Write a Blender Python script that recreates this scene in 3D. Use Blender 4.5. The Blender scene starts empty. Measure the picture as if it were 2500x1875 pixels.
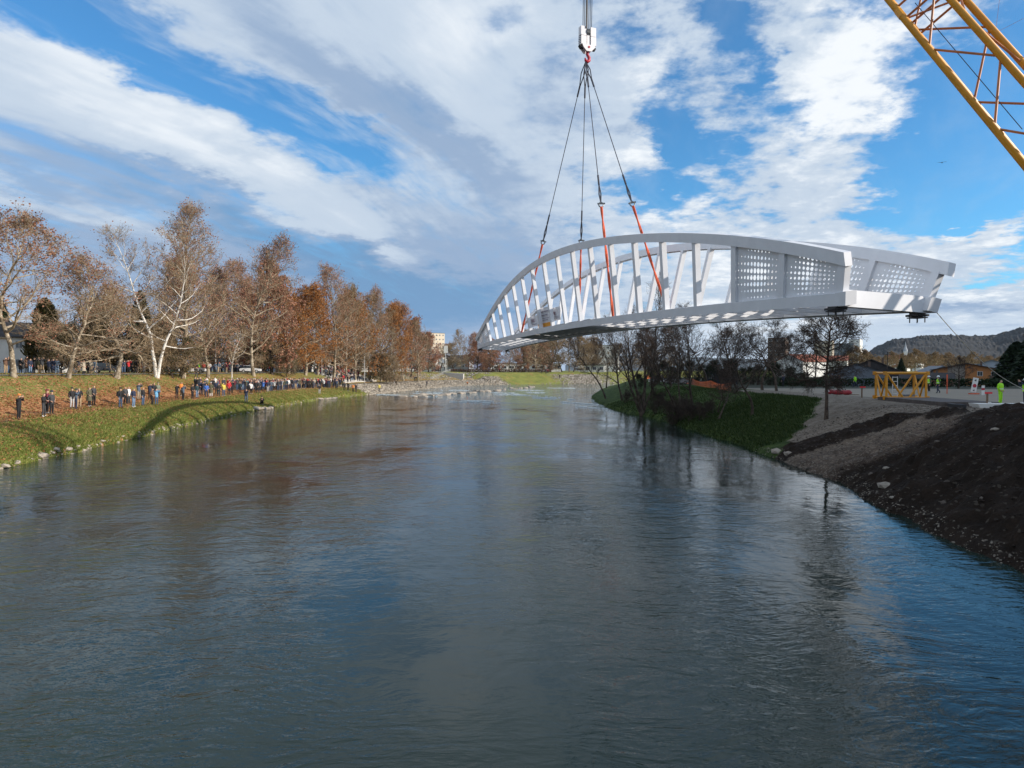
import bpy, bmesh, math, random
import numpy as np
from mathutils import Vector, Matrix, noise as mnoise
from mathutils.bvhtree import BVHTree

SC = bpy.context.scene
COL = SC.collection
R = math.radians

# ------------------------------------------------------------------ camera
CAM_Z = 5.6
PITCH = 1.07
FPX = 1733.0
cd = bpy.data.cameras.new('camera')
cam = bpy.data.objects.new('camera', cd)
COL.objects.link(cam)
cam.location = (0, 0, CAM_Z)
cam.rotation_euler = (R(90 - PITCH), 0, 0)
cd.sensor_width = 36.0
cd.lens = FPX / 2500.0 * 36.0
cd.clip_start = 0.5
cd.clip_end = 20000
SC.camera = cam

# ------------------------------------------------------------------ light and sky
SUN_EL = 20.0
SUN_DIR = Vector((0.974, -0.225, 0)).normalized()       # horizontal direction towards the sun
sun_az = math.atan2(SUN_DIR.x, SUN_DIR.y)
ld = bpy.data.lights.new('sun', 'SUN')
ld.energy = 5.0
ld.angle = R(0.5)
ld.color = (1.0, 0.91, 0.80)
sun = bpy.data.objects.new('sun', ld)
COL.objects.link(sun)
to_sun = Vector((SUN_DIR.x * math.cos(R(SUN_EL)), SUN_DIR.y * math.cos(R(SUN_EL)), math.sin(R(SUN_EL))))
sun.rotation_euler = to_sun.to_track_quat('Z', 'Y').to_euler()
sun.location = (300, -160, 130)

SC.view_settings.view_transform = 'Standard'
SC.view_settings.look = 'None'
SC.view_settings.gamma = 1.0
SC.view_settings.use_curve_mapping = False
SC.view_settings.exposure = 0.25
SC.cycles.max_bounces = 6
SC.cycles.diffuse_bounces = 2
SC.cycles.glossy_bounces = 3
SC.cycles.transparent_max_bounces = 8
SC.cycles.use_denoising = True
SC.cycles.sample_clamp_indirect = 4.0

W = bpy.data.worlds.new('World')
SC.world = W
W.use_nodes = True
WT = W.node_tree
WT.nodes.clear()


class NT:
    """small helper for writing node trees"""
    def __init__(self, t):
        self.t = t

    def n(self, typ, **kw):
        nd = self.t.nodes.new(typ)
        for k, v in kw.items():
            setattr(nd, k, v)
        return nd

    def link(self, a, b):
        self.t.links.new(a, b)

    def val(self, sock, v):
        if hasattr(v, 'is_linked') or isinstance(v, bpy.types.NodeSocket):
            self.link(v, sock)
        else:
            sock.default_value = v

    def math(self, op, a, b=None, c=None, clamp=False):
        nd = self.n('ShaderNodeMath', operation=op, use_clamp=clamp)
        self.val(nd.inputs[0], a)
        if b is not None:
            self.val(nd.inputs[1], b)
        if c is not None:
            self.val(nd.inputs[2], c)
        return nd.outputs[0]

    def noise(self, vec, scale, detail=4, rough=0.55, dist=0.0, out='Fac', lac=2.0):
        nd = self.n('ShaderNodeTexNoise')
        if vec is not None:
            self.link(vec, nd.inputs['Vector'])
        nd.inputs['Scale'].default_value = scale
        nd.inputs['Detail'].default_value = detail
        nd.inputs['Roughness'].default_value = rough
        nd.inputs['Lacunarity'].default_value = lac
        nd.inputs['Distortion'].default_value = dist
        return nd.outputs[out]

    def mapping(self, vec, loc=(0, 0, 0), rot=(0, 0, 0), scale=(1, 1, 1), typ='POINT'):
        nd = self.n('ShaderNodeMapping', vector_type=typ)
        self.link(vec, nd.inputs[0])
        nd.inputs['Location'].default_value = loc
        nd.inputs['Rotation'].default_value = rot
        nd.inputs['Scale'].default_value = scale
        return nd.outputs[0]

    def smooth(self, v, a, b, c=0.0, d=1.0, kind='SMOOTHSTEP'):
        nd = self.n('ShaderNodeMapRange', interpolation_type=kind)
        self.val(nd.inputs[0], v)
        nd.inputs[1].default_value = a
        nd.inputs[2].default_value = b
        nd.inputs[3].default_value = c
        nd.inputs[4].default_value = d
        return nd.outputs[0]

    def mix(self, f, a, b, blend='MIX'):
        nd = self.n('ShaderNodeMix', data_type='RGBA', blend_type=blend)
        self.val(nd.inputs[0], f)
        for i, v in ((6, a), (7, b)):
            if isinstance(v, (tuple, list)):
                nd.inputs[i].default_value = (*v[:3], 1)
            else:
                self.link(v, nd.inputs[i])
        return nd.outputs[2]


def build_world():
    k = NT(WT)
    out = k.n('ShaderNodeOutputWorld')
    bg = k.n('ShaderNodeBackground')
    bg.inputs[1].default_value = 0.11
    k.link(bg.outputs[0], out.inputs[0])
    sky = k.n('ShaderNodeTexSky', sky_type='NISHITA')
    sky.sun_disc = False
    sky.sun_elevation = R(SUN_EL)
    sky.sun_rotation = sun_az
    sky.altitude = 240
    sky.air_density = 1.0
    sky.dust_density = 0.4
    sky.ozone_density = 3.0
    tc = k.n('ShaderNodeTexCoord')
    d = tc.outputs['Generated']
    sep = k.n('ShaderNodeSeparateXYZ')
    k.link(d, sep.inputs[0])
    x, y, z = sep.outputs
    az = k.math('ARCTAN2', x, y)
    el = k.math('ARCSINE', z)
    ae = k.n('ShaderNodeCombineXYZ')
    k.link(az, ae.inputs[0])
    k.link(el, ae.inputs[1])
    AE = ae.outputs[0]
    # the cloud sheet seen as a plane overhead
    zz = k.math('ADD', k.math('MAXIMUM', z, 0.0), 0.16)
    pl = k.n('ShaderNodeCombineXYZ')
    k.link(k.math('DIVIDE', x, zz), pl.inputs[0])
    k.link(k.math('DIVIDE', y, zz), pl.inputs[1])
    P = pl.outputs[0]
    # cloud streets run towards azimuth 23 degrees
    Ps = k.mapping(P, rot=(0, 0, R(23.4)))
    wob = k.n('ShaderNodeVectorMath', operation='MULTIPLY_ADD')
    k.link(k.noise(Ps, 0.8, 3, 0.5, out='Color'), wob.inputs[0])
    wob.inputs[1].default_value = (0.45, 0.45, 0)
    k.link(Ps, wob.inputs[2])
    W_ = wob.outputs[0]
    streak = k.noise(k.mapping(W_, scale=(1.7, 0.30, 1)), 1.0, 6, 0.60)
    streak2 = k.noise(k.mapping(W_, loc=(7, 3, 0), scale=(4.2, 0.85, 1)), 1.0, 7, 0.62)
    ripple = k.noise(k.mapping(W_, loc=(2, 9, 0), rot=(0, 0, R(35)), scale=(10, 3.2, 1)), 1.0, 4, 0.6)
    puff = k.noise(P, 3.3, 7, 0.60, 0.25)
    puff2 = k.noise(k.mapping(P, loc=(3.1, 5.2, 0)), 9.5, 5, 0.62, 0.1)

    wv = k.n('ShaderNodeVectorMath', operation='MULTIPLY_ADD')
    k.link(k.noise(P, 2.4, 6, 0.64, out='Color'), wv.inputs[0])
    wv.inputs[1].default_value = (0.24, 0.17, 0)
    wv2 = k.n('ShaderNodeVectorMath', operation='SUBTRACT')
    k.link(AE, wv2.inputs[0])
    wv2.inputs[1].default_value = (0.12, 0.085, 0)
    k.link(wv2.outputs[0], wv.inputs[2])
    AW = wv.outputs[0]

    def ell(px, py, a, b, rot=0.0):
        a_ = math.atan((px - 1250) / FPX)
        e_ = math.atan((905 - py) / FPX * math.cos(a_))
        c = math.cos(a_)
        m = k.mapping(AW, (a_, e_, 0), (0, 0, R(rot)), (a / FPX * c * c, b / FPX * c, 1), 'TEXTURE')
        ln = k.n('ShaderNodeVectorMath', operation='LENGTH')
        k.link(m, ln.inputs[0])
        return k.smooth(ln.outputs['Value'], 0.0, 1.5, 1.0, 0.0)

    def acc(lst):
        s = None
        for w, e in lst:
            t = k.math('MULTIPLY', ell(*e), w)
            s = t if s is None else k.math('ADD', s, t)
        return s
    holes = acc([
        (0.95, (130, 10, 430, 130, -14)), (0.85, (560, 210, 420, 85, -26)), (0.70, (880, 350, 260, 60, -22)),
        (0.42, (300, 120, 300, 70, -22)), (0.35, (760, 250, 260, 50, -26)),
        (1.5, (2520, 230, 400, 420, 25)), (0.75, (2190, 470, 200, 70, 5)), (0.7, (2250, 400, 170, 150, 0)),
        (0.75, (1780, 80, 130, 80, -30)), (0.7, (1870, 160, 60, 60, 0)),
        (0.75, (1635, 290, 75, 130, 20)), (0.75, (1710, 370, 170, 55, -12)), (0.8, (1950, 285, 160, 60, -8)),
        (0.7, (1650, 495, 160, 40, 8)), (0.40, (1500, 130, 90, 40, 0)),
        (0.95, (2330, 530, 210, 65, 25)), (0.55, (2080, 20, 130, 60, 0)), (0.40, (1240, 60, 70, 40, 0)), (0.5, (2460, 660, 120, 40, 20)),
    ])
    fills = acc([
        (0.85, (2390, 590, 170, 34, 24)), (0.65, (2290, 446, 110, 18, -8)), (0.6, (2420, 760, 260, 50, 8)),
        (0.55, (2080, 250, 170, 170, -20)), (0.5, (1980, 640, 290, 120, 0)), (0.35, (1500, 320, 110, 170, 0)),
        (0.45, (1980, 90, 100, 80, 0)), (0.35, (250, 280, 420, 70, -20)), (0.45, (600, 400, 560, 80, -22)), (0.25, (2060, 520, 120, 80, 0)),
    ])
    # streaky sheet to the west, broken puffs to the east
    east = k.smooth(az, -0.10, 0.20)
    tex = k.n('ShaderNodeMix', data_type='FLOAT')
    k.link(east, tex.inputs[0])
    k.link(k.math('ADD', k.math('MULTIPLY', streak, 0.45), k.math('MULTIPLY_ADD', streak2, 0.35, k.math('MULTIPLY', ripple, 0.2))), tex.inputs[2])
    k.link(k.math('MULTIPLY_ADD', puff, 0.78, k.math('MULTIPLY_ADD', puff2, 0.52, -0.15)), tex.inputs[3])
    cov = k.math('ADD', k.math('MULTIPLY', k.math('SUBTRACT', tex.outputs[0], 0.5), 3.6), 0.62)
    cov = k.math('ADD', k.math('SUBTRACT', cov, holes), fills)
    low = k.smooth(el, 0.20, 0.02)
    cov = k.math('ADD', cov, k.math('MULTIPLY', low, 0.40))
    veil = k.math('MULTIPLY', k.smooth(k.math('MULTIPLY_ADD', streak2, 0.5, k.math('MULTIPLY', ripple, 0.5)), 0.47, 0.66), k.smooth(az, 0.25, -0.15, 0.12, 0.62))
    dens = k.math('MAXIMUM', k.smooth(cov, -0.15, 0.72), veil)

    # brightness of the cloud: thin edges are bright, thick middles grey
    dark = acc([
        (0.85, (840, 690, 360, 80, -12)), (0.60, (480, 510, 460, 60, -16)), (0.30, (760, 130, 460, 90, -30)),
        (0.40, (1000, 310, 340, 60, -28)), (0.22, (1200, 560, 380, 190, -10)), (0.35, (60, 440, 200, 45, -15)),
        (0.65, (150, 660, 620, 110, -8)), (0.38, (1000, 790, 420, 90, 0)), (0.35, (1420, 260, 240, 70, -10)), (0.45, (2330, 800, 330, 40, 8)), (0.45, (1120, 700, 260, 130, 0)),
    ])
    lite = acc([
        (0.45, (1560, 380, 170, 240, 10)), (0.75, (2080, 190, 180, 190, -20)), (0.55, (1900, 640, 360, 120, 0)),
        (0.45, (560, 400, 600, 80, -22)), (0.35, (1180, 120, 180, 130, -20)), (0.5, (1900, 810, 460, 60, 0)),
        (0.45, (2400, 600, 180, 50, 20)), (0.5, (2420, 740, 240, 40, 5)),
    ])
    shade_tex = k.n('ShaderNodeMix', data_type='FLOAT')
    k.link(east, shade_tex.inputs[0])
    k.link(k.math('MULTIPLY_ADD', streak, 0.6, k.math('MULTIPLY', streak2, 0.4)), shade_tex.inputs[2])
    k.link(k.math('MULTIPLY_ADD', puff, 0.75, k.math('MULTIPLY_ADD', puff2, 0.55, -0.15)), shade_tex.inputs[3])
    s = k.math('ADD', k.math('MULTIPLY', k.math('SUBTRACT', shade_tex.outputs[0], 0.5), 1.35), 0.60)
    s = k.math('ADD', k.math('SUBTRACT', s, k.math('MULTIPLY', dark, 0.62)), k.math('MULTIPLY', lite, 0.5))
    s = k.math('ADD', k.math('MULTIPLY', s, k.smooth(el, 0.0, 0.10)), k.math('MULTIPLY', k.smooth(el, 0.0, 0.10, 1.0, 0.0), k.smooth(az, -0.1, 0.35, 0.40, 0.70)))
    ramp = k.n('ShaderNodeValToRGB')
    ramp.color_ramp.interpolation = 'EASE'
    els = ramp.color_ramp.elements
    els[0].position = 0.0
    els[0].color = (0.165, 0.315, 0.53, 1)
    els[1].position = 1.0
    els[1].color = (0.86, 0.90, 0.94, 1)
    e = els.new(0.36)
    e.color = (0.30, 0.41, 0.585, 1)
    e = els.new(0.66)
    e.color = (0.53, 0.625, 0.745, 1)
    k.link(s, ramp.inputs[0])
    cl = k.mix(1.0, ramp.outputs[0], (8.3, 8.3, 8.3), 'MULTIPLY')
    blue = k.mix(1.0, sky.outputs[0], SKY_TINT, 'MULTIPLY')
    final = k.mix(dens, blue, cl)
    k.link(final, bg.inputs[0])


SKY_TINT = (0.58, 1.16, 1.44)
build_world()


# ------------------------------------------------------------------ pixel rays of the photograph (used only to find real positions)
_a = R(PITCH)


def ray(px, py):
    u = (px - 1250) / FPX
    v = (937.5 - py) / FPX
    return Vector((u, math.cos(_a) + v * math.sin(_a), -math.sin(_a) + v * math.cos(_a)))


def at(px, py, Y):
    r = ray(px, py)
    return Vector((0, 0, CAM_Z)) + r * (Y / r.y)


# ------------------------------------------------------------------ objects, names, tags
def tag(o, label=None, cat=None, group=None, kind=None):
    if label:
        o['label'] = label
    if cat:
        o['category'] = cat
    if group:
        o['group'] = group
    if kind:
        o['kind'] = kind
    return o


def empty(name, loc=(0, 0, 0), rz=0.0, label=None, cat=None, group=None):
    o = bpy.data.objects.new(name, None)
    COL.objects.link(o)
    o.location = loc
    o.rotation_euler = (0, 0, rz)
    o.empty_display_size = 0.3
    return tag(o, label, cat, group)


def link(name, me, parent=None, loc=None, rz=None, scale=None):
    o = bpy.data.objects.new(name, me)
    COL.objects.link(o)
    if parent is not None:
        o.parent = parent
    if loc is not None:
        o.location = loc
    if rz is not None:
        o.rotation_euler = (0, 0, rz)
    if scale is not None:
        o.scale = scale
    return o


class MB:
    """collects faces and becomes one mesh"""
    def __init__(self):
        self.v = []
        self.f = []
        self.m = []

    def add(self, vs, fs, mi=0):
        n = len(self.v)
        self.v.extend(tuple(p) for p in vs)
        for q in fs:
            self.f.append([n + i for i in q])
            self.m.append(mi)

    def box(self, c, s, M=None, mi=0):
        x, y, z = s[0] / 2, s[1] / 2, s[2] / 2
        ps = [Vector((a * x, b * y, d * z)) for d in (-1, 1) for b in (-1, 1) for a in (-1, 1)]
        if M is not None:
            ps = [M @ p for p in ps]
        c = Vector(c)
        self.add([p + c for p in ps], [(0, 2, 3, 1), (4, 5, 7, 6), (0, 1, 5, 4), (2, 6, 7, 3), (0, 4, 6, 2), (1, 3, 7, 5)], mi)

    def hexa(self, b, t, mi=0):
        """eight corners: four of the bottom, four of the top, same order"""
        self.add(list(b) + list(t), [(3, 2, 1, 0), (4, 5, 6, 7), (0, 1, 5, 4), (1, 2, 6, 5), (2, 3, 7, 6), (3, 0, 4, 7)], mi)

    def tube(self, pts, rs, n=6, mi=0, cap=True):
        pts = [Vector(p) for p in pts]
        if not hasattr(rs, '__len__'):
            rs = [rs] * len(pts)
        base = len(self.v)
        t0 = (pts[1] - pts[0]).normalized()
        up = Vector((0, 0, 1)) if abs(t0.z) < 0.9 else Vector((1, 0, 0))
        a = t0.cross(up).normalized()
        for i, p in enumerate(pts):
            if i == 0:
                t = t0
            elif i == len(pts) - 1:
                t = (pts[i] - pts[i - 1]).normalized()
            else:
                t = (pts[i + 1] - pts[i - 1]).normalized()
            a = (a - t * a.dot(t))
            a = a.normalized() if a.length > 1e-6 else t.orthogonal().normalized()
            b = t.cross(a)
            for j in range(n):
                w = 2 * math.pi * j / n
                self.v.append(tuple(p + (a * math.cos(w) + b * math.sin(w)) * rs[i]))
        for i in range(len(pts) - 1):
            for j in range(n):
                q = base + i * n
                self.f.append([q + j, q + (j + 1) % n, q + n + (j + 1) % n, q + n + j])
                self.m.append(mi)
        if cap:
            self.f.append([base + j for j in range(n)][::-1])
            self.f.append([base + (len(pts) - 1) * n + j for j in range(n)])
            self.m += [mi, mi]

    def beam(self, p, q, w, h, side=None, mi=0):
        """rectangular bar from p to q; w along side, h across"""
        p, q = Vector(p), Vector(q)
        t = (q - p).normalized()
        s = Vector(side) if side is not None else t.cross(Vector((0, 0, 1)))
        s = (s - t * s.dot(t)).normalized()
        u = t.cross(s)
        o = [s * (w / 2) + u * (h / 2), s * (-w / 2) + u * (h / 2), s * (-w / 2) - u * (h / 2), s * (w / 2) - u * (h / 2)]
        self.hexa([p + k for k in o], [q + k for k in o], mi)

    def prism(self, poly, dvec, mi=0):
        """extrude a polygon by a vector"""
        n = len(poly)
        dvec = Vector(dvec)
        top = [Vector(p) + dvec for p in poly]
        self.add([Vector(p) for p in poly] + top, [list(range(n))[::-1], list(range(n, 2 * n))] + [(i, (i + 1) % n, n + (i + 1) % n, n + i) for i in range(n)], mi)

    def mesh(self, name, mats, smooth=False):
        me = bpy.data.meshes.new(name)
        me.from_pydata(self.v, [], self.f)
        for m in (mats if isinstance(mats, (list, tuple)) else [mats]):
            me.materials.append(m)
        if any(self.m):
            me.polygons.foreach_set('material_index', self.m)
        if smooth:
            me.polygons.foreach_set('use_smooth', [True] * len(me.polygons))
        me.update()
        return me

    def obj(self, name, mats, parent=None, smooth=False, loc=None, rz=None):
        return link(name, self.mesh(name, mats, smooth), parent, loc, rz)


def np_mesh(name, verts, faces, mats, smooth=False, midx=None, attrs=None):
    """fast mesh from numpy arrays, all faces with the same number of corners"""
    verts = np.asarray(verts, np.float32)
    faces = np.asarray(faces, np.int32)
    nf, c = faces.shape
    me = bpy.data.meshes.new(name)
    me.vertices.add(len(verts))
    me.vertices.foreach_set('co', verts.ravel())
    me.loops.add(nf * c)
    me.loops.foreach_set('vertex_index', faces.ravel())
    me.polygons.add(nf)
    me.polygons.foreach_set('loop_start', np.arange(nf, dtype=np.int32) * c)
    me.polygons.foreach_set('loop_total', np.full(nf, c, np.int32))
    for m in (mats if isinstance(mats, (list, tuple)) else [mats]):
        me.materials.append(m)
    if midx is not None:
        me.polygons.foreach_set('material_index', np.asarray(midx, np.int32))
    me.polygons.foreach_set('use_smooth', np.full(nf, smooth))
    me.update(calc_edges=True)
    for nm, arr in (attrs or {}).items():
        at_ = me.attributes.new(nm, 'FLOAT', 'POINT')
        at_.data.foreach_set('value', np.asarray(arr, np.float32))
    me.validate()
    return me


def grid_faces(nu, nv):
    i, j = np.meshgrid(np.arange(nu - 1), np.arange(nv - 1), indexing='ij')
    a = (i * nv + j).ravel()
    return np.stack([a, a + 1, a + nv + 1, a + nv], 1)


# ------------------------------------------------------------------ materials
MATS = {}


def mat(name, col, rough=0.6, metal=0.0, var=0.0, vscale=3.0, bump=0.0, bscale=20.0, col2=None, spec=0.5, trans=0.0, coord='Object'):
    m = bpy.data.materials.new(name)
    m.use_nodes = True
    k = NT(m.node_tree)
    b = m.node_tree.nodes['Principled BSDF']
    b.inputs['Roughness'].default_value = rough
    b.inputs['Metallic'].default_value = metal
    b.inputs['Specular IOR Level'].default_value = spec
    b.inputs['Base Color'].default_value = (*col, 1)
    tc = k.n('ShaderNodeTexCoord')
    if var > 0 or col2 is not None:
        f = k.smooth(k.noise(tc.outputs[coord], vscale, 6, 0.62), 0.32, 0.68, kind='LINEAR')
        c2 = col2 if col2 is not None else tuple(min(1, c * (1 + var)) for c in col)
        c1 = col if col2 is not None else tuple(c * (1 - var) for c in col)
        k.link(k.mix(f, c1, c2), b.inputs['Base Color'])
    if bump > 0:
        bn = k.n('ShaderNodeBump')
        bn.inputs['Strength'].default_value = bump
        bn.inputs['Distance'].default_value = 0.05
        k.link(k.noise(tc.outputs[coord], bscale, 5, 0.6), bn.inputs['Height'])
        k.link(bn.outputs[0], b.inputs['Normal'])
    if trans > 0:
        tr = k.n('ShaderNodeBsdfTranslucent')
        tr.inputs[0].default_value = (*col, 1)
        mx = k.n('ShaderNodeMixShader')
        mx.inputs[0].default_value = trans
        out = m.node_tree.nodes['Material Output']
        k.link(b.outputs[0], mx.inputs[1])
        k.link(tr.outputs[0], mx.inputs[2])
        k.link(mx.outputs[0], out.inputs[0])
        src = b.inputs['Base Color']
        if src.is_linked:
            k.link(src.links[0].from_socket, tr.inputs[0])
    MATS[name] = m
    return m


def attr_mat(name, prop, rough=0.8, default=(0.1, 0.1, 0.1)):
    """colour read from a custom property of each object"""
    m = bpy.data.materials.new(name)
    m.use_nodes = True
    k = NT(m.node_tree)
    b = m.node_tree.nodes['Principled BSDF']
    b.inputs['Roughness'].default_value = rough
    at_ = k.n('ShaderNodeAttribute', attribute_type='OBJECT', attribute_name=prop)
    tc = k.n('ShaderNodeTexCoord')
    f = k.smooth(k.noise(tc.outputs['Object'], 9, 3, 0.6), 0.3, 0.7, 0.75, 1.2, kind='LINEAR')
    cb = k.n('ShaderNodeCombineXYZ')
    for i in range(3):
        k.link(f, cb.inputs[i])
    k.link(k.mix(1.0, at_.outputs['Color'], cb.outputs[0], 'MULTIPLY'), b.inputs['Base Color'])
    MATS[name] = m
    return m


M_white = mat('white_steel', (0.74, 0.75, 0.78), 0.42, var=0.06, vscale=0.8)
M_steel = mat('dull_steel', (0.20, 0.21, 0.22), 0.45, 0.7, var=0.3)
M_dark = mat('dark_metal', (0.025, 0.025, 0.028), 0.5, 0.3)
M_rope = mat('wire_rope', (0.045, 0.045, 0.06), 0.5, 0.2)
M_sling = mat('orange_sling', (0.62, 0.10, 0.035), 0.75, var=0.25, vscale=4)
M_red = mat('red_paint', (0.42, 0.02, 0.04), 0.45)
M_yel = mat('crane_yellow', (0.62, 0.27, 0.015), 0.42, var=0.12, vscale=1.2)
M_lace = mat('crane_lacing', (0.40, 0.13, 0.035), 0.5, var=0.2, vscale=1.5)
M_black = mat('black_paint', (0.015, 0.015, 0.017), 0.5)
M_glass = mat('window_glass', (0.03, 0.04, 0.05), 0.08, spec=0.8)
M_lit = mat('white_plaster', (0.72, 0.71, 0.68), 0.8, var=0.06, vscale=0.6)
M_stone = mat('river_stone', (0.20, 0.17, 0.14), 0.9, col2=(0.44, 0.38, 0.31), vscale=1.3, bump=0.5, bscale=6)
M_stonedk = mat('bank_stone', (0.16, 0.14, 0.12), 0.9, col2=(0.36, 0.33, 0.29), vscale=2.0, bump=0.5, bscale=8)
M_conc = mat('pale_concrete', (0.46, 0.44, 0.41), 0.85, var=0.12, vscale=0.7)
M_wood = mat('timber', (0.16, 0.10, 0.06), 0.8, var=0.25, vscale=6)
# ------------------------------------------------------------------ ground, river, banks
rng = np.random.default_rng(7)
random.seed(7)


def fbm(x, y, sc, seed=0.0, octv=4):
    """noise over arrays (value in about -1..1)"""
    out = np.empty(len(x), np.float32)
    for i in range(len(x)):
        out[i] = mnoise.fractal((x[i] * sc + seed, y[i] * sc - seed, seed * 0.37), 1.0, 2.0, octv)
    return out


def resample(pts, step_fn):
    """points along a polyline (smoothed), with outward (left hand) normals"""
    P = np.array(pts, float)
    for _ in range(2):                                     # corner cutting
        Q = [P[0]]
        for a, b in zip(P[:-1], P[1:]):
            Q += [a * .75 + b * .25, a * .25 + b * .75]
        Q.append(P[-1])
        P = np.array(Q)
    seg = np.r_[0, np.cumsum(np.hypot(*np.diff(P, axis=0).T))]
    s, S = 0.0, [0.0]
    while s < seg[-1]:
        x = np.interp(s, seg, P[:, 0])
        y = np.interp(s, seg, P[:, 1])
        s += step_fn(x, y)
        S.append(min(s, seg[-1]))
    S = np.array(S)
    X, Y = np.interp(S, seg, P[:, 0]), np.interp(S, seg, P[:, 1])
    e = 3.0
    X1, Y1 = np.interp(S - e, seg, P[:, 0]), np.interp(S - e, seg, P[:, 1])
    X2, Y2 = np.interp(S + e, seg, P[:, 0]), np.interp(S + e, seg, P[:, 1])
    tx, ty = X2 - X1, Y2 - Y1
    L = np.hypot(tx, ty) + 1e-9
    return X, Y, -ty / L, tx / L


LW = [(-27, -80), (-27.3, 0), (-28.3, 25), (-29, 40), (-31, 57), (-33.3, 73.5), (-35.8, 95), (-37.5, 128), (-36.5, 150),
      (-33, 166), (-29.5, 202), (-20.6, 262), (-8, 286), (15, 302), (45, 314), (100, 324), (220, 330), (600, 335), (3500, 340)]
RW = [(13.5, -80), (13.6, 0), (13.85, 19), (14.4, 23), (14.8, 27), (15.3, 31), (17.0, 40.4), (17.0, 51), (17.2, 63.8), (16.6, 85),
      (14.6, 97), (14.7, 120), (16.5, 148), (18.8, 164), (24, 195), (35, 255), (60, 282), (120, 296), (240, 302)]

# left bank ---------------------------------------------------------------
lx, ly, lnx, lny = resample(LW, lambda x, y: 0.8 if y < 100 else (1.1 if y < 210 and x < 0 else (2.5 if x < 120 else 60)))
OFF = np.array([-7, -2, -0.4, 0, .25, .5, .9, 1.4, 2, 2.7, 3.5, 4.3, 5.2, 6, 7, 8, 9, 10, 11, 12, 13, 14, 15.5, 17, 18.5, 20, 22, 25, 30, 36, 45, 60, 90, 150, 300, 700, 2500.])
YST = np.array([-80, 25, 40, 73, 95, 128, 150, 166, 202, 230, 262, 290])
PATH = np.array([5.5, 6, 6.8, 9.3, 7.6, 6.6, 7.0, 9.0, 15, 15.5, 13, 9])           # middle of the lower path, metres from the water
ZP = np.array([1.9, 1.9, 1.9, 2.0, 2.05, 2.1, 2.1, 2.1, 2.1, 2.1, 2.1, 2.0])


def left_profile(y, x, off):
    """height of the left bank at distance off from the water line"""
    yy = y if x < 0 else 300.0
    p = float(np.interp(yy, YST, PATH))
    zp = float(np.interp(yy, YST, ZP))
    if x > 5 or y > 285:                                              # plain slope of the far bank
        xs, zs = [-7, -2, 0, .6, 12, 14, 40, 300, 2500], [-2.2, -.8, 0, .35, 4.6, 4.9, 5.0, 5.2, 6.0]
    elif y > 164:
        xs, zs = [-7, -2, 0, .8, p * .55, p - 1.6, p + 1.3, p + 10, p + 11.5, 60, 300, 2500], [-2.2, -.7, 0, .3, 1.15, zp - .1, zp + .05, 5.05, 5.2, 5.25, 5.3, 6.0]
    else:
        xs, zs = [-7, -2, 0, .35, 1.5, 3.4, p - 1.3, p + 1.3, p + 9.6, p + 11.5, 60, 300, 2500], [-2.2, -1.1, 0, .55, 1.15, 1.6, zp - .05, zp, 5.0, 5.22, 5.25, 5.3, 6.0]
    return float(np.interp(off, xs, zs)), p


VX, VY, VZ, LIT, STO, DRY = [], [], [], [], [], []
for i in range(len(lx)):
    for o in OFF:
        wob = 0.0 if o < -1 or o > 30 else 0.45 * mnoise.noise((lx[i] * .35, ly[i] * .35, 3.1)) + .18 * mnoise.noise((lx[i] * 1.3, ly[i] * 1.3, 8))
        x = lx[i] + lnx[i] * (o + wob * max(0, 1 - o / 6) if o < 6 else o)
        y = ly[i] + lny[i] * (o + wob * max(0, 1 - o / 6) if o < 6 else o)
        z, p = left_profile(ly[i], lx[i], o)
        if o > 0:
            z += 0.12 * mnoise.fractal((x * .45, y * .45, 1.7), 1.0, 2.0, 4) * min(1, o) * (0.3 if o > 25 else 1)
        VX.append(x), VY.append(y), VZ.append(z)
        far = ly[i] > 166 or lx[i] > 0
        lt = float(np.interp(o, [0, 2, p - 2.5, p, p + 1, p + 3.0, p + 5, p + 9, p + 11, p + 14, 60], [.12, .34, .55, .72, .95, .85, .48, .34, .30, .55, .5]))
        LIT.append(lt * (0.12 if lx[i] > -8 else (0.55 if far else 1)))
        st = 0.0
        if 160 < ly[i] < 290 and lx[i] < 12:
            q = min(1, (ly[i] - 160) / 10)
            st = q * float(np.interp(o, [-2, 0, p * .9, p - .8, p + .2, p + 1.2, p + 2.5, p + 8, p + 10], [1, 1, 1, .4, 0, 0, .65 if ly[i] > 222 else 0, .5 if ly[i] > 222 else 0, 0]))
        if lx[i] >= 12 and lx[i] < 130:                               # stone pitching on the far bank
            w = math.exp(-((lx[i] - 33) / 14) ** 2)
            st = max(w, .25) * (1.0 if o < 11 else 0) if lx[i] > 19 else .3 * (o < 2)
        STO.append(st)
        DRY.append(1.0 if lx[i] > 0 or ly[i] > 225 else 0.0)
nu, nv = len(lx), len(OFF)


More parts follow.
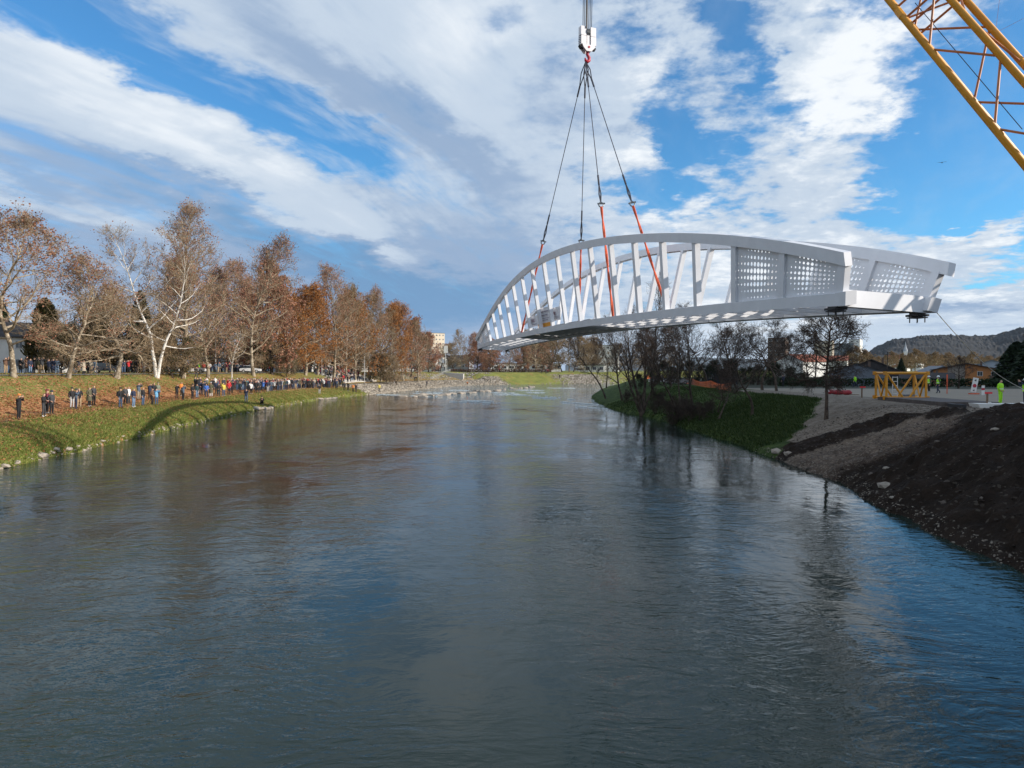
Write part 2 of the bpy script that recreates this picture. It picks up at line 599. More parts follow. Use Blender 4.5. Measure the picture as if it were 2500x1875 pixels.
def bank_material():
    m = bpy.data.materials.new('leafy_grass')
    m.use_nodes = True
    k = NT(m.node_tree)
    b = m.node_tree.nodes['Principled BSDF']
    b.inputs['Roughness'].default_value = 0.9
    b.inputs['Specular IOR Level'].default_value = 0.2
    pos = k.n('ShaderNodeNewGeometry').outputs['Position']
    lit = k.n('ShaderNodeAttribute', attribute_name='litter').outputs['Fac']
    sto = k.n('ShaderNodeAttribute', attribute_name='stone').outputs['Fac']
    g1 = k.smooth(k.noise(pos, 0.35, 6, 0.65), 0.35, 0.65, kind='LINEAR')
    grass = k.mix(g1, (0.085, 0.125, 0.020), (0.20, 0.22, 0.045))
    fine = k.noise(pos, 7.0, 4, 0.7)
    grass = k.mix(k.smooth(fine, 0.40, 0.75), grass, (0.26, 0.23, 0.08))
    vor = k.n('ShaderNodeTexVoronoi', feature='F1')
    k.link(pos, vor.inputs['Vector'])
    vor.inputs['Scale'].default_value = 5.0
    lc = k.n('ShaderNodeValToRGB')
    el = lc.color_ramp.elements
    el[0].color = (0.16, 0.06, 0.026, 1)
    el[1].color = (0.50, 0.27, 0.13, 1)
    e = el.new(.5)
    e.color = (0.34, 0.15, 0.06, 1)
    k.link(k.math('FRACT', k.math('MULTIPLY', k.n('ShaderNodeSeparateColor').outputs[0], 1.0)), lc.inputs[0])
    sp = k.n('ShaderNodeSeparateColor')
    k.link(vor.outputs['Color'], sp.inputs[0])
    k.link(sp.outputs[0], lc.inputs[0])
    big = k.noise(pos, 0.28, 5, 0.6)
    lf = k.math('ADD', k.math('MULTIPLY', k.math('SUBTRACT', big, 0.5), 1.3), lit)
    thr = k.math('SUBTRACT', lf, k.math('MULTIPLY', sp.outputs[1], 0.9))
    mask = k.smooth(thr, -0.02, 0.12)
    c = k.mix(mask, grass, lc.outputs[0])
    v2 = k.n('ShaderNodeTexVoronoi', feature='F1')
    k.link(pos, v2.inputs['Vector'])
    v2.inputs['Scale'].default_value = 1.6
    sp2 = k.n('ShaderNodeSeparateColor')
    k.link(v2.outputs['Color'], sp2.inputs[0])
    stc = k.mix(sp2.outputs[0], (0.20, 0.17, 0.135), (0.52, 0.47, 0.41))
    stc = k.mix(k.smooth(v2.outputs['Distance'], 0.32, 0.6), stc, (0.10, 0.085, 0.06))
    sm = k.smooth(k.math('ADD', sto, k.math('MULTIPLY', k.math('SUBTRACT', sp2.outputs[1], 0.5), 0.8)), 0.4, 0.6)
    c = k.mix(sm, c, stc)
    k.link(c, b.inputs['Base Color'])
    bn = k.n('ShaderNodeBump')
    bn.inputs['Strength'].default_value = 0.8
    bn.inputs['Distance'].default_value = 0.12
    k.link(k.math('ADD', fine, k.math('MULTIPLY', sp2.outputs[0], k.math('MULTIPLY', sm, 2.0))), bn.inputs['Height'])
    k.link(bn.outputs[0], b.inputs['Normal'])
    return m


M_bank = bank_material()
me = np_mesh('grass_bank', np.stack([VX, VY, VZ], 1), grid_faces(nu, nv)[:, ::-1], M_bank, True, attrs={'litter': LIT, 'stone': STO})
left_bank = tag(link('grass_bank', me), kind='structure')
LEFT_V = np.stack([VX, VY, VZ], 1).reshape(nu, nv, 3)

# right bank --------------------------------------------------------------
rx, ry, rnx, rny = resample(RW, lambda x, y: 0.30 if 12 < y < 75 else (0.8 if y < 170 else 4.0))
rnx, rny = -rnx, -rny
ROFF = np.r_[-6, -2.5, -1.0, np.linspace(-0.3, 13.5, 44), 15, 17]


def top_off(y):
    """width of the slope: steeper where the fresh soil is heaped"""
    return float(np.interp(y, [32, 44], [5.6, 8.8]))


def right_profile(y, o):
    site = float(np.interp(y, [48, 54], [1, 0]))                       # building site slope against the grassy bank
    t = top_off(y)
    a = np.interp(o, [-6, -1, 0, .4, t, t + 1, 17], [-2.2, -.6, 0, .32, 2.95, 3.05, 3.1])
    b = np.interp(o, [-6, -1, 0, .25, 1.2, 4, 9.0, 10.5, 17], [-2.2, -.8, 0, .35, .65, 1.25, 2.9, 3.1, 3.1])
    return float(a * site + b * (1 - site))


VX, VY, VZ, SOI, GRV, GRS = [], [], [], [], [], []
for i in range(len(rx)):
    for o in ROFF:
        y0 = ry[i]
        w = 0.5 * mnoise.noise((rx[i] * .4, y0 * .4, 5.5)) + .25 * mnoise.noise((rx[i] * 1.7, y0 * 1.7, 2))
        oo = o + w * max(0, 1 - abs(o) / 4)
        x = rx[i] + rnx[i] * oo
        y = y0 + rny[i] * oo
        z = right_profile(y0, o)
        q = min(1, max(0, o / .8)) * min(1, max(0, (14.5 - o) / 3))
        n1 = mnoise.fractal((x * .5, y * .5, 4), 1.0, 2.0, 4)
        n2 = mnoise.fractal((x * 2.4, y * 2.4, 9), 1.0, 2.0, 4)
        edge = 1.4 * n1 + .5 * n2
        soil = float(np.interp(y0 + 1.6 * edge, [33.5, 40.5], [1, 0]))
        dst = float(np.interp(abs(y0 + .5 * edge - 44.9), [1.5, 2.1], [1, 0])) * float(np.interp(o + .6 * edge, [8.0, 8.9], [1, 0]))
        top = float(np.interp(o + .7 * edge + 8.8 - top_off(y0), [8.5, 10.0], [0, 1]))
        mound = float(np.interp(y0 + edge, [10, 20, 36, 41], [.5, .72, .80, 0])) * math.exp(-((o - top_off(y0) - 1.5) / 2.1) ** 2) + .55 * math.exp(-((y0 - 42.0) / 1.2) ** 2 - ((o - 8.6) / 1.2) ** 2)
        so = max(soil * (1 - top * float(np.interp(y0, [37, 40], [0, 1]))), dst, min(1, mound * 2.5))
        grs = float(np.interp(y0 - 51.0 - (o - 3.5) * 1.7 + 1.2 * edge, [-1.2, 1.2], [0, 1])) * float(np.interp(o, [10.2, 11.5], [1, 0]))
        if y0 > 90:
            grs = 1.0
        z += q * (so * (.34 * n1 + .26 * n2) + mound * (1 + .25 * n1) + dst * .18 + (1 - so) * (1 - grs) * (.10 * n1 + .07 * n2) + grs * .10 * n1)
        VX.append(x), VY.append(y), VZ.append(z)
        SOI.append(so), GRS.append(grs)
        GRV.append(float(np.interp(y0, [36, 42, 47], [0, .35, 1])) if top < .5 else 1.0)


def site_material():
    m = bpy.data.materials.new('site_earth')
    m.use_nodes = True
    k = NT(m.node_tree)
    b = m.node_tree.nodes['Principled BSDF']
    b.inputs['Roughness'].default_value = 0.95
    b.inputs['Specular IOR Level'].default_value = 0.15
    pos = k.n('ShaderNodeNewGeometry').outputs['Position']
    so = k.n('ShaderNodeAttribute', attribute_name='soil').outputs['Fac']
    gv = k.n('ShaderNodeAttribute', attribute_name='gravel').outputs['Fac']
    gs = k.n('ShaderNodeAttribute', attribute_name='grass').outputs['Fac']
    n = k.noise(pos, 1.2, 7, 0.68)
    fine = k.noise(pos, 11.0, 4, 0.7)
    v = k.n('ShaderNodeTexVoronoi', feature='F1')
    k.link(pos, v.inputs['Vector'])
    v.inputs['Scale'].default_value = 9.0
    sp = k.n('ShaderNodeSeparateColor')
    k.link(v.outputs['Color'], sp.inputs[0])
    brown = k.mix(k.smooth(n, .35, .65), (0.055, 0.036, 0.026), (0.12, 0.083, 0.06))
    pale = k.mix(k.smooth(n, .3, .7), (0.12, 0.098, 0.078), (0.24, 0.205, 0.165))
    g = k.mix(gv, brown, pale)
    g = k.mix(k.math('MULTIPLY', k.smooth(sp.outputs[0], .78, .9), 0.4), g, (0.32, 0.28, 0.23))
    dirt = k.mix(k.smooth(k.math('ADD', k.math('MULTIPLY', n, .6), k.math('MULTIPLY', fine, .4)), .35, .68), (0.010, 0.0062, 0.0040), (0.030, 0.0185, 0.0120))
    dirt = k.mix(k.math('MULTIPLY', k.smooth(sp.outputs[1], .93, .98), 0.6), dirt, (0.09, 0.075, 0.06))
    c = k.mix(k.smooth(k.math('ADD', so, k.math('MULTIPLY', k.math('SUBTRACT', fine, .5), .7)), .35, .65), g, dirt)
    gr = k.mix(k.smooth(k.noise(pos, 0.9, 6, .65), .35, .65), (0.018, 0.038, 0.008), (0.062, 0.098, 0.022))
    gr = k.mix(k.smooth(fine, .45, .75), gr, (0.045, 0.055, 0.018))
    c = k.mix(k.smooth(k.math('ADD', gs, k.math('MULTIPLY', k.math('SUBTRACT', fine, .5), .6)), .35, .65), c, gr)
    k.link(c, b.inputs['Base Color'])
    bn = k.n('ShaderNodeBump')
    bn.inputs['Strength'].default_value = 0.9
    bn.inputs['Distance'].default_value = 0.10
    k.link(k.math('ADD', fine, k.math('MULTIPLY', n, 1.5)), bn.inputs['Height'])
    k.link(bn.outputs[0], b.inputs['Normal'])
    return m


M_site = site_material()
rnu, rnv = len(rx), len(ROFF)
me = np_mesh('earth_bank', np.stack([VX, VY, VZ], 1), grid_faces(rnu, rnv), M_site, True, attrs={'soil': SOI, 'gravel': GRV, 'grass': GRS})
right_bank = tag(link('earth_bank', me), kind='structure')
RIGHT_V = np.stack([VX, VY, VZ], 1).reshape(rnu, rnv, 3)


def terrace_material():
    m = bpy.data.materials.new('gravel_yard')
    m.use_nodes = True
    k = NT(m.node_tree)
    b = m.node_tree.nodes['Principled BSDF']
    b.inputs['Roughness'].default_value = 0.95
    pos = k.n('ShaderNodeNewGeometry').outputs['Position']
    sep = k.n('ShaderNodeSeparateXYZ')
    k.link(pos, sep.inputs[0])
    n = k.noise(pos, 0.25, 6, 0.6)
    f = k.noise(pos, 5, 5, 0.7)
    gravel = k.mix(k.math('ADD', k.math('MULTIPLY', n, .5), k.math('MULTIPLY', f, .5)), (0.17, 0.142, 0.108), (0.31, 0.265, 0.205))
    grass = k.mix(n, (0.012, 0.018, 0.007), (0.040, 0.042, 0.018))
    far = k.smooth(k.math('ADD', k.math('SUBTRACT', sep.outputs[1], k.math('MULTIPLY', sep.outputs[0], -0.15)), k.math('MULTIPLY', n, 14)), 112, 118)
    c = k.mix(far, gravel, grass)
    k.link(c, b.inputs['Base Color'])
    bn = k.n('ShaderNodeBump')
    bn.inputs['Strength'].default_value = 0.5
    bn.inputs['Distance'].default_value = 0.05
    k.link(f, bn.inputs['Height'])
    k.link(bn.outputs[0], b.inputs['Normal'])
    return m


M_yard = terrace_material()
def sheet(name, ring, mt):
    bm = bmesh.new()
    f = bm.faces.new([bm.verts.new(p) for p in ring])
    bmesh.ops.triangulate(bm, faces=[f])
    me = bpy.data.meshes.new(name)
    bm.to_mesh(me)
    bm.free()
    if me.polygons[0].normal.z < 0:
        me.flip_normals()
    me.materials.append(mt)
    return tag(link(name, me), kind='structure')


edge = [(float(RIGHT_V[i, -2, 0]), float(RIGHT_V[i, -2, 1]), 3.07) for i in range(0, rnu, 6)]
YEND = 120.0
back = []                                    # landward side of the flood bank
for i in range(rnu - 1, -1, -6):
    x, y = rx[i] + rnx[i] * 27, ry[i] + rny[i] * 27
    if ry[i] > 135 and y > YEND + 8 and (not back or (x - back[-1][0]) ** 2 + (y - back[-1][1]) ** 2 > 9):
        back.append((x, y))
back = [q for q in back if q[0] < 250]
rim = back + [(back[-1][0] + 2, YEND + 3), (back[-1][0] + 12, YEND), (90, YEND - 2), (420, YEND - 22)]
yard = sheet('gravel_terrace', edge + [(x, y, 3.07) for x, y in rim] + [(420, -400, 3.1), (40, -400, 3.1)], M_yard)
foot = []
for i, (x, y) in enumerate(rim):
    a0, b0 = rim[max(0, i - 1)], rim[min(len(rim) - 1, i + 1)]
    tx, ty = b0[0] - a0[0], b0[1] - a0[1]
    L = math.hypot(tx, ty)
    foot.append((x - ty / L * 7, y + tx / L * 7))
b = MB()
for i in range(len(rim) - 1):
    b.add([(*rim[i], 3.07), (*rim[i + 1], 3.07), (*foot[i + 1], .3), (*foot[i], .3)], [(0, 1, 2, 3)])
bank = tag(b.obj('flood_bank', M_yard), kind='structure')
lowland = sheet('lowland', [(*q, .3) for q in foot] + [(3500, 60, .3), (3500, 306, 2.0), (250, 300, .3)], M_yard)


# height of the ground under a point, and the ground seen along a ray
def bvh_of(o):
    return BVHTree.FromPolygons([v.co[:] for v in o.data.vertices], [tuple(p.vertices) for p in o.data.polygons])


BV = [bvh_of(left_bank), bvh_of(right_bank), bvh_of(yard), bvh_of(bank), bvh_of(lowland)]


def ground(x, y):
    z = -9
    for b in BV:
        h = b.ray_cast(Vector((x, y, 500)), Vector((0, 0, -1)))
        if h[0] is not None:
            z = max(z, h[0].z)
    return z


def hit(px, py):
    o, d = Vector((0, 0, CAM_Z)), ray(px, py).normalized()
    best, bd = None, 1e9
    for b in BV:
        h = b.ray_cast(o, d)
        if h[0] is not None and h[3] < bd:
            best, bd = h[0], h[3]
    return best


def stand(px, Y, zoff=0.0):
    """the ground point at depth Y in the direction of column px"""
    x = (px - 1250) / FPX * Y
    return Vector((x, Y, ground(x, Y) + zoff))


def on_yard(px, py):
    """the point of the gravel yard seen at a pixel"""
    r = ray(px, py)
    q = Vector((0, 0, CAM_Z)) + r * ((3.09 - CAM_Z) / r.z)
    q.z = ground(q.x, q.y)
    return q


# river -------------------------------------------------------------------
def water_material():
    m = bpy.data.materials.new('river_water')
    m.use_nodes = True
    k = NT(m.node_tree)
    b = m.node_tree.nodes['Principled BSDF']
    b.inputs['IOR'].default_value = 1.333
    b.inputs['Roughness'].default_value = 0.03
    pos = k.n('ShaderNodeNewGeometry').outputs['Position']
    sep = k.n('ShaderNodeSeparateXYZ')
    k.link(pos, sep.inputs[0])
    x, y = sep.outputs[0], sep.outputs[1]
    # rapids lie beyond a slanting weir line
    line = k.math('ADD', k.math('ADD', y, k.math('MULTIPLY', x, 1.35)), k.math('MULTIPLY', k.noise(pos, .12, 3, .5), 10))
    rapid = k.smooth(line, 124, 132)
    patch = k.smooth(k.noise(k.mapping(pos, scale=(1.0, 0.55, 1)), 0.075, 4, 0.55), 0.36, 0.64)
    patch2 = k.smooth(k.noise(k.mapping(pos, loc=(40, 9, 0), rot=(0, 0, .3), scale=(1.1, 0.6, 1)), 0.20, 4, 0.6, 0.15), 0.34, 0.66)
    body = k.mix(patch, (0.009, 0.020, 0.017), (0.014, 0.028, 0.022))
    body = k.mix(rapid, body, (0.075, 0.115, 0.112))
    k.link(body, b.inputs['Base Color'])
    wv = k.n('ShaderNodeVectorMath', operation='MULTIPLY_ADD')
    k.link(k.noise(pos, 0.25, 3, .5, out='Color'), wv.inputs[0])
    wv.inputs[1].default_value = (2.2, 2.2, 0)
    k.link(pos, wv.inputs[2])
    wp = wv.outputs[0]
    a = k.noise(k.mapping(wp, rot=(0, 0, R(-16)), scale=(0.55, 1.25, 1)), 1.5, 3, 0.5, 0.5)
    c = k.noise(k.mapping(wp, rot=(0, 0, R(18)), scale=(0.7, 1.5, 1)), 3.6, 3, 0.5, 0.4)
    e = k.noise(k.mapping(pos, rot=(0, 0, R(-6)), scale=(0.7, 1.5, 1)), 7.5, 2, 0.5)
    swell = k.noise(k.mapping(wp, rot=(0, 0, R(12)), scale=(.6, 1, 1)), 0.30, 2, 0.5)
    amp = k.math('MULTIPLY_ADD', patch, 0.80, k.math('MULTIPLY_ADD', patch2, 0.85, 0.06))
    h = k.math('MULTIPLY', k.math('MULTIPLY_ADD', a, 0.046, k.math('MULTIPLY_ADD', c, 0.021, k.math('MULTIPLY', e, 0.0065))), amp)
    h = k.math('MULTIPLY_ADD', swell, 0.05, h)
    h = k.math('MULTIPLY', h, k.math('MULTIPLY_ADD', rapid, 3.0, 1.0))
    h = k.math('MULTIPLY', h, k.smooth(x, 6.0, 13.5, 0.92, 0.42))       # sheltered water under the steep bank
    bn = k.n('ShaderNodeBump')
    bn.inputs['Strength'].default_value = 1.0
    bn.inputs['Distance'].default_value = 1.0
    k.link(h, bn.inputs['Height'])
    k.link(bn.outputs[0], b.inputs['Normal'])
    return m


M_water = water_material()
b = MB()
b.add([(-60, -90, 0), (3400, -90, 0), (3400, 345, 0), (-60, 345, 0)], [(0, 1, 2, 3)])
tag(b.obj('river', M_water), kind='structure')
# ------------------------------------------------------------------ the bridge hanging from the crane
N0 = at(2063, 745, 30.0)                      # lower outer corner of the near truss, close end
N1 = at(1167, 852, 107.5)                     # the same corner at the far end
AX = Vector((N1.x - N0.x, N1.y - N0.y, 0))
BL = AX.length
AX.normalize()
SIDE = Vector((AX.y, -AX.x, 0))               # across the bridge, towards the right bank
if SIDE.x < 0:
    SIDE = -SIDE
BW = 4.6
ROLL = -0.045                                 # it hangs a little lower on its right side
LEAN = {0: R(8.6), 1: R(10.0)}                # both trusses lean outwards


UB = [0, .04, .15, .23, .34, .48, .63, .77, .88, 1.0]


BS = 30.0 / 36.0


def base_z(u):
    return N0.z + (N1.z - N0.z) * u + BS * 1.03 * 4 * u * (1 - u)


ARCH = np.polyfit([0, .04, .09, .15, .23, .34, .48, .63, .77, .9, 1.0], [2.62, 3.75, 4.9, 6.0, 7.3, 8.75, 9.55, 9.1, 7.4, 4.6, 2.25], 6)


def arch_h(u):
    return BS * (float(np.polyval(ARCH, u)) * 1.035 - 1.03 * 4 * u * (1 - u))


def bp(side, u, h, inn=0.0):
    """a point of truss 0 (near) or 1 (far): u along, h up the leaning plane, inn towards the middle"""
    p = N0 + AX * (u * BL)
    s = -1 if side == 0 else 1
    off = 0.0 if side == 0 else BW
    q = p + SIDE * off
    q.z = base_z(u) + ROLL * off
    up = Vector((0, 0, math.cos(LEAN[side]))) + SIDE * (s * math.sin(LEAN[side]))
    nin = -SIDE * s * math.cos(LEAN[side]) + Vector((0, 0, math.sin(LEAN[side])))
    return q + up * h + nin * inn


def fan(u, h):
    """posts and hangers fan outwards: their tops lean towards the nearer bridge end"""
    return u - .30 * (1 - 2 * u) * h / BL


bridge = empty('footbridge', N0 + AX * (BL / 2) + SIDE * (BW / 2), label='long white steel arch footbridge hanging from slings above the river', cat='bridge')
CT = 0.53                                     # depth of the chords
CW = 0.36                                     # their width
NB = 19
PITCHU = (1 - 0.012) / NB
binv = Matrix.Translation(-bridge.location)


def bridge_part(name, mb, mats, parent=None, smooth=False):
    par = parent or bridge
    base = bridge.location if parent is None else Vector((0, 0, 0))
    mb.v = [tuple(Vector(v) - bridge.location) for v in mb.v]
    return mb.obj(name, mats, par, smooth)


def chord(side, hf0, hf1, w=CW, inn=0.0, n=60, u0=0.0, u1=1.0):
    """box section following the truss between heights hf0(u) and hf1(u)"""
    m = MB()
    rings = []
    for i in range(n + 1):
        u = u0 + (u1 - u0) * i / n
        a, b_ = hf0(u), hf1(u)
        rings.append([bp(side, u, a, inn), bp(side, u, a, inn + w), bp(side, u, b_, inn + w), bp(side, u, b_, inn)])
    for r in rings:
        m.v += [tuple(p) for p in r]
    for i in range(n):
        for j in range(4):
            q = i * 4
            m.f.append([q + j, q + (j + 1) % 4, q + 4 + (j + 1) % 4, q + 4 + j])
            m.m.append(0)
    m.f += [[0, 1, 2, 3], [n * 4 + 3, n * 4 + 2, n * 4 + 1, n * 4]]
    m.m += [0, 0]
    return m


for sd in (0, 1):
    bridge_part('bottom_chord', chord(sd, lambda u: 0.0, lambda u: CT), M_white)
    bridge_part('arch_chord', chord(sd, lambda u: arch_h(u) - CT - .05, lambda u: arch_h(u), inn=-.02, u0=-.004 if sd == 0 else -.0085, u1=1.0085), M_white)
    posts = [0.006 + PITCHU * i for i in range(NB + 1)]
    for i, u in enumerate(posts):
        edge_post = i in (0, 1, 2, NB - 2, NB - 1, NB)
        m = MB()
        lo, hi = CT - .01, arch_h(u) - CT + .02
        du = (0.30 if edge_post else 0.26) / BL / 2 * 1.5
        dep = .30 if edge_post else .34
        hi = arch_h(fan(u, arch_h(u) - CT)) - CT + .02
        b4 = [bp(sd, fan(u, lo) - du, lo, .05), bp(sd, fan(u, lo) + du, lo, .05), bp(sd, fan(u, lo) + du, lo, .05 + dep), bp(sd, fan(u, lo) - du, lo, .05 + dep)]
        t4 = [bp(sd, fan(u, hi) - du, hi, .05), bp(sd, fan(u, hi) + du, hi, .05), bp(sd, fan(u, hi) + du, hi, .05 + dep), bp(sd, fan(u, hi) - du, hi, .05 + dep)]
        m.hexa(b4, t4)
        bridge_part('end_post' if edge_post else 'hanger', m, M_white)
    # perforated infill plates in the two bays at either end
    for i in (0, 1, NB - 2, NB - 1):
        ua, ub = posts[i] + .15 / BL, posts[i + 1] - .15 / BL
        nx, ny = 13, 8
        mb = MB()
        th = 0.02
        for ix in range(nx):
            for iy in range(ny):
                fx, fy = (ix + .5) / nx, (iy + .5) / ny
                ex, ey = (fx - (.52 if i in (0, NB - 1) else .5)) * 2, (fy - .5) * 2
                if i in (0, NB - 1):
                    d = abs(ex) * .86 + abs(ey) * .55                # lozenge pattern
                else:
                    d = math.sqrt(ex * ex * .95 + ey * ey * .75)       # round pattern
                r = max(0, min(1, 1.16 - d)) ** .95 * .455
                if abs(ex) > .93 or abs(ey) > .95:
                    r = 0

                def P(a, b_, q):
                    u = ua + (ub - ua) * (ix + a) / nx
                    lo, hi = CT - .01, arch_h(fan(u, arch_h(u) - CT)) - CT
                    h = lo + (hi - lo) * (iy + b_) / ny
                    return bp(sd, fan(u, h), h, .19 + q)
                if r < .10:
                    for q, o in ((0, (0, 1, 2, 3)), (th, (3, 2, 1, 0))):
                        mb.add([P(0, 0, q), P(1, 0, q), P(1, 1, q), P(0, 1, q)], [o])
                    continue
                ri, ro = [], []
                for j in range(8):
                    w = math.pi / 4 * j
                    c_, s_ = math.cos(w), math.sin(w)
                    k_ = .5 / max(abs(c_), abs(s_))
                    ri.append((.5 + c_ * r, .5 + s_ * r))
                    ro.append((.5 + c_ * k_, .5 + s_ * k_))
                vs = [P(*p, 0) for p in ro] + [P(*p, 0) for p in ri] + [P(*p, th) for p in ro] + [P(*p, th) for p in ri]
                fs = []
                for j in range(8):
                    j2 = (j + 1) % 8
                    fs += [(j, j2, 8 + j2, 8 + j), (16 + j, 24 + j, 24 + j2, 16 + j2), (8 + j, 8 + j2, 24 + j2, 24 + j)]
                mb.add(vs, fs)
        bridge_part('perforated_panel', mb, M_white)
    # bearing bracket and bearing at each end
    for u, sgn in ((0.002, 1), (.998, -1)):
        m = MB()
        a = [bp(sd, u - .0030 * sgn, -.02, -.05), bp(sd, u + .012 * sgn, -.02, -.05), bp(sd, u + .012 * sgn, -.02, .50), bp(sd, u - .0030 * sgn, -.02, .50)]
        t = [bp(sd, u - .0045 * sgn, CT + .05, -.05), bp(sd, u + .004 * sgn, CT + .02, -.04), bp(sd, u + .004 * sgn, CT + .02, .50), bp(sd, u - .0045 * sgn, CT + .05, .50)]
        m.hexa(a, t)
        bridge_part('bracket', m, M_white)
        m = MB()
        c0 = bp(sd, u + .008 * sgn, 0, .18)
        c0.z -= .16
        Mx = Matrix((AX, SIDE, Vector((0, 0, 1)))).transposed()
        m.box(c0, (.70, .62, .09), Mx)
        m.box(c0 + Vector((0, 0, .09)), (.48, .44, .14), Mx)
        m.box(c0 - Vector((0, 0, .10)), (.62, .56, .05), Mx)
        for a_ in (-.22, .22):
            m.tube([c0 + AX * a_ + SIDE * .2, c0 + AX * a_ + SIDE * .2 - Vector((0, 0, .32))], .025, 5)
            m.tube([c0 + AX * a_ - SIDE * .2, c0 + AX * a_ - SIDE * .2 - Vector((0, 0, .32))], .025, 5)
        bridge_part('bearing', m, M_dark)

M_under = mat('deck_steel', (0.50, 0.52, 0.55), 0.55, var=0.15)
for i in range(NB * 2 - 1):
    u = .012 + (i + .5) * (.976 / (NB * 2 - 1))
    m = MB()
    m.beam(bp(0, u, .20, CW), bp(1, u, .20, CW), .10, .36, side=AX)
    bridge_part('cross_beam', m, M_white)
for u in (.004, .996):
    m = MB()
    m.beam(bp(0, u, .30, CW * .3), bp(1, u, .30, CW * .3), .30, .72, side=AX)
    bridge_part('end_beam', m, M_white)
for a_ in (.22, .5, .78):
    m = MB()
    n_ = 40
    for i in range(n_):
        q = [bp(0, .01 + .98 * j / n_, .47, CW).lerp(bp(1, .01 + .98 * j / n_, .47, CW), a_) for j in (i, i + 1)]
        m.beam(q[0], q[1], .16, .16, side=SIDE)
    bridge_part('stringer', m, M_white)
for k_ in range(7):                            # deck plates laid so far
    u0, u1 = .40 + k_ * .045, .40 + (k_ + 1) * .045 - .0012
    m = MB()
    b4 = [bp(0, u0, .56, CW + .05), bp(0, u1, .56, CW + .05), bp(1, u1, .56, CW + .05), bp(1, u0, .56, CW + .05)]
    m.hexa(b4, [p + Vector((0, 0, .05)) for p in b4])
    bridge_part('deck_plate', m, M_under)
for sd in (0, 1):
    m = MB()
    n_ = 50
    for i in range(n_):
        m.beam(bp(sd, .01 + .98 * i / n_, CT - .10, CW + .10), bp(sd, .01 + .98 * (i + 1) / n_, CT - .10, CW + .10), .05, .14, side=SIDE)
    bridge_part('deck_edge', m, M_conc)

# banners tied up inside the near truss
M_ban = mat('banner_cloth', (0.78, 0.76, 0.78), 0.85)
M_ora = mat('banner_orange', (0.75, 0.30, 0.02), 0.8)
M_mar = mat('banner_maroon', (0.20, 0.015, 0.06), 0.8)
M_txt = mat('banner_grey', (0.30, 0.27, 0.33), 0.8)


def text_mesh(body, size, M, m, name='lettering'):
    cu = bpy.data.curves.new('t', 'FONT')
    cu.body = body
    cu.size = size
    cu.extrude = .004
    cu.resolution_u = 2
    to = bpy.data.objects.new('t', cu)
    COL.objects.link(to)
    me = bpy.data.meshes.new_from_object(to.evaluated_get(bpy.context.evaluated_depsgraph_get()))
    bpy.data.objects.remove(to)
    me.transform(M)
    me.materials.clear()
    me.materials.append(m)
    me.name = name
    return me


def banner(u0, u1, h0, h1, kind, label):
    sd, off = 0, CW + .30
    a, b_, c, d = bp(sd, u1, h0, off), bp(sd, u0, h0, off), bp(sd, u0, h1, off), bp(sd, u1, h1, off)
    org = a.copy()
    X = (b_ - a).normalized()
    Yv = (d - a)
    Yv = (Yv - X * Yv.dot(X)).normalized()
    Z = X.cross(Yv)
    w, h = (b_ - a).length, (d - a).length
    root = empty('banner', org, 0, label, 'banner', 'banners tied to the bridge')
    M = Matrix((X, Yv, Z)).transposed().to_4x4()
    m = MB()
    nx, ny = 8, 5
    for s in (0, -.015):
        for j in range(ny + 1):
            for i in range(nx + 1):
                m.v.append(tuple(M @ Vector((w * i / nx, h * j / ny, .05 * math.sin(i * 1.7 + j * .9) + s))))
    for s in range(2):
        o = s * (nx + 1) * (ny + 1)
        for j in range(ny):
            for i in range(nx):
                q = o + j * (nx + 1) + i
                m.f.append([q, q + 1, q + nx + 2, q + nx + 1])
                m.m.append(0)
    m.obj('cloth', M_ban, root)
    T = lambda x, y: M @ Matrix.Translation((x, y, .08))
    if kind == 'voc':
        m = MB()
        m.tube([M @ Vector((w * .16, h * .55, .06)), M @ Vector((w * .16, h * .55, .085))], h * .30, 20)
        m.obj('logo', M_mar, root)
        m = MB()
        m.tube([M @ Vector((w * .16, h * .55, .086)), M @ Vector((w * .16, h * .55, .095))], h * .19, 20)
        m.obj('logo_ring', M_ban, root)
        link('lettering', text_mesh('VOC', h * .46, T(w * .36, h * .42), M_mar), root)
        m = MB()
        m.beam(M @ Vector((w * .36, h * .22, .08)), M @ Vector((w * .9, h * .22, .08)), .02, .07)
        m.obj('text_line', M_txt, root)
    elif kind == 'mid':
        for j, y in enumerate((.80, .62, .46, .36)):
            m = MB()
            m.beam(M @ Vector((w * .10, h * y, .08)), M @ Vector((w * (.9 - .1 * (j % 2)), h * y, .08)), .02, .10 if j < 2 else .05)
            m.obj('text_line', M_txt, root)
        m = MB()
        m.add([M @ Vector((0.02, .02, .07)), M @ Vector((w * .98, .02, .07)), M @ Vector((w * .98, h * .22, .07)), M @ Vector((.02, h * .22, .07))], [(0, 1, 2, 3)])
        m.obj('stripe', M_ora, root)
    else:
        link('lettering', text_mesh('ering', h * .44, T(w * .12, h * .48), M_mar), root)
        for y in (.30, .18):
            m = MB()
            m.beam(M @ Vector((w * .14, h * y, .08)), M @ Vector((w * .8, h * y, .08)), .02, .05)
            m.obj('text_line', M_txt, root)


# ------------------------------------------------------------------ slings, hook block, hoist ropes
HY = 67.0
APEX = at(1430, 150, HY)
SL = [(0, 1325, 588, 1273, .70, None), (1, 1376, 590, None, .585, None), (0, 1470, 494, 1497, .30, None), (1, 1530, 496, None, .315, None)]
SLAB = ['leftmost sling, wire above and orange below, ending behind the banner', 'second sling from the far end, orange lower half beside the banners',
        'third sling, orange foot ending on the near chord of the bridge', 'rightmost sling, slanting orange leg passing behind the arch']


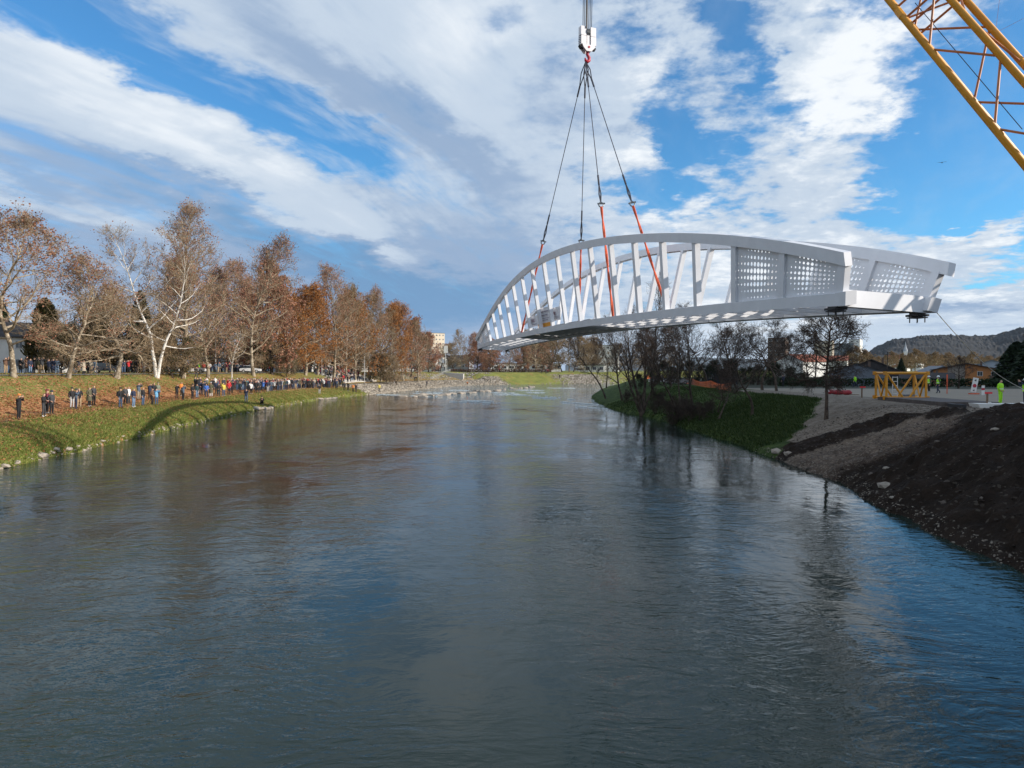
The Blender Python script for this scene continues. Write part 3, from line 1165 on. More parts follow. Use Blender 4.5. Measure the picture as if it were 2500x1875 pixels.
def near_u(px):
    best = min(range(0, 1001), key=lambda i: abs((lambda p: p.x / p.y * FPX + 1250)(bp(0, i / 1000, CT, .2)) - px))
    return best / 1000


BANS = [(1306, 1287, .36, 1.55, 'voc', 'white banner with round maroon emblem, farthest along the bridge'),
        (1338, 1306.5, .05, 2.1, 'mid', 'white banner with an orange strip along its foot'),
        (1361, 1340, .5, 1.8, 'ing', 'white banner with maroon lettering beside an orange sling')]
for x1, x0, h0, h1, kind, lab in BANS:
    banner(near_u(x1), near_u(x0), CT + h0, CT + h1, kind, lab)

for i, (sd, sx, sy, bx, u, _) in enumerate(SL):
    if bx:
        u = near_u(bx)
    foot = bp(sd, u, CT - .1, CW * .5)
    # the shackle lies on the straight line from apex to foot
    pf = Vector((foot.x / foot.y * FPX + 1250, 0, 0))
    best = None
    for j in range(1, 100):
        p = APEX.lerp(foot, j / 100)
        d = p - Vector((0, 0, CAM_Z))
        v = (d.z * math.cos(_a) + d.y * math.sin(_a)) / (d.y * math.cos(_a) - d.z * math.sin(_a))
        py = 937.5 - v * FPX
        if best is None or abs(py - sy) < best[0]:
            best = (abs(py - sy), j / 100)
    sh = APEX.lerp(foot, best[1])
    root = empty('sling', foot, 0, SLAB[i], 'sling', 'four slings carrying the bridge')
    dirv = (foot - APEX).normalized()
    sidev = dirv.cross(Vector((0, 1, 0))).normalized()
    L0 = (sh - APEX).length
    m = MB()
    m.tube([APEX + dirv * 2.2 - foot, sh - foot], .038, 6)
    m.obj('wire_rope', M_rope, root)
    for s in (-1, 1):                          # spliced eye at the top, bridle at the bottom
        m = MB()
        m.tube([APEX - foot, APEX + dirv * 1.1 + sidev * .16 * s - foot, APEX + dirv * 2.4 - foot], .05, 6)
        m.obj('eye_splice', M_rope, root)
        m = MB()
        m.tube([sh - dirv * 2.2 - foot, sh - dirv * 1.0 + sidev * .10 * s - foot, sh - foot], .04, 6)
        m.obj('bridle', M_rope, root)
    for g0, g1 in ((APEX + dirv * 2.2, APEX + dirv * 3.2), (sh - dirv * 3.0, sh - dirv * 2.0)):
        m = MB()
        m.tube([g0 - foot, g1 - foot], .085, 6)
        m.obj('ferrule', M_rope, root)
    m = MB()
    ring = [sh + sidev * .20 * math.cos(w) + dirv * (.26 * math.sin(w) + .12) - foot for w in [k_ * math.pi / 5 for k_ in range(11)]]
    m.tube(ring, .055, 6, cap=False)
    m.tube([sh - sidev * .30 - foot, sh + sidev * .34 - foot], .07, 6)
    m.obj('shackle', M_steel, root)
    m = MB()
    s0 = sh + dirv * .34
    n_ = 26
    for ph in (0, math.pi):
        pts = []
        for j in range(n_ + 1):
            t = j / n_
            c = s0.lerp(foot, t)
            w = t * 14 + ph
            q = dirv.cross(sidev)
            pts.append(c + (sidev * math.cos(w) + q * math.sin(w)) * .05 - foot)
        m.tube(pts, .068, 7)
    m.obj('round_sling', M_sling, root, smooth=True)

hb = at(1434, 97, HY)
block = empty('hook_block', hb, 0, 'white crane hook block with hazard stripes hanging above the bridge', 'hook block')
block.scale = (.84, .84, .84)
hx = Vector((.93, .37, 0))
hy = Vector((-.37, .93, 0))
HM = Matrix((hx, hy, Vector((0, 0, 1)))).transposed()
M_block = mat('block_paint', (0.74, 0.72, 0.74), 0.45, var=0.05)


def hpart(name, fn, mats, parent=block, smooth=False):
    m = MB()
    fn(m)
    return m.obj(name, mats, parent, smooth)


def V(a, b_, c):
    return HM @ Vector((a, b_, c))


for s in (-1, 1):
    hpart('cheek_plate', lambda m: (m.box(V(s * .60, 0, .82), (.66, .62, .95), HM), ), M_block)
    hpart('counterweight', lambda m: (m.box(V(s * .60, 0, -.22), (.66, .70, .95), HM), m.box(V(s * .60, -.36, .30), (.60, .04, .05), HM)), M_block)
    for j in range(5):
        hpart('hazard_stripe', lambda m: m.prism([V(s * .934, -.33, -.62 + j * .19), V(s * .934, .33, -.44 + j * .19), V(s * .934, .33, -.36 + j * .19), V(s * .934, -.33, -.54 + j * .19)], V(s * .006, 0, 0)), M_black)
hpart('centre_plate', lambda m: (m.box(V(0, -.20, .0), (.30, .10, 1.35), HM), m.box(V(0, .20, .0), (.30, .10, 1.35), HM)), M_block)
hpart('sheave', lambda m: [m.tube([V(x, 0, .75), V(x + .05, 0, .75)], .46, 18) for x in (-.2, -.08, .05, .16)], M_steel)
hpart('crosshead', lambda m: [m.prism([V(-.78, y, -.75), V(-.70, y, -1.0), V(-.30, y, -1.42), V(.30, y, -1.42), V(.70, y, -1.0), V(.82, y, -.85), V(.62, y, -.68), V(.3, y, -.72), V(-.3, y, -.72), V(-.62, y, -.66)], V(0, .12, 0)) for y in (-.42, .30)], M_block)
hpart('bolt', lambda m: m.tube([V(0, -.47, -.98), V(0, .47, -.98)], .13, 12), M_red)
for s in (-1, 1):
    hpart('side_hook', lambda m: m.tube([V(s * .55, .05, -1.0), V(s * .85, .05, -1.02), V(s * 1.0, .05, -.85), V(s * .95, .05, -.66)], [.16, .17, .13, .05], 7), M_dark)
hpart('hook', lambda m: m.tube([V(0, 0, -1.2), V(0, 0, -1.65), V(.22, 0, -1.95), V(.22, 0, -2.25), V(0, 0, -2.45), V(-.22, 0, -2.32), V(-.30, 0, -2.05)], [.16, .17, .19, .2, .2, .15, .06], 8), M_red, smooth=True)

# ------------------------------------------------------------------ crane boom
TIP = Vector((7.2, 64.0, 72.0))
BMID = at(2330, 102, 36.0)
bdir = (TIP - BMID).normalized()
foot_t = (BMID.z - 5.0) / bdir.z
BFOOT = BMID - bdir * foot_t
boom = empty('crane_boom', BFOOT, 0, 'tall yellow lattice crane boom leaning across the sky, hook ropes at its tip', 'crane')
horiz = Vector((bdir.x, bdir.y, 0)).normalized()
bw = (BMID - Vector((1.5, 0, CAM_Z - 1.2)))
bw = (bw - bdir * bw.dot(bdir)).normalized()   # the jib is slewed so that its two side faces nearly line up
bh = bw.cross(bdir).normalized()
if bh.x < 0:
    bh = -bh
BHW = 0.95                                     # half width of the lattice
boomL = (TIP - BFOOT).length


def bpt(t, a, b_):
    return bdir * t + bw * (a * BHW) + bh * (b_ * BHW + (.5 if a > 0 and b_ > 0 else 0))


for a_ in (-1, 1):
    for b_ in (-1, 1):
        m = MB()
        m.tube([bpt(0, a_, b_), bpt(boomL, a_, b_)], .165, 10)
        m.obj('chord', M_yel, boom, smooth=True)
PL = 2.9
np_ = int(boomL / PL)
lace_mesh = {}
for i in range(np_):
    t0, t1 = i * PL, (i + 1) * PL
    for fc in range(4):
        corners = [((-1, -1), (1, -1)), ((1, -1), (1, 1)), ((1, 1), (-1, 1)), ((-1, 1), (-1, -1))][fc]
        (a0, b0), (a1, b1) = corners
        if i % 2:
            (a0, b0), (a1, b1) = (a1, b1), (a0, b0)
        m = MB()
        m.tube([bpt(t0, a0, b0), bpt(t1, a1, b1)], .058, 6)
        m.obj('lacing', M_lace, boom)
    if i % 4 == 0:                             # section joint
        m = MB()
        for (a0, b0), (a1, b1) in [((-1, -1), (1, -1)), ((1, -1), (1, 1)), ((1, 1), (-1, 1)), ((-1, 1), (-1, -1))]:
            for dt in (-.45, .45):
                m.tube([bpt(t0 + dt, a0, b0), bpt(t0 + dt, a1, b1)], .062, 6)
        m.tube([bpt(t0 - .45, -1, -1), bpt(t0 - .45, 1, 1)], .055, 6)
        m.obj('joint_frame', M_lace, boom)
        for a_ in (-1, 1):
            for b_ in (-1, 1):
                m = MB()
                m.tube([bpt(t0 - .25, a_, b_), bpt(t0 + .25, a_, b_)], .19, 8)
                m.obj('pin_joint', M_yel, boom)
m = MB()                                       # ladder inside the lattice
for s in (-.18, .18):
    m.tube([bpt(foot_t - 6, .2, -.2) + bw * s, bpt(foot_t + 3.5, .2, -.2) + bw * s], .018, 4)
for j in range(30):
    c = bpt(foot_t - 6 + j * .32, .2, -.2)
    m.tube([c - bw * .18, c + bw * .18], .012, 4)
m.obj('ladder', M_dark, boom)
m = MB()
j0 = bpt(foot_t + 2.5, 1, 1)
m.tube([j0, j0 + bw * 1.0 + bh * 1.9 + bdir * .3], .04, 5)
j1 = bpt(foot_t - 2.8, 1, 1)
m.tube([j1, j1 + bh * 2.2 + bdir * 1.6], .05, 5)
m.tube([j0 + bw * 1.0 + bh * 1.9 + bdir * .3, bpt(foot_t - .5, 1, 1)], .008, 3)
m.tube([j1 + bh * 2.2 + bdir * 1.6, bpt(foot_t - .5, 1, 1)], .008, 3)
m.obj('rope_guide', M_lace, boom)
m = MB()
hd = TIP - BFOOT
m.box(hd, (1.6, 2.6, 1.2), HM)
for x in (-.4, 0, .4):
    m.tube([hd + HM @ Vector((x - .05, 0, -.9)), hd + HM @ Vector((x + .05, 0, -.9))], .6, 14)
m.obj('boom_head', M_yel, boom)

ropes = empty('hoist_rope', hb + Vector((0, 0, 1.2)), 0, 'bundle of thin steel hoist ropes running up from the hook block', 'rope')
for k_ in range(7):
    m = MB()
    x = -.62 + k_ * .2
    t = TIP + Vector((0, 0, -1.2)) + HM @ Vector((x * .8, 0, 0)) - ropes.location
    m.tube([HM @ Vector((x * .75, 0, -.1)), t], .032 if k_ != 2 else .03, 5)
    m.obj('rope_strand', M_rope, ropes)
m = MB()
m.tube([HM @ Vector((-.25, -.3, -.3)), HM @ Vector((-.22, -.3, 2.4))], .07, 6)
m.obj('limit_weight', M_black, ropes)
# ------------------------------------------------------------------ trees
def bark_material(name, c1, c2, scale=2.0, c3=None):
    m = bpy.data.materials.new(name)
    m.use_nodes = True
    k = NT(m.node_tree)
    b = m.node_tree.nodes['Principled BSDF']
    b.inputs['Roughness'].default_value = 0.9
    b.inputs['Specular IOR Level'].default_value = 0.2
    tc = k.n('ShaderNodeTexCoord')
    f = k.smooth(k.noise(k.mapping(tc.outputs['Object'], scale=(1, 1, .55)), scale, 6, 0.65), .40, .60)
    c = k.mix(f, c1, c2)
    if c3:
        g = k.smooth(k.noise(k.mapping(tc.outputs['Object'], loc=(5, 2, 1)), scale * 2.2, 4, 0.6), .56, .66)
        c = k.mix(g, c, c3)
    k.link(c, b.inputs['Base Color'])
    return m


def leaf_material(name, cols, tr=0.35):
    """dry leaves, each one its own tone"""
    m = bpy.data.materials.new(name)
    m.use_nodes = True
    k = NT(m.node_tree)
    b = m.node_tree.nodes['Principled BSDF']
    b.inputs['Roughness'].default_value = 0.75
    b.inputs['Specular IOR Level'].default_value = 0.25
    geo = k.n('ShaderNodeNewGeometry')
    rmp = k.n('ShaderNodeValToRGB')
    el = rmp.color_ramp.elements
    el[0].color = (*cols[0], 1)
    el[1].color = (*cols[-1], 1)
    for i, c in enumerate(cols[1:-1]):
        e = el.new((i + 1) / (len(cols) - 1))
        e.color = (*c, 1)
    k.link(geo.outputs['Random Per Island'], rmp.inputs[0])
    k.link(rmp.outputs[0], b.inputs['Base Color'])
    t = k.n('ShaderNodeBsdfTranslucent')
    k.link(rmp.outputs[0], t.inputs[0])
    mx = k.n('ShaderNodeMixShader')
    mx.inputs[0].default_value = tr
    k.link(b.outputs[0], mx.inputs[1])
    k.link(t.outputs[0], mx.inputs[2])
    k.link(mx.outputs[0], m.node_tree.nodes['Material Output'].inputs[0])
    return m


M_plane = bark_material('plane_bark', (0.135, 0.105, 0.072), (0.34, 0.285, 0.21), 1.4, (0.50, 0.44, 0.35))
M_birch = bark_material('white_bark', (0.55, 0.52, 0.47), (0.74, 0.71, 0.66), 1.4, (0.30, 0.25, 0.19))
M_bark = bark_material('dark_bark', (0.045, 0.034, 0.027), (0.105, 0.080, 0.062), 2.5)
M_browntw = bark_material('brown_twigs', (0.20, 0.145, 0.09), (0.38, 0.295, 0.195), 1.5)
M_darktw = bark_material('dark_twigs', (0.040, 0.030, 0.026), (0.085, 0.062, 0.050), 1.5)
M_leafred = leaf_material('russet_leaves', [(0.20, 0.085, 0.052), (0.36, 0.17, 0.105), (0.46, 0.265, 0.18), (0.30, 0.135, 0.085)])
M_leafora = leaf_material('orange_leaves', [(0.24, 0.085, 0.022), (0.38, 0.16, 0.045), (0.46, 0.22, 0.07), (0.28, 0.10, 0.03)])
M_leafdull = leaf_material('dull_leaves', [(0.14, 0.09, 0.045), (0.24, 0.165, 0.085), (0.30, 0.21, 0.12), (0.19, 0.12, 0.06)])
M_needle = leaf_material('dark_needles', [(0.010, 0.022, 0.010), (0.022, 0.040, 0.015), (0.035, 0.055, 0.020), (0.014, 0.028, 0.012)], 0.15)
M_thuja = leaf_material('hedge_needles', [(0.045, 0.045, 0.016), (0.075, 0.065, 0.022), (0.10, 0.08, 0.028), (0.055, 0.05, 0.02)], 0.2)
M_fallen = leaf_material('fallen_leaf', [(0.16, 0.055, 0.022), (0.30, 0.12, 0.045), (0.46, 0.24, 0.11), (0.24, 0.09, 0.033), (0.38, 0.17, 0.07)], 0.1)


def rot_to(d, ang, az):
    """direction d tilted by ang towards azimuth az around d"""
    a = d.orthogonal().normalized()
    b_ = d.cross(a)
    return (d * math.cos(ang) + (a * math.cos(az) + b_ * math.sin(az)) * math.sin(ang)).normalized()


class Tree:
    """grows a skeleton; local units are metres, foot at the origin"""
    def __init__(self, seed, H, r0, limbs=22, first=.22, crown=.34, limb_ang=(75, 28), sub=8, twigs=6, droop=.0, leaf_n=2200, leaf_s=.34,
                 leaf_lo=.0, stems=None, gnarl=.10, twig_len=.9, sprig=3, top_bias=1.0, limb_up=.08, tw_r=.016, clump=None, leader=True):
        self.r = random.Random(seed)
        self.H = H
        rr = self.r
        self.trunk, self.twig = MB(), MB()
        self.sprV = []
        self.tips = []
        self.gn = gnarl
        stems = stems or [((0, 0, 0), (rr.uniform(-.05, .05), rr.uniform(-.05, .05), 1), H, r0)]
        for (p, d, L, r_) in stems:
            d = Vector(d).normalized()
            path, rad = self.path(Vector(p), d, L, r_, 10, up=.06, tip=.10)
            self.trunk.tube([path[0] - Vector((0, 0, .5)), path[0]] + path[1:], [rad[0] * 1.35, rad[0] * 1.15] + rad[1:], 8)
            for i in range(limbs):
                f = first + (1 - first) * ((i + rr.random() * .8) / limbs) ** top_bias
                f = min(f, .985)
                base, bd = self.sample(path, f)
                g = (f - first) / (1 - first)
                prof = (1 - .70 * g ** 1.9) * (.62 + .38 * min(1, g / .22))
                ll = crown * H * prof * rr.uniform(.75, 1.2)
                an = R(limb_ang[0] + (limb_ang[1] - limb_ang[0]) * g + rr.uniform(-12, 12))
                ld = rot_to(bd, an, i * 2.4 + rr.uniform(-.5, .5))
                lr = max(.03, min(.8 * self.rad(rad, f), .026 * ll * (r0 / (.018 * H)) ** .5 + .02))
                lp, lrad = self.path(base, ld, ll, lr, 6, up=limb_up * (1 + g), dr=droop * (1 - g), tip=.22)
                self.trunk.tube(lp, lrad, 5, cap=False)
                for j in range(sub):
                    f2 = .25 + .75 * (j + rr.random()) / sub
                    f2 = min(f2, .99)
                    b2, d2 = self.sample(lp, f2)
                    l2 = ll * (.42 * (1 - .55 * f2) + .12) * rr.uniform(.7, 1.25)
                    e2 = rot_to(d2, R(rr.uniform(28, 62)), rr.uniform(0, 6.28))
                    r2 = max(.018, self.rad(lrad, f2) * .55)
                    bp_, br = self.path(b2, e2, l2, r2, 3, up=.10, dr=droop * .8, tip=.35)
                    self.twig.tube(bp_, br, 3, cap=False)
                    for q in range(twigs):
                        f3 = .2 + .8 * (q + rr.random()) / twigs
                        f3 = min(f3, .99)
                        b3, d3 = self.sample(bp_, f3)
                        l3 = twig_len * rr.uniform(.5, 1.2) * (.5 + .03 * H)
                        e3 = rot_to(d3, R(rr.uniform(20, 65)), rr.uniform(0, 6.28))
                        tp, trr = self.path(b3, e3, l3, tw_r, 2, up=.12, dr=droop, tip=.5)
                        self.twig.tube(tp, trr, 3, cap=False)
                        self.tips.append((tp[-1], e3, g))
                        for s in range(sprig):
                            b4, d4 = self.sample(tp, rr.uniform(.2, 1))
                            e4 = rot_to(d4, R(rr.uniform(15, 70)), rr.uniform(0, 6.28))
                            e4.z += .15 - droop
                            self.sprV.append((b4, b4 + e4.normalized() * l3 * rr.uniform(.4, .9)))
                            self.tips.append((self.sprV[-1][1], e4, g))
        self.leaf_n, self.leaf_s, self.leaf_lo, self.clump = leaf_n, leaf_s, leaf_lo, clump

    def path(self, p, d, L, r_, n, up=.0, dr=0.0, tip=.3):
        rr = self.r
        pts, rad = [p.copy()], [r_]
        for i in range(n):
            g = self.gn * (1.6 if n < 8 else 1)
            d = (d + Vector((rr.gauss(0, g), rr.gauss(0, g), rr.gauss(0, g) * .6 + up - dr * .35))).normalized()
            p = p + d * (L / n)
            pts.append(p.copy())
            rad.append(r_ * (1 - (1 - tip) * ((i + 1) / n) ** .85))
        return pts, rad

    @staticmethod
    def sample(path, f):
        x = f * (len(path) - 1)
        i = min(int(x), len(path) - 2)
        return path[i].lerp(path[i + 1], x - i), (path[i + 1] - path[i]).normalized()

    @staticmethod
    def rad(rad, f):
        x = f * (len(rad) - 1)
        i = min(int(x), len(rad) - 2)
        return rad[i] * (1 - x + i) + rad[i + 1] * (x - i)

    def meshes(self, mt, mtw, mlf):
        rr = self.r
        out = [('trunk', self.trunk.mesh('trunk', mt, True))]
        tw = self.twig
        for a, b_ in self.sprV:                             # last sprigs: slim three sided slivers
            d = (b_ - a)
            s = d.orthogonal().normalized() * .013
            n = d.normalized().cross(s)
            tw.add([a + s, a - s * .5 + n * .9, a - s * .5 - n * .9, b_], [(0, 1, 3), (1, 2, 3), (2, 0, 3)])
        out.append(('twigs', tw.mesh('twigs', mtw)))
        if self.leaf_n:
            n = self.leaf_n
            idx = [rr.randrange(len(self.tips)) for _ in range(n)]
            V_ = np.empty((n, 5, 3), np.float32)
            keep = 0
            for i in idx:
                p, d, g = self.tips[i]
                if self.leaf_lo > 0 and g < self.leaf_lo and rr.random() < .75:
                    continue
                if self.clump and mnoise.noise(p * self.clump) < rr.uniform(-.25, .25):
                    continue
                p = p + Vector((rr.gauss(0, .16), rr.gauss(0, .16), rr.gauss(0, .16) - .08))
                a = Vector((rr.gauss(0, 1), rr.gauss(0, 1), rr.gauss(0, 1))).normalized()
                b_ = a.orthogonal().normalized()
                c = a.cross(b_)
                s = self.leaf_s * rr.uniform(.55, 1.15) * .5
                V_[keep] = [tuple(p + b_ * s), tuple(p + c * s * .75 + b_ * s * .15), tuple(p - b_ * s * .7 + c * s * .45 + a * s * .3), tuple(p - b_ * s * .7 - c * s * .45), tuple(p - c * s * .75 + b_ * s * .15 + a * s * .25)]
                keep += 1
            V_ = V_[:keep]
            out.append(('leaves', np_mesh('leaves', V_.reshape(-1, 3), np.arange(keep * 5).reshape(-1, 5), mlf)))
        return out


def plant(parts, name, loc, rz, sc, label, cat='tree', group=None):
    root = empty(name, loc, rz, label, cat, group)
    root.scale = (sc[0], sc[0], sc[1]) if isinstance(sc, tuple) else (sc, sc, sc)
    for nm, me in parts:
        o = link(nm, me, root)
        if nm in ('twigs', 'leaves'):
            o['kind'] = 'stuff'
    return root


def P(seed, **kw):
    mt, mtw, ml = kw.pop('mats')
    return Tree(seed, **kw).meshes(mt, mtw, ml)


PL_ = (M_plane, M_browntw, M_leafred)
T_big = P(11, H=26.5, r0=.44, limbs=40, first=.10, crown=.30, limb_ang=(88, 24), sub=10, twigs=7, leaf_n=5200, leaf_s=.24, droop=.12, leaf_lo=.25, mats=PL_, sprig=4)
T_spread = P(12, H=19, r0=.29, limbs=26, first=.20, crown=.46, limb_ang=(85, 30), sub=10, twigs=7, leaf_n=8500, leaf_s=.27, clump=.30, mats=PL_, gnarl=.15, sprig=4)
T_mid = P(13, H=15, r0=.28, limbs=26, first=.16, crown=.46, limb_ang=(90, 30), sub=9, twigs=7, leaf_n=4200, leaf_s=.24, droop=.14, mats=PL_, gnarl=.16, clump=.4, sprig=4)
T_poll = P(14, H=8.5, r0=.38, limbs=22, first=.36, crown=.85, limb_ang=(100, 30), sub=9, twigs=7, leaf_n=2200, leaf_s=.20, droop=.24, mats=(M_plane, M_browntw, M_leafdull), gnarl=.22, sprig=4)
T_twin = P(15, H=20, r0=.28, stems=[((0, 0, 0), (-.13, 0, 1), 20, .27), ((.15, 0, 0), (.20, -.05, 1), 19, .25)], limbs=18, first=.24, crown=.32, limb_ang=(80, 28), sub=8, twigs=6,
           leaf_n=3400, leaf_s=.24, mats=(M_birch, M_browntw, M_leafred), gnarl=.12, clump=.4, droop=.08, sprig=4)
T_tall2 = P(16, H=24, r0=.36, limbs=36, first=.12, crown=.36, limb_ang=(88, 26), sub=9, twigs=7, leaf_n=5600, leaf_s=.26, droop=.12, mats=PL_, leaf_lo=.25, sprig=4)
T_ora = P(17, H=21, r0=.36, limbs=30, first=.12, crown=.44, limb_ang=(88, 28), sub=8, twigs=6, leaf_n=12000, leaf_s=.36, droop=.14, mats=(M_plane, M_browntw, M_leafora))
T_tall3 = P(18, H=25, r0=.38, limbs=36, first=.12, crown=.36, limb_ang=(85, 24), sub=9, twigs=7, leaf_n=6800, leaf_s=.28, droop=.10, mats=PL_, sprig=4)
T_young = P(19, H=9, r0=.11, limbs=18, first=.26, crown=.36, limb_ang=(75, 30), sub=6, twigs=5, leaf_n=350, leaf_s=.20, mats=(M_birch, M_browntw, M_leafdull))
T_far1 = P(20, H=20, r0=.32, limbs=30, first=.12, crown=.42, limb_ang=(85, 28), sub=8, twigs=7, leaf_n=5200, leaf_s=.32, mats=PL_, sprig=4)
T_far2 = P(21, H=18, r0=.30, limbs=28, first=.12, crown=.46, limb_ang=(85, 30), sub=8, twigs=7, leaf_n=2600, leaf_s=.30, mats=(M_plane, M_browntw, M_leafdull), droop=.10, sprig=4)
T_far3 = P(22, H=15, r0=.28, limbs=24, first=.10, crown=.52, limb_ang=(80, 35), sub=9, twigs=7, leaf_n=3600, leaf_s=.32, mats=(M_bark, M_browntw, M_leafdull), droop=.12, sprig=4)
T_rust = P(23, H=16, r0=.28, limbs=28, first=.08, crown=.40, limb_ang=(85, 30), sub=8, twigs=6, leaf_n=7500, leaf_s=.42, mats=(M_bark, M_browntw, M_leafred))
DK = (M_bark, M_darktw, None)
T_will = P(31, H=15.5, r0=.38, stems=[((0, 0, 0), (-.16, .05, 1), 15.5, .30), ((.1, .1, 0), (.16, 0, 1), 15, .28), ((-.1, 0, 0), (-.42, .1, 1), 13, .20), ((.2, 0, 0), (.45, .1, 1), 12.5, .2)],
           limbs=9, first=.25, crown=.30, limb_ang=(45, 22), sub=6, twigs=5, leaf_n=0, mats=DK, gnarl=.09, limb_up=.12, twig_len=.9, sprig=3, tw_r=.012)
T_bare1 = P(32, H=14, r0=.20, limbs=20, first=.22, crown=.36, limb_ang=(62, 26), sub=7, twigs=5, leaf_n=0, mats=DK, gnarl=.13, sprig=3, tw_r=.012)
T_bare2 = P(33, H=11, r0=.20, limbs=18, first=.30, crown=.50, limb_ang=(82, 36), sub=7, twigs=6, leaf_n=0, mats=DK, gnarl=.18, sprig=3, droop=.03, tw_r=.012)
T_alder = P(34, H=12, r0=.20, limbs=46, first=.26, crown=.30, limb_ang=(92, 45), sub=10, twigs=8, leaf_n=1500, leaf_s=.13, mats=(M_bark, M_darktw, M_darktw), gnarl=.10, droop=.14, sprig=5, twig_len=.7, tw_r=.012)
T_slim = P(35, H=12, r0=.16, stems=[((0, 0, 0), (-.22, .1, 1), 12, .16), ((.1, 0, 2.2), (.12, .1, 1), 9, .1)], limbs=14, first=.3, crown=.26, limb_ang=(55, 25), sub=7, twigs=6, leaf_n=0, mats=DK, gnarl=.12)
T_shrub = P(36, H=3.2, r0=.05, stems=[((random.uniform(-.7, .7), random.uniform(-.5, .5), 0), (random.uniform(-.6, .6), random.uniform(-.6, .6), 1), random.uniform(2, 3.6), .045) for _ in range(10)],
            limbs=7, first=.2, crown=.35, limb_ang=(55, 30), sub=4, twigs=4, leaf_n=0, mats=DK, gnarl=.16, twig_len=.5, tw_r=.010)
T_orch = P(37, H=4.2, r0=.13, limbs=14, first=.30, crown=.55, limb_ang=(80, 30), sub=7, twigs=6, leaf_n=0, mats=DK, gnarl=.2, twig_len=.5, tw_r=.01)


def conifer(seed, H, rad, mt, n=7000, s=.55, power=.85, col=False):
    """evergreen built of drooping sprays round a trunk"""
    rr = random.Random(seed)
    m = MB()
    m.tube([(0, 0, -.5), (0, 0, H * .5), (0, 0, H * .97)], [H * .018, H * .011, .02], 7)
    V_ = []
    for i in range(n):
        t = rr.random() ** .8
        z = H * (.04 + .96 * t)
        env = rad * ((1 - t) ** power if not col else min(1, (1 - t) * 3.2) ** .7 * (.8 + .2 * math.sin(t * 9 + seed)))
        env *= 1 + .30 * mnoise.noise((math.sin(z * 2.2) + seed, z * .9, i % 7))
        a = rr.uniform(0, 6.283)
        env *= 1 + .22 * mnoise.noise((math.cos(a) * 1.6, math.sin(a) * 1.6, z * .7 + seed))
        q = env * rr.uniform(.35, 1.0) ** .6
        p = Vector((math.cos(a) * q, math.sin(a) * q, z - q * .18 * (0 if col else 1)))
        o = Vector((math.cos(a), math.sin(a), (-.35 if not col else .9) + rr.gauss(0, .3))).normalized()
        sd = o.cross(Vector((rr.gauss(0, .4), rr.gauss(0, .4), 1))).normalized()
        L = s * rr.uniform(.6, 1.3)
        w = L * .30
        V_.append([tuple(p - o * L * .4), tuple(p + sd * w), tuple(p + o * L * .6), tuple(p - sd * w)])
    V_ = np.array(V_, np.float32)
    return [('trunk', m.mesh('trunk', M_bark, True)), ('leaves', np_mesh('leaves', V_.reshape(-1, 3), np.arange(n * 4).reshape(-1, 4), mt))]


C_spruce = conifer(3, 14, 3.6, M_needle, 9000, .7)
C_thuja = conifer(5, 9, 3.0, M_thuja, 8000, .55, col=True)
C_pine = conifer(8, 12, 3.8, M_needle, 8000, .65, power=.6)

T_low = P(24, H=7.5, r0=.12, limbs=22, first=.06, crown=.55, limb_ang=(75, 35), sub=8, twigs=7, leaf_n=2200, leaf_s=.26, mats=(M_bark, M_browntw, M_leafdull), droop=.1, sprig=4, tw_r=.02)
T_low2 = P(25, H=6.5, r0=.12, limbs=22, first=.05, crown=.62, limb_ang=(75, 35), sub=8, twigs=7, leaf_n=2600, leaf_s=.26, mats=(M_bark, M_browntw, M_thuja), droop=.1, sprig=4, tw_r=.02)

# the plane trees along the leafy bank: column in the photograph, depth, prototype, height scale, width scale, label
ROWL = [
    (34, 74, T_spread, .86, 1.0, 'spreading plane tree with russet leaves, nearest of the bank row, pale mottled trunk'),
    (166, 83, T_mid, .86, 1.0, 'smaller plane tree with pale mottled trunk and crooked low limbs behind the photographers'),
    (285, 93, T_poll, 1.0, 1.0, 'short pollarded plane tree with thick trunk and drooping twigs'),
    (382, 104, T_twin, 1.0, 1.0, 'white barked tree splitting into two stems from one base'),
    (445, 112, T_big, .94, 1.05, 'tallest plane tree of the bank row, straight trunk beside the white twin stem tree'),
    (508, 121, T_far1, .92, .95, 'plane tree with pale greenish trunk just past the tallest tree'),
    (566, 128, T_young, 1.0, 1.0, 'young slim tree with thin white trunk on the grassy slope'),
    (619, 143, T_tall2, 1.1, 1.05, 'tall plane tree with dark trunk and pink tinged crown'),
    (664, 154, T_rust, 1.35, 1.15, 'plane tree with russet crown beside the orange leaved tree'),
    (705, 165, T_ora, .85, .95, 'lower plane tree with orange leaves in front of the grey hall'),
    (746, 175, T_ora, .92, 1.1, 'plane tree still full of bright orange leaves'),
    (775, 188, T_far1, .95, .9, 'plane tree with slanting pale limb just past the orange leaved tree'),
    (815, 192, T_tall3, 1.12, 1.0, 'tall narrow topped plane tree standing above the stone steps'),
]
for i, (px, Y, T, sh, sw, lab) in enumerate(ROWL):
    q = stand(px, Y)
    plant(T, 'plane_tree' if T not in (T_twin, T_young) else 'birch_tree', q, i * 1.9 if T is not T_twin else 0.25, (sw, sh), lab, 'tree', 'trees along the leafy bank')
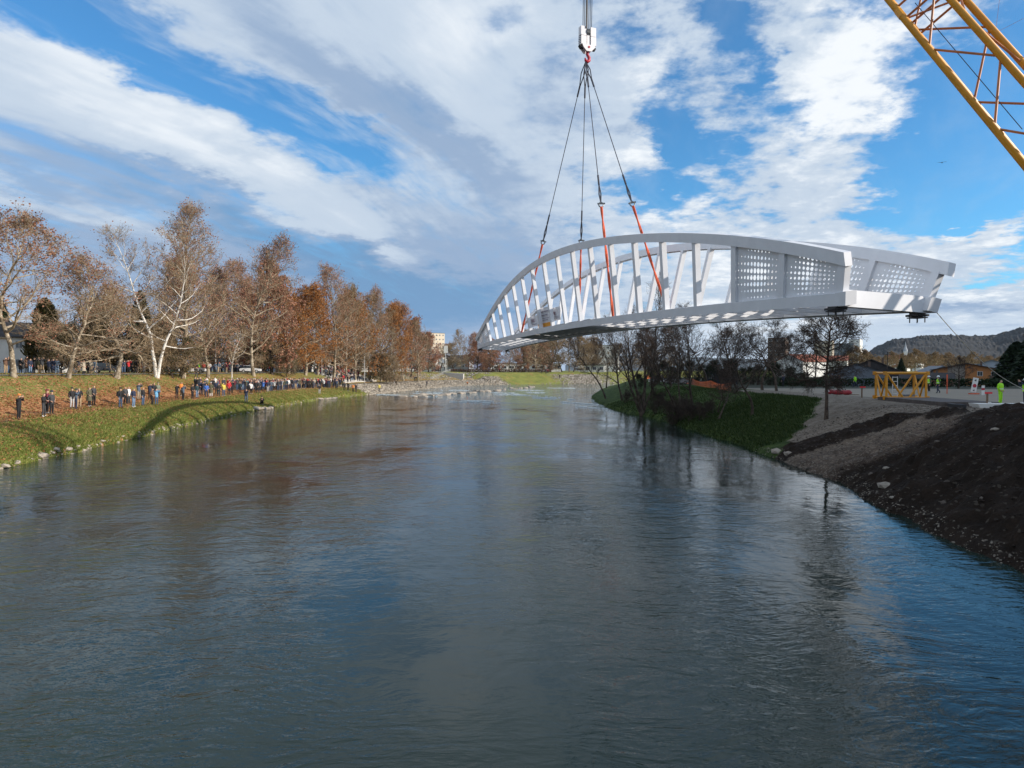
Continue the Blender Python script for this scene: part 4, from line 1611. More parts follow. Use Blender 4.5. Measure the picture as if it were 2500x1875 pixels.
# further trees of the row, round the bend
ROWF = [(845, 205, T_far2, 1.1, 1), (868, 212, T_ora, .95, .95), (902, 222, T_tall2, .95, .9), (930, 226, T_far2, 1.1, 1.05), (953, 236, T_ora, .9, .95), (985, 246, T_far1, .98, .95), (1004, 262, T_rust, 1.0, 1.0),
        (1020, 250, T_far2, .86, .8), (880, 250, T_ora, .8, .9), (935, 262, T_far1, .98, 1.0), (1046, 285, T_rust, .72, .9)]
ORD = ['first', 'second', 'third', 'fourth', 'fifth', 'sixth', 'seventh', 'eighth', 'ninth', 'tenth', 'eleventh', 'twelfth', 'thirteenth', 'fourteenth', 'fifteenth', 'sixteenth', 'seventeenth', 'eighteenth', 'nineteenth', 'twentieth'] + ['twenty ' + q for q in ('first', 'second', 'third', 'fourth', 'fifth', 'sixth', 'seventh', 'eighth', 'ninth')] + ['thirtieth'] + ['thirty ' + q for q in ('first', 'second', 'third', 'fourth', 'fifth', 'sixth', 'seventh', 'eighth', 'ninth')] + ['fortieth'] + ['forty ' + q for q in ('first', 'second', 'third', 'fourth', 'fifth', 'sixth', 'seventh', 'eighth', 'ninth')] + ['fiftieth', 'last']
ROWF.sort()
for i, (px, Y, T, sh, sw) in enumerate(ROWF):
    plant(T, 'plane_tree', stand(px, Y), 1 + i * 2.3, (sw * 1.1, sh * 1.2), '%s%s tree of the row past the stone steps, counted from the steps' % (ORD[i] + ' ', 'rusty leaved' if T is T_rust else ('orange leaved' if T is T_ora else 'bare brown')), 'tree', 'trees past the stone steps')
# trees on the terrace behind the row
for i, (px, Y, T, sh, sw) in enumerate([(-90, 150, T_tall2, .8, 1.1), (120, 165, T_far2, .7, 1.0), (220, 118, T_far2, .62, 1.1), (330, 135, T_far1, .75, 1.0), (480, 150, T_far1, 1.0, 1.0), (560, 165, T_tall3, .95, 1.05), (640, 190, T_far1, 1.1, 1.1),
                                        (600, 205, T_far2, 1.1, 1.2), (720, 215, T_rust, 1.25, 1.1), (790, 230, T_tall2, 1.05, 1.1), (530, 200, T_far2, 1.1, 1.2), (410, 160, T_far2, 1.0, 1.2), (850, 255, T_tall3, 1.0, 1.0)]):
    plant(T, 'park_tree', stand(px, Y), 4 + i * 2.1, (sw, sh), 'brown twiggy tree behind the upper path, %s from the picture edge' % ORD[i], 'tree', 'trees behind the upper path')
for i in range(28):
    px = 140 + i * 31 + random.uniform(-10, 10)
    plant(T_low if i % 2 else T_low2, 'twiggy_bush', stand(px, (108 if px < 450 else 150 if px < 700 else 215) + random.uniform(0, 22)), i * 1.7, (1.0 if px < 700 else 1.25) * random.uniform(.8, 1.15), '%s brown leafless bush behind the upper path, counted from the white houses' % ORD[i], 'bush', 'bushes behind the upper path')
for px, Y, T, s, lab in [(345, 128, C_spruce, (1.15, 1.05), 'tall dark conifer behind the white twin stem tree'), (112, 118, C_thuja, (1.0, 1.35), 'dense olive green conifer behind the smaller plane tree'),
                         (236, 120, C_thuja, (1.1, 1.25), 'broad olive green conifer behind the pollarded tree'), (2, 130, C_spruce, (1.0, 1.0), 'dark conifer beside the white house at the picture edge'),
                         (395, 138, C_pine, (1.1, .95), 'wide dark evergreen just past the twin stem tree')]:
    plant(T, 'conifer', stand(px, Y), px * .1, s, lab, 'conifer')

# the far bank
FB = [(1010, 330, T_far3, 1.0, 1.0), (1125, 322, T_far2, .92, .75), (1165, 345, T_rust, .95, 1.1), (1203, 322, T_rust, .85, 1.0), (1243, 328, T_far1, .72, .7), (1185, 370, T_rust, 1.0, 1.1), (1255, 360, T_far3, 1.1, 1.0), (1308, 325, T_far2, .95, .8),
      (1340, 345, T_far3, 1.15, 1.0), (1372, 352, T_far3, 1.2, 1.0), (1400, 340, T_far3, 1.1, .95), (1432, 345, T_far3, 1.05, .9), (1462, 352, T_far3, .9, .9), (1495, 350, T_far3, .85, .9), (1540, 355, T_far3, .9, 1.1), (1290, 365, T_far2, 1.05, 1.1),
      (1600, 360, T_far3, .8, 1.2), (1660, 365, T_far3, .8, 1.2), (1075, 345, T_far3, .8, .9), (1110, 380, T_far3, .95, 1.2), (1345, 390, T_far3, 1.25, 1.3), (1220, 350, T_far3, .9, 1.1), (1280, 340, T_rust, .8, .9), (1325, 370, T_rust, 1.0, 1.1), (1390, 375, T_far2, 1.1, 1.2), (1450, 372, T_far3, 1.1, 1.2), (1145, 365, T_far1, .9, 1.0), (1440, 400, T_far3, 1.0, 1.3)]
FB.sort()
for i, (px, Y, T, sh, sw) in enumerate(FB):
    plant(T, 'bank_tree', stand(px, Y), i * 1.3, (sw, sh), '%s far bank tree from the dense row, %s' % (ORD[i], {id(T_rust): 'rusty leaved', id(T_far3): 'bushy and olive brown', id(T_far2): 'pale and twiggy', id(T_far1): 'tall and brown'}[id(T)]), 'tree', 'trees on the far bank')

# the shaded bank: bare dark trees
HT = {id(T_slim): 12, id(T_bare1): 14, id(T_bare2): 11, id(T_will): 15.5, id(T_alder): 12}


def tall(T, q, top):
    """height scale so that the top reaches the photographed height"""
    return (CAM_Z + (905 - top) / FPX * q.y - q.z) / HT[id(T)] * 1.02


RB = [
    (1479, 124, T_slim, 795, 1.0, 'slim bare tree leaning out over the water at the tip of the grassy bank'),
    (1519, 110, T_bare1, 790, .8, 'bare tree with straight dark trunk just behind the leaning one'),
    (1568, 88, T_will, 768, .85, 'big many stemmed bare willow at the water under the bridge'),
    (1590, 128, T_bare1, 690, 1.0, 'tall fine twigged bare tree seen between the bridge hangers'),
    (1658, 74, T_slim, 775, .9, 'bare tree with crooked slanting stems rising from the thicket'),
    (1690, 79, T_bare1, 772, .85, 'bare upright tree between the willow and the grassy slope'),
    (1755, 67.5, T_slim, 900, .7, 'small dead leaning tree at the edge of the grass'),
    (1837, 65, T_bare2, 812, .70, 'low wide bare tree growing on the green slope'),
    (1799, 97, T_bare1, 785, .85, 'bare tree behind the orange mesh fence on gravel'),
    (1861, 93, T_bare2, 778, .9, 'bare tree, middle of the cluster beside the gravel yard'),
    (1896, 88, T_bare2, 795, .82, 'thick trunked bare tree at the gravel edge beside the lone alder'),
    (2018, 52.5, T_alder, 720, .72, 'lone dark alder with fine drooping twigs on the gravel slope'),
    (1610, 150, T_bare1, 800, 1.0, 'bare tree in the thicket behind the willow'),
]
for i, (px, Y, T, top, sw, lab) in enumerate(RB):
    q = stand(px, Y)
    plant(T, 'bare_tree', q, i * 1.7 if T is not T_alder else 2.0, (sw, tall(T, q, top)), lab, 'tree', 'bare trees on the shaded bank')
BB = sorted([(1540, 140, 805, .9), (1575, 118, 800, .8), (1640, 112, 800, .8), (1725, 118, 790, .9), (1760, 122, 805, 1.0), (1660, 158, 810, 1.1), (1780, 135, 800, 1.0), (1850, 128, 815, 1.0), (1930, 140, 815, 1.0), (1985, 160, 820, 1.0)])
for i, (px, Y, top, sw) in enumerate(BB):
    T = [T_bare1, T_bare2, T_slim][i % 3]
    q = stand(px, Y)
    plant(T, 'bare_tree', q, i * 2.9, (sw, tall(T, q, top)), '%s dark bare tree of the tangle behind the mesh fence, counted from the river' % ORD[i], 'tree', 'bare trees behind the mesh fence')
for i, (px, Y, s) in enumerate([(1530, 104, 1.0), (1600, 84, 1.1), (1635, 79, 1.2), (1665, 73, 1.1), (1690, 71, 1.0), (1715, 69.5, .9), (1560, 96, 1.0), (1642, 73.5, .9), (1735, 73, .8), (1680, 76, 1.2), (1610, 90, 1.2)]):
    plant(T_shrub, 'bare_shrub', stand(px, Y), i * 1.1, s * .62, '%s tangled bare shrub at the waterside, counted downstream from the river bend' % ORD[sorted([1530, 1600, 1635, 1665, 1690, 1715, 1560, 1642, 1735, 1680, 1610]).index(px)], 'shrub', 'bare waterside shrubs')
for i, (px, Y, T, s, lab) in enumerate([(2482, 150, C_pine, (1.5, .95), 'dark conifer beside the orange house at the picture edge'), (2545, 118, C_pine, (1.3, .95), 'nearer dark conifer cut by the picture edge'),
                                        (2460, 300, C_pine, (1.6, 1.1), 'round dark conifer behind the orange house'), (2200, 330, C_spruce, (.9, .75), 'small pointed conifer behind the yellow lattice frame'),
                                        (2222, 320, C_pine, (1.1, .6), 'small bushy conifer beside the pointed one'), (2255, 300, C_pine, (.9, .55), 'dark bushy conifer behind the grey roofs')]):
    plant(T, 'conifer', stand(px, Y), i, s, lab, 'conifer')
plant(T_orch, 'fruit_tree', stand(2340, 101), 0.4, (1.1, 1.0), 'small bare fruit tree in front of the orange house wall', 'tree')
M_pale = bark_material('pale_grove', (0.17, 0.14, 0.085), (0.30, 0.25, 0.15), 1.5)
G_far = P(41, H=14, r0=.3, limbs=16, first=.08, crown=.5, limb_ang=(80, 30), sub=7, twigs=6, leaf_n=2600, leaf_s=.6, mats=(M_pale, M_pale, M_leafdull))
for i in range(40):
    px = 2070 + i * 11.5 + random.uniform(-8, 8)
    Y = random.uniform(430, 760)
    plant(G_far, 'grove_tree', stand(px, Y), i, (1.2, random.uniform(.75, 1.05)), '%s pale tree of the grove below the wooded hill, counted from the white tower' % ORD[i], 'tree', 'trees at the foot of the hill')

T_dkbush = P(38, H=6, r0=.10, limbs=22, first=.05, crown=.62, limb_ang=(75, 35), sub=8, twigs=7, leaf_n=2600, leaf_s=.25, mats=(M_bark, M_darktw, M_needle), droop=.05, sprig=4, tw_r=.02)
for i in range(22):
    plant(T_dkbush, 'dark_bush', stand(1560 + i * 21 + random.uniform(-8, 8), random.uniform(122, 134)), i * 1.9, random.uniform(.38, .62), '%s dark bush of the thicket behind the bare trees, counted from the river' % ORD[i], 'bush', 'dark bushes behind the bare trees')

# leaves on the ground, long grass, stones ------------------------------------
SL_ = np.random.default_rng(3)


def scatter(V_, i0, i1, j0, j1, n, wfun=None):
    """random points on a terrain grid between rows i0..i1 and columns j0..j1"""
    out = []
    i = SL_.integers(i0, i1, n)
    j = SL_.integers(j0, j1, n)
    a, b_ = SL_.random(n), SL_.random(n)
    p = (V_[i, j] * ((1 - a) * (1 - b_))[:, None] + V_[i + 1, j] * (a * (1 - b_))[:, None] + V_[i, j + 1] * ((1 - a) * b_)[:, None] + V_[i + 1, j + 1] * (a * b_)[:, None])
    return p, i, j


def cards(p, size, tilt, mt, name, label):
    n = len(p)
    az = SL_.random(n) * 6.283
    s = size * (.5 + SL_.random(n))
    nz = np.stack([SL_.normal(0, tilt, n), SL_.normal(0, tilt, n), np.ones(n)], 1)
    nz /= np.linalg.norm(nz, axis=1)[:, None]
    u = np.stack([np.cos(az), np.sin(az), np.zeros(n)], 1)
    u -= nz * (u * nz).sum(1)[:, None]
    v = np.cross(nz, u)
    u *= s[:, None]
    v *= s[:, None] * .8
    c = p + nz * .05
    V_ = np.stack([c + u, c + v * .8 + u * .1, c - u * .8 + v * .3 + nz * s[:, None] * .4, c - v * .8], 1)
    o = link(name, np_mesh(name, V_.reshape(-1, 3), np.arange(n * 4).reshape(-1, 4), mt))
    return tag(o, label, None, None, 'stuff')


iy = lambda y: int(np.argmin(np.abs(ly - y) + (lx > 0) * 999))
rows = [(34, 60), (60, 90), (90, 130), (130, 168)]
pts = []
for (y0, y1), n in zip(rows, (17000, 17000, 15000, 9000)):
    p, i, j = scatter(LEFT_V, iy(y0), iy(y1), 4, 27, n)
    litp = np.array(LIT).reshape(nu, nv)[i, j]
    nz = fbm(p[:, 0], p[:, 1], .3, 3.0, 3)
    pts.append(p[SL_.random(n) < np.clip(litp * 1.0 + nz * .7 + .04, .08, 1)])
cards(np.concatenate(pts), .10, .45, M_fallen, 'fallen_leaves', 'brown fallen plane leaves over the grassy bank')

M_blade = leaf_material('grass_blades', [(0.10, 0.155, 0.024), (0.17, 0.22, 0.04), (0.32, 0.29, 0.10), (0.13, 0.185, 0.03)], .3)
M_bladedk = leaf_material('shaded_grass_blades', [(0.013, 0.031, 0.006), (0.032, 0.060, 0.012), (0.060, 0.080, 0.022), (0.020, 0.043, 0.009)], .3)  # darker copy of the grass, with the bank's shade mixed into its colours


def blades(p, h, mt, name, label, lean):
    n = len(p)
    az = SL_.random(n) * 6.283
    hh = h * (.5 + SL_.random(n))
    w = hh * .16
    d = np.stack([np.cos(az), np.sin(az), np.zeros(n)], 1)
    tip = np.stack([SL_.normal(0, .35, n) + lean[0], SL_.normal(0, .35, n) + lean[1], np.full(n, .75)], 1) * hh[:, None]
    b_ = p - np.array([0, 0, .05])
    V_ = np.stack([b_ - d * w[:, None], b_ + d * w[:, None], b_ + tip], 1)
    o = link(name, np_mesh(name, V_.reshape(-1, 3), np.arange(n * 3).reshape(-1, 3), mt))
    return tag(o, label, None, None, 'stuff')


pts = []
for (y0, y1), n, j1 in zip(rows, (26000, 26000, 22000, 12000), (13, 13, 12, 11)):
    p, i, j = scatter(LEFT_V, iy(y0), iy(y1), 3, j1, n)
    pts.append(p)
    p, i, j = scatter(LEFT_V, iy(y0), iy(y1), j1, 27, n // 2)
    litp = np.array(LIT).reshape(nu, nv)[i, j]
    pts.append(p[SL_.random(len(p)) > litp * 1.1])
blades(np.concatenate(pts), .22, M_blade, 'bank_grass', 'tufted green grass along the sunny bank', (.25, 0))
jy = lambda y: int(np.argmin(np.abs(ry - y)))
G3 = np.array(GRS).reshape(rnu, rnv)
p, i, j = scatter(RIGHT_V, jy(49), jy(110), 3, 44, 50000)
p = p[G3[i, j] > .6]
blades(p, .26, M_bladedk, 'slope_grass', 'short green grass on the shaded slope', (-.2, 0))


def stone_mesh(seed, mt, flat=.6):
    rr = random.Random(seed)
    bm = bmesh.new()
    bmesh.ops.create_icosphere(bm, subdivisions=1, radius=1)
    for v in bm.verts:
        k_ = 1 + .35 * mnoise.noise(v.co * 1.3 + Vector((seed * 3.1, 0, 0)))
        v.co = Vector((v.co.x * k_ * rr.uniform(.8, 1.1), v.co.y * k_ * .8, v.co.z * k_ * flat))
    me = bpy.data.meshes.new('stone')
    bm.to_mesh(me)
    bm.free()
    me.materials.append(mt)
    return me


def stones_stuff(p, s0, s1, mt, name, label, pw=3.0):
    base = stone_mesh(5, mt)
    bv = np.array([v.co[:] for v in base.vertices])
    bf = np.array([tuple(q.vertices) for q in base.polygons])
    n = len(p)
    s = s0 + (s1 - s0) * SL_.random(n) ** pw
    az = SL_.random(n) * 6.283
    c, sn = np.cos(az), np.sin(az)
    st = 1 + SL_.normal(0, .25, (n, 3))
    V_ = bv[None] * s[:, None, None] * st[:, None, :]
    X = V_[:, :, 0] * c[:, None] - V_[:, :, 1] * sn[:, None]
    Y = V_[:, :, 0] * sn[:, None] + V_[:, :, 1] * c[:, None]
    V_ = np.stack([X, Y, V_[:, :, 2]], 2) + p[:, None, :]
    F_ = bf[None] + (np.arange(n) * len(bv))[:, None, None]
    o = link(name, np_mesh(name, V_.reshape(-1, 3), F_.reshape(-1, 3), mt))
    return tag(o, label, None, None, 'stuff')


def stone_tone(name, a, b_):
    m = leaf_material(name, [a, tuple((p + q) / 2 for p, q in zip(a, b_)), b_, tuple(p * .8 + q * .2 for p, q in zip(a, b_))], 0.0)
    return m


M_pebble = stone_tone('gravel_pebbles', (0.045, 0.034, 0.027), (0.17, 0.14, 0.115))
M_shore = stone_tone('shore_gravel', (0.09, 0.075, 0.06), (0.30, 0.26, 0.21))
M_clod = stone_tone('soil_clods', (0.009, 0.0055, 0.0036), (0.026, 0.016, 0.0105))
M_rock = stone_tone('shore_rocks', (0.17, 0.14, 0.105), (0.44, 0.385, 0.31))
S3 = np.array(SOI).reshape(rnu, rnv)
p, i, j = scatter(RIGHT_V, jy(17), jy(52), 3, 48, 26000)
k1 = S3[i, j]
stones_stuff(p[(k1 < .5) & (G3[i, j] < .5)][:11000], .015, .09, M_pebble, 'gravel', 'loose gravel on the construction slope', 4)
stones_stuff(p[k1 > .5][:6000], .012, .075, M_clod, 'soil_clods', 'dark clods of excavated soil', 3)
p2, i, j = scatter(RIGHT_V, jy(18), jy(50), 3, 6, 3500)
stones_stuff(p2[:1500], .012, .055, M_shore, 'shore_pebbles', 'pebbles along the waterline below the soil slope', 3)
p3, i, j = scatter(RIGHT_V, jy(17), jy(42), 4, 46, 260)
stones_stuff(p3[:120], .04, .15, M_pebble, 'loose_stones', 'pale stones scattered over the dark soil', 3)
p, i, j = scatter(LEFT_V, iy(30), iy(165), 2, 4, 1500)
stones_stuff(p[:1500], .03, .20, M_rock, 'shore_stones', 'pale stones along the foot of the sunny bank', 4)
i0, i1 = iy(163), int(np.argmin(np.hypot(lx - 10, ly - 298)))
p, i, j = scatter(LEFT_V, i0, i1, 2, 18, 9000)
p = p[np.array(STO).reshape(nu, nv)[i, j] > .45]
stones_stuff(p, .10, .42, M_rock, 'riprap', 'pale riprap stones covering the far shore', 3)
# ------------------------------------------------------------------ hills, added shade cloud
def hill(name, label, x0, x1, n, ridge, y0, depth, mt, bump, kind='structure', nv=40):
    V_ = []
    for i in range(n):
        t = i / (n - 1)
        px = x0 + (x1 - x0) * t
        a = (px - 1250) / FPX
        h = np.interp(px, [q[0] for q in ridge], [q[1] for q in ridge])
        for j in range(nv):
            s = j / (nv - 1)
            Y = y0 + depth * s
            prof = math.sin(min(1, s * 1.25) * math.pi / 2) ** 1.3 if s < .8 else 1 - (s - .8) * 1.5
            z = CAM_Z + (905 - h) / FPX * (y0 + depth * .8) * prof + (1 - prof) * -2
            X = a * Y
            z += bump * prof * (mnoise.noise((X * .012, Y * .012, 3)) * 1.4 + mnoise.noise((X * .055, Y * .055, 1)) * .9 + abs(mnoise.noise((X * .13, Y * .13, 5))) * 1.0)
            V_.append((X, Y, z))
    me = np_mesh(name, V_, grid_faces(n, nv)[:, ::-1], mt, False)
    return tag(link(name, me), label, kind=kind)


M_hill = mat('winter_forest', (0.003, 0.005, 0.007), 0.95, col2=(0.013, 0.012, 0.013), vscale=0.02, coord='Generated')  # very low albedo: the shade over the hill is put into the colour
k_ = NT(M_hill.node_tree)
pz = k_.n('ShaderNodeNewGeometry').outputs['Position']
for nd in M_hill.node_tree.nodes:
    if nd.type == 'TEX_NOISE':
        k_.link(pz, nd.inputs['Vector'])
        nd.inputs['Scale'].default_value = 0.022
        nd.inputs['Detail'].default_value = 9
hill('hill', None, 2085, 3300, 520, [(2085, 905), (2105, 872), (2140, 850), (2180, 835), (2240, 826), (2300, 822), (2360, 824), (2400, 826), (2440, 822), (2470, 812), (2500, 803), (2600, 780), (2800, 770), (3300, 800)], 1150, 900, M_hill, 5.0)
M_ridge = mat('distant_ridge', (0.045, 0.060, 0.070), 0.95, var=.2, vscale=6)
hill('mountain_ridge', None, -900, 1150, 160, [(-900, 780), (-200, 800), (60, 815), (160, 828), (300, 836), (420, 850), (560, 850), (700, 862), (900, 870), (1150, 878)], 4600, 1600, M_ridge, 6.0, nv=14)
hill('mountain_ridge', None, 1380, 2160, 120, [(1380, 892), (1450, 872), (1550, 868), (1700, 872), (1900, 880), (2160, 888)], 4200, 1600, M_ridge, 6.0, nv=14)

# low unseen cloud, added and outlined to shade the building site, not the bridge (it hangs behind and to the right of the camera)
CH = 190.0
shift = Vector((SUN_DIR.x, SUN_DIR.y, 0)) * ((CH - 3.0) / math.tan(R(SUN_EL)))
outl = [(10.5, -60), (10.5, 30), (0, 84), (-6.5, 112), (-2, 140), (14, 162), (48, 200), (72, 265), (150, 300), (270, 280), (330, 120), (260, -20), (180, -70), (90, -95)]
M_cloud = mat('shade_cloud_white', (0.85, 0.86, 0.88), 1.0)


def build_shade_cloud():
    bm = bmesh.new()
    P_ = []
    m_ = len(outl)
    for i in range(m_):
        a, b_ = Vector((*outl[i], 0)), Vector((*outl[(i + 1) % m_], 0))
        n_ = max(2, int((b_ - a).length / 5))
        P_ += [a.lerp(b_, j / n_) for j in range(n_)]
    c = sum(P_, Vector()) / len(P_)
    rings = []
    for (f, z) in [(.35, -5), (.7, -5), (.93, -3), (1.0, 0), (.94, 1.2), (.82, 4), (.5, 11), (.2, 14)]:
        r = []
        for p in P_:
            q = c + (p - c) * f
            w = 1.2 * mnoise.fractal(Vector((q.x * .08, q.y * .08, z * .06)), 1, 2, 4)
            d = (p - c).normalized()
            r.append(bm.verts.new(Vector((q.x + d.x * w, q.y + d.y * w, z + (0 if abs(z) < 1 else 1.2 * mnoise.fractal(Vector((q.x * .05, q.y * .05, 9)), 1, 2, 4))))))
        rings.append(r)
    n_ = len(P_)
    for a, b_ in zip(rings[:-1], rings[1:]):
        for j in range(n_):
            bm.faces.new((a[j], a[(j + 1) % n_], b_[(j + 1) % n_], b_[j]))
    bm.faces.new(rings[0][::-1])
    bm.faces.new(rings[-1])
    bmesh.ops.triangulate(bm, faces=[f for f in bm.faces if len(f.verts) > 4])
    bm.normal_update()
    me = bpy.data.meshes.new('shade_cloud')
    bm.to_mesh(me)
    bm.free()
    me.materials.append(M_cloud)
    me.polygons.foreach_set('use_smooth', [True] * len(me.polygons))
    o = link('shade_cloud', me, loc=shift + Vector((0, 0, CH)))
    o['kind'] = 'structure'


build_shade_cloud()

# ------------------------------------------------------------------ buildings
M_roofgrey = mat('grey_roof', (0.16, 0.165, 0.18), 0.7, var=.2, vscale=1.5)
M_roofdark = mat('dark_roof', (0.035, 0.03, 0.03), 0.8, var=.3, vscale=1.5)
M_roofred = mat('red_roof', (0.30, 0.10, 0.06), 0.8, var=.25, vscale=1.5)
M_cream = mat('cream_plaster', (0.58, 0.50, 0.40), 0.85, var=.05)
M_orange = mat('orange_plaster', (0.42, 0.17, 0.055), 0.85, var=.08)
M_greyw = mat('grey_plaster', (0.33, 0.36, 0.41), 0.85, var=.08)
M_blue = mat('blue_plaster', (0.24, 0.27, 0.42), 0.85, var=.06)
M_slate = mat('slate_plaster', (0.15, 0.17, 0.20), 0.85, var=.12)
M_brown = mat('brown_brick', (0.13, 0.085, 0.065), 0.85, var=.15)
M_frame = mat('window_frame', (0.70, 0.69, 0.67), 0.6)
_wm = {}


def window_mesh(w, h, kind):
    key = (round(w, 2), round(h, 2), kind)
    if key not in _wm:
        m = MB()
        if kind == 'pane':
            m.box((0, -.015, 0), (w - .12, .03, h - .12))
            _wm[key] = m.mesh('pane', M_glass)
        else:
            t = .09
            m.box((0, -.03, h / 2 - t / 2), (w, .06, t))
            m.box((0, -.04, -h / 2 + t / 2), (w + .1, .10, t))
            for s in (-1, 1):
                m.box((s * (w / 2 - t / 2), -.03, 0), (t, .06, h - 2 * t))
            m.box((0, -.033, 0), (t * .7, .05, h - 2 * t))
            _wm[key] = m.mesh('window', M_frame)
    return _wm[key]


def house(name, label, c, w, d, h, rz, wall, roof, rtype='gable', rh=2.0, cols=3, rows=2, win=(1.1, 1.3), group=None, over=.5, cat='house', faces=('front', 'side'), chim=True, ridge='x', skip=()):
    """w along local x, d along local y; the front looks to local -y"""
    root = empty(name, c, rz, label, cat, group)
    m = MB()
    if rtype == 'gable' and ridge == 'y':
        m.prism([(-w / 2, -d / 2, -.6), (w / 2, -d / 2, -.6), (w / 2, -d / 2, h), (0, -d / 2, h + rh), (-w / 2, -d / 2, h)], (0, d, 0))
    elif rtype == 'gable':
        m.prism([(-w / 2, -d / 2, -.6), (-w / 2, d / 2, -.6), (-w / 2, d / 2, h), (-w / 2, 0, h + rh), (-w / 2, -d / 2, h)], (w, 0, 0))
    else:
        m.box((0, 0, h / 2 - .3), (w, d, h + .6))
    wl = m.obj('wall', wall, root)
    m = MB()
    o = over
    if rtype == 'gable':
        t = .22
        if ridge == 'y':
            sl = rh / (w / 2)
            for s in (-1, 1):
                m.prism([(s * (w / 2 + o), -d / 2 - o, h - o * sl + .02), (0, -d / 2 - o, h + rh + .02), (0, -d / 2 - o, h + rh + t), (s * (w / 2 + o), -d / 2 - o, h - o * sl + t)], (0, d + 2 * o, 0))
        else:
            sl = rh / (d / 2)
            for s in (-1, 1):
                m.prism([(-w / 2 - o, s * (d / 2 + o), h - o * sl + .02), (-w / 2 - o, 0, h + rh + .02), (-w / 2 - o, 0, h + rh + t), (-w / 2 - o, s * (d / 2 + o), h - o * sl + t)], (w + 2 * o, 0, 0))
    else:
        m.box((0, 0, h + .18), (w + 2 * o, d + 2 * o, .36))
    rf = m.obj('roof', roof, root)
    if chim and rtype == 'gable':
        m = MB()
        m.box((w * .2, d * .1, h + rh * .9), (.6, .6, 1.8))
        m.obj('chimney', M_brown, rf)
    for face in faces:
        L = w if face == 'front' else d
        n_ = cols if face == 'front' else max(1, int(cols * d / w))
        for r in range(rows):
            for q in range(n_):
                if (face, r, q) in skip:
                    continue
                u = -L / 2 + L * (q + .5) / n_
                z = (r + .55) * h / rows
                for kind in ('frame', 'pane'):
                    me = window_mesh(win[0], win[1], kind)
                    if kind == 'frame':
                        if face == 'front':
                            wo = link('window', me, root, (u, -d / 2 - .005, z))
                        elif face == 'side':
                            wo = link('window', me, root, (w / 2 + .005, u, z), R(90))
                        else:
                            wo = link('window', me, root, (-w / 2 - .005, u, z), R(-90))
                    else:
                        link('pane', me, wo, (0, 0, 0))
    return root


def face_cam(px, extra=0.0):
    return -math.atan((px - 1250) / FPX) + extra


def site(px, Y, dz=0.0):
    return stand(px, Y, dz)


# behind the plane trees
house('white_house', 'white two storey house with brown roof behind the nearest plane tree', site(-30, 122), 13, 9, 6.2, R(30), M_lit, M_roofdark, rh=2.4, cols=4, rows=2)
house('white_house', 'low white house behind the smaller mottled plane tree', site(95, 140), 12, 8, 5.0, R(20), M_lit, M_roofgrey, rh=1.8, cols=3, rows=2)
house('grey_hall', 'long grey hall behind the orange leaved plane tree', site(655, 235), 26, 14, 6.8, R(22), M_greyw, M_roofgrey, 'flat', cols=6, rows=1, win=(2.6, 1.6), chim=False, over=.1, cat='hall')
house('white_hall', 'low white market hall behind the crowd on the steps', site(830, 300), 40, 14, 5.5, R(16), M_lit, M_roofgrey, 'flat', cols=8, rows=1, win=(2.8, 2.2), chim=False, over=.6, cat='hall')
house('white_house', 'white house with grey roof beside the tall white signpost', site(1048, 372), 16, 11, 6.4, R(-30), M_lit, M_roofgrey, rh=2.6, cols=3, rows=2, faces=('front', 'side'))
house('white_hall', 'long low white shed with dark window strip past the stone steps', site(985, 350), 30, 10, 4.6, R(8), M_lit, M_roofgrey, 'flat', cols=7, rows=1, win=(3.2, 1.6), chim=False, over=.8, cat='hall')
house('dark_roofed_house', 'house with big dark roof beside the tall signpost', site(1112, 395), 18, 12, 5.5, R(-10), M_greyw, M_roofdark, rh=3.4, cols=3, rows=1)
house('blue_house', 'blue walled house with grey roof under the far end of the bridge', site(1152, 405), 20, 12, 6.0, R(5), M_blue, M_roofgrey, rh=3.4, cols=4, rows=2)
house('white_house', 'white block seen through the trees above the far bank bend', site(1462, 470), 26, 14, 17, R(-10), M_lit, M_roofgrey, 'flat', cols=6, rows=5, chim=False, over=.1, cat='building')
house('low_pavilion', 'small dark framed white pavilion on the far bank by the first bare tree', site(1452, 345), 10, 6, 3.2, R(-10), M_lit, M_roofdark, 'flat', cols=3, rows=1, win=(1.8, 1.6), chim=False, over=.5, cat='pavilion')
house('shopping_hall', 'long white hall behind the far bank trees', site(1240, 420), 62, 14, 4.6, R(0), M_lit, M_roofgrey, 'flat', cols=14, rows=1, win=(3.0, 1.6), chim=False, over=.2, cat='hall')

# tall blocks
house('apartment_tower', 'cream apartment tower lit by the sun beyond the end of the tree row', site(1063, 720), 15, 12, 38, R(34), M_cream, M_roofdark, 'flat', cols=4, rows=9, win=(1.5, 1.5), chim=False, over=.05, cat='tower', faces=('front', 'side'))
tw = house('apartment_tower', 'narrow white apartment block partly behind rusty trees', site(1022, 640), 12, 10, 27, R(20), M_lit, M_roofdark, 'flat', cols=3, rows=5, win=(1.4, 1.3), chim=False, over=.05, cat='tower')
house('apartment_tower', 'brown apartment tower behind the far bank, under the bridge', site(1310, 560), 17, 15, 28, R(-25), M_brown, M_roofdark, 'flat', cols=4, rows=9, win=(1.4, 1.3), chim=False, over=.05, cat='tower')
house('apartment_tower', 'white apartment tower with small dark windows beside the wooded hill', site(2088, 620), 9, 12, 27.5, R(-36), M_lit, M_roofgrey, 'flat', cols=2, rows=7, win=(1.3, 1.2), chim=False, over=.05, cat='tower', faces=('front', 'side', 'other'))
house('apartment_tower', 'brown apartment tower with cream balconies behind the bare trees', site(1900, 430), 10, 11, 20, R(-32), M_brown, M_roofdark, 'flat', cols=3, rows=7, win=(1.6, 1.4), chim=False, over=.05, cat='tower')
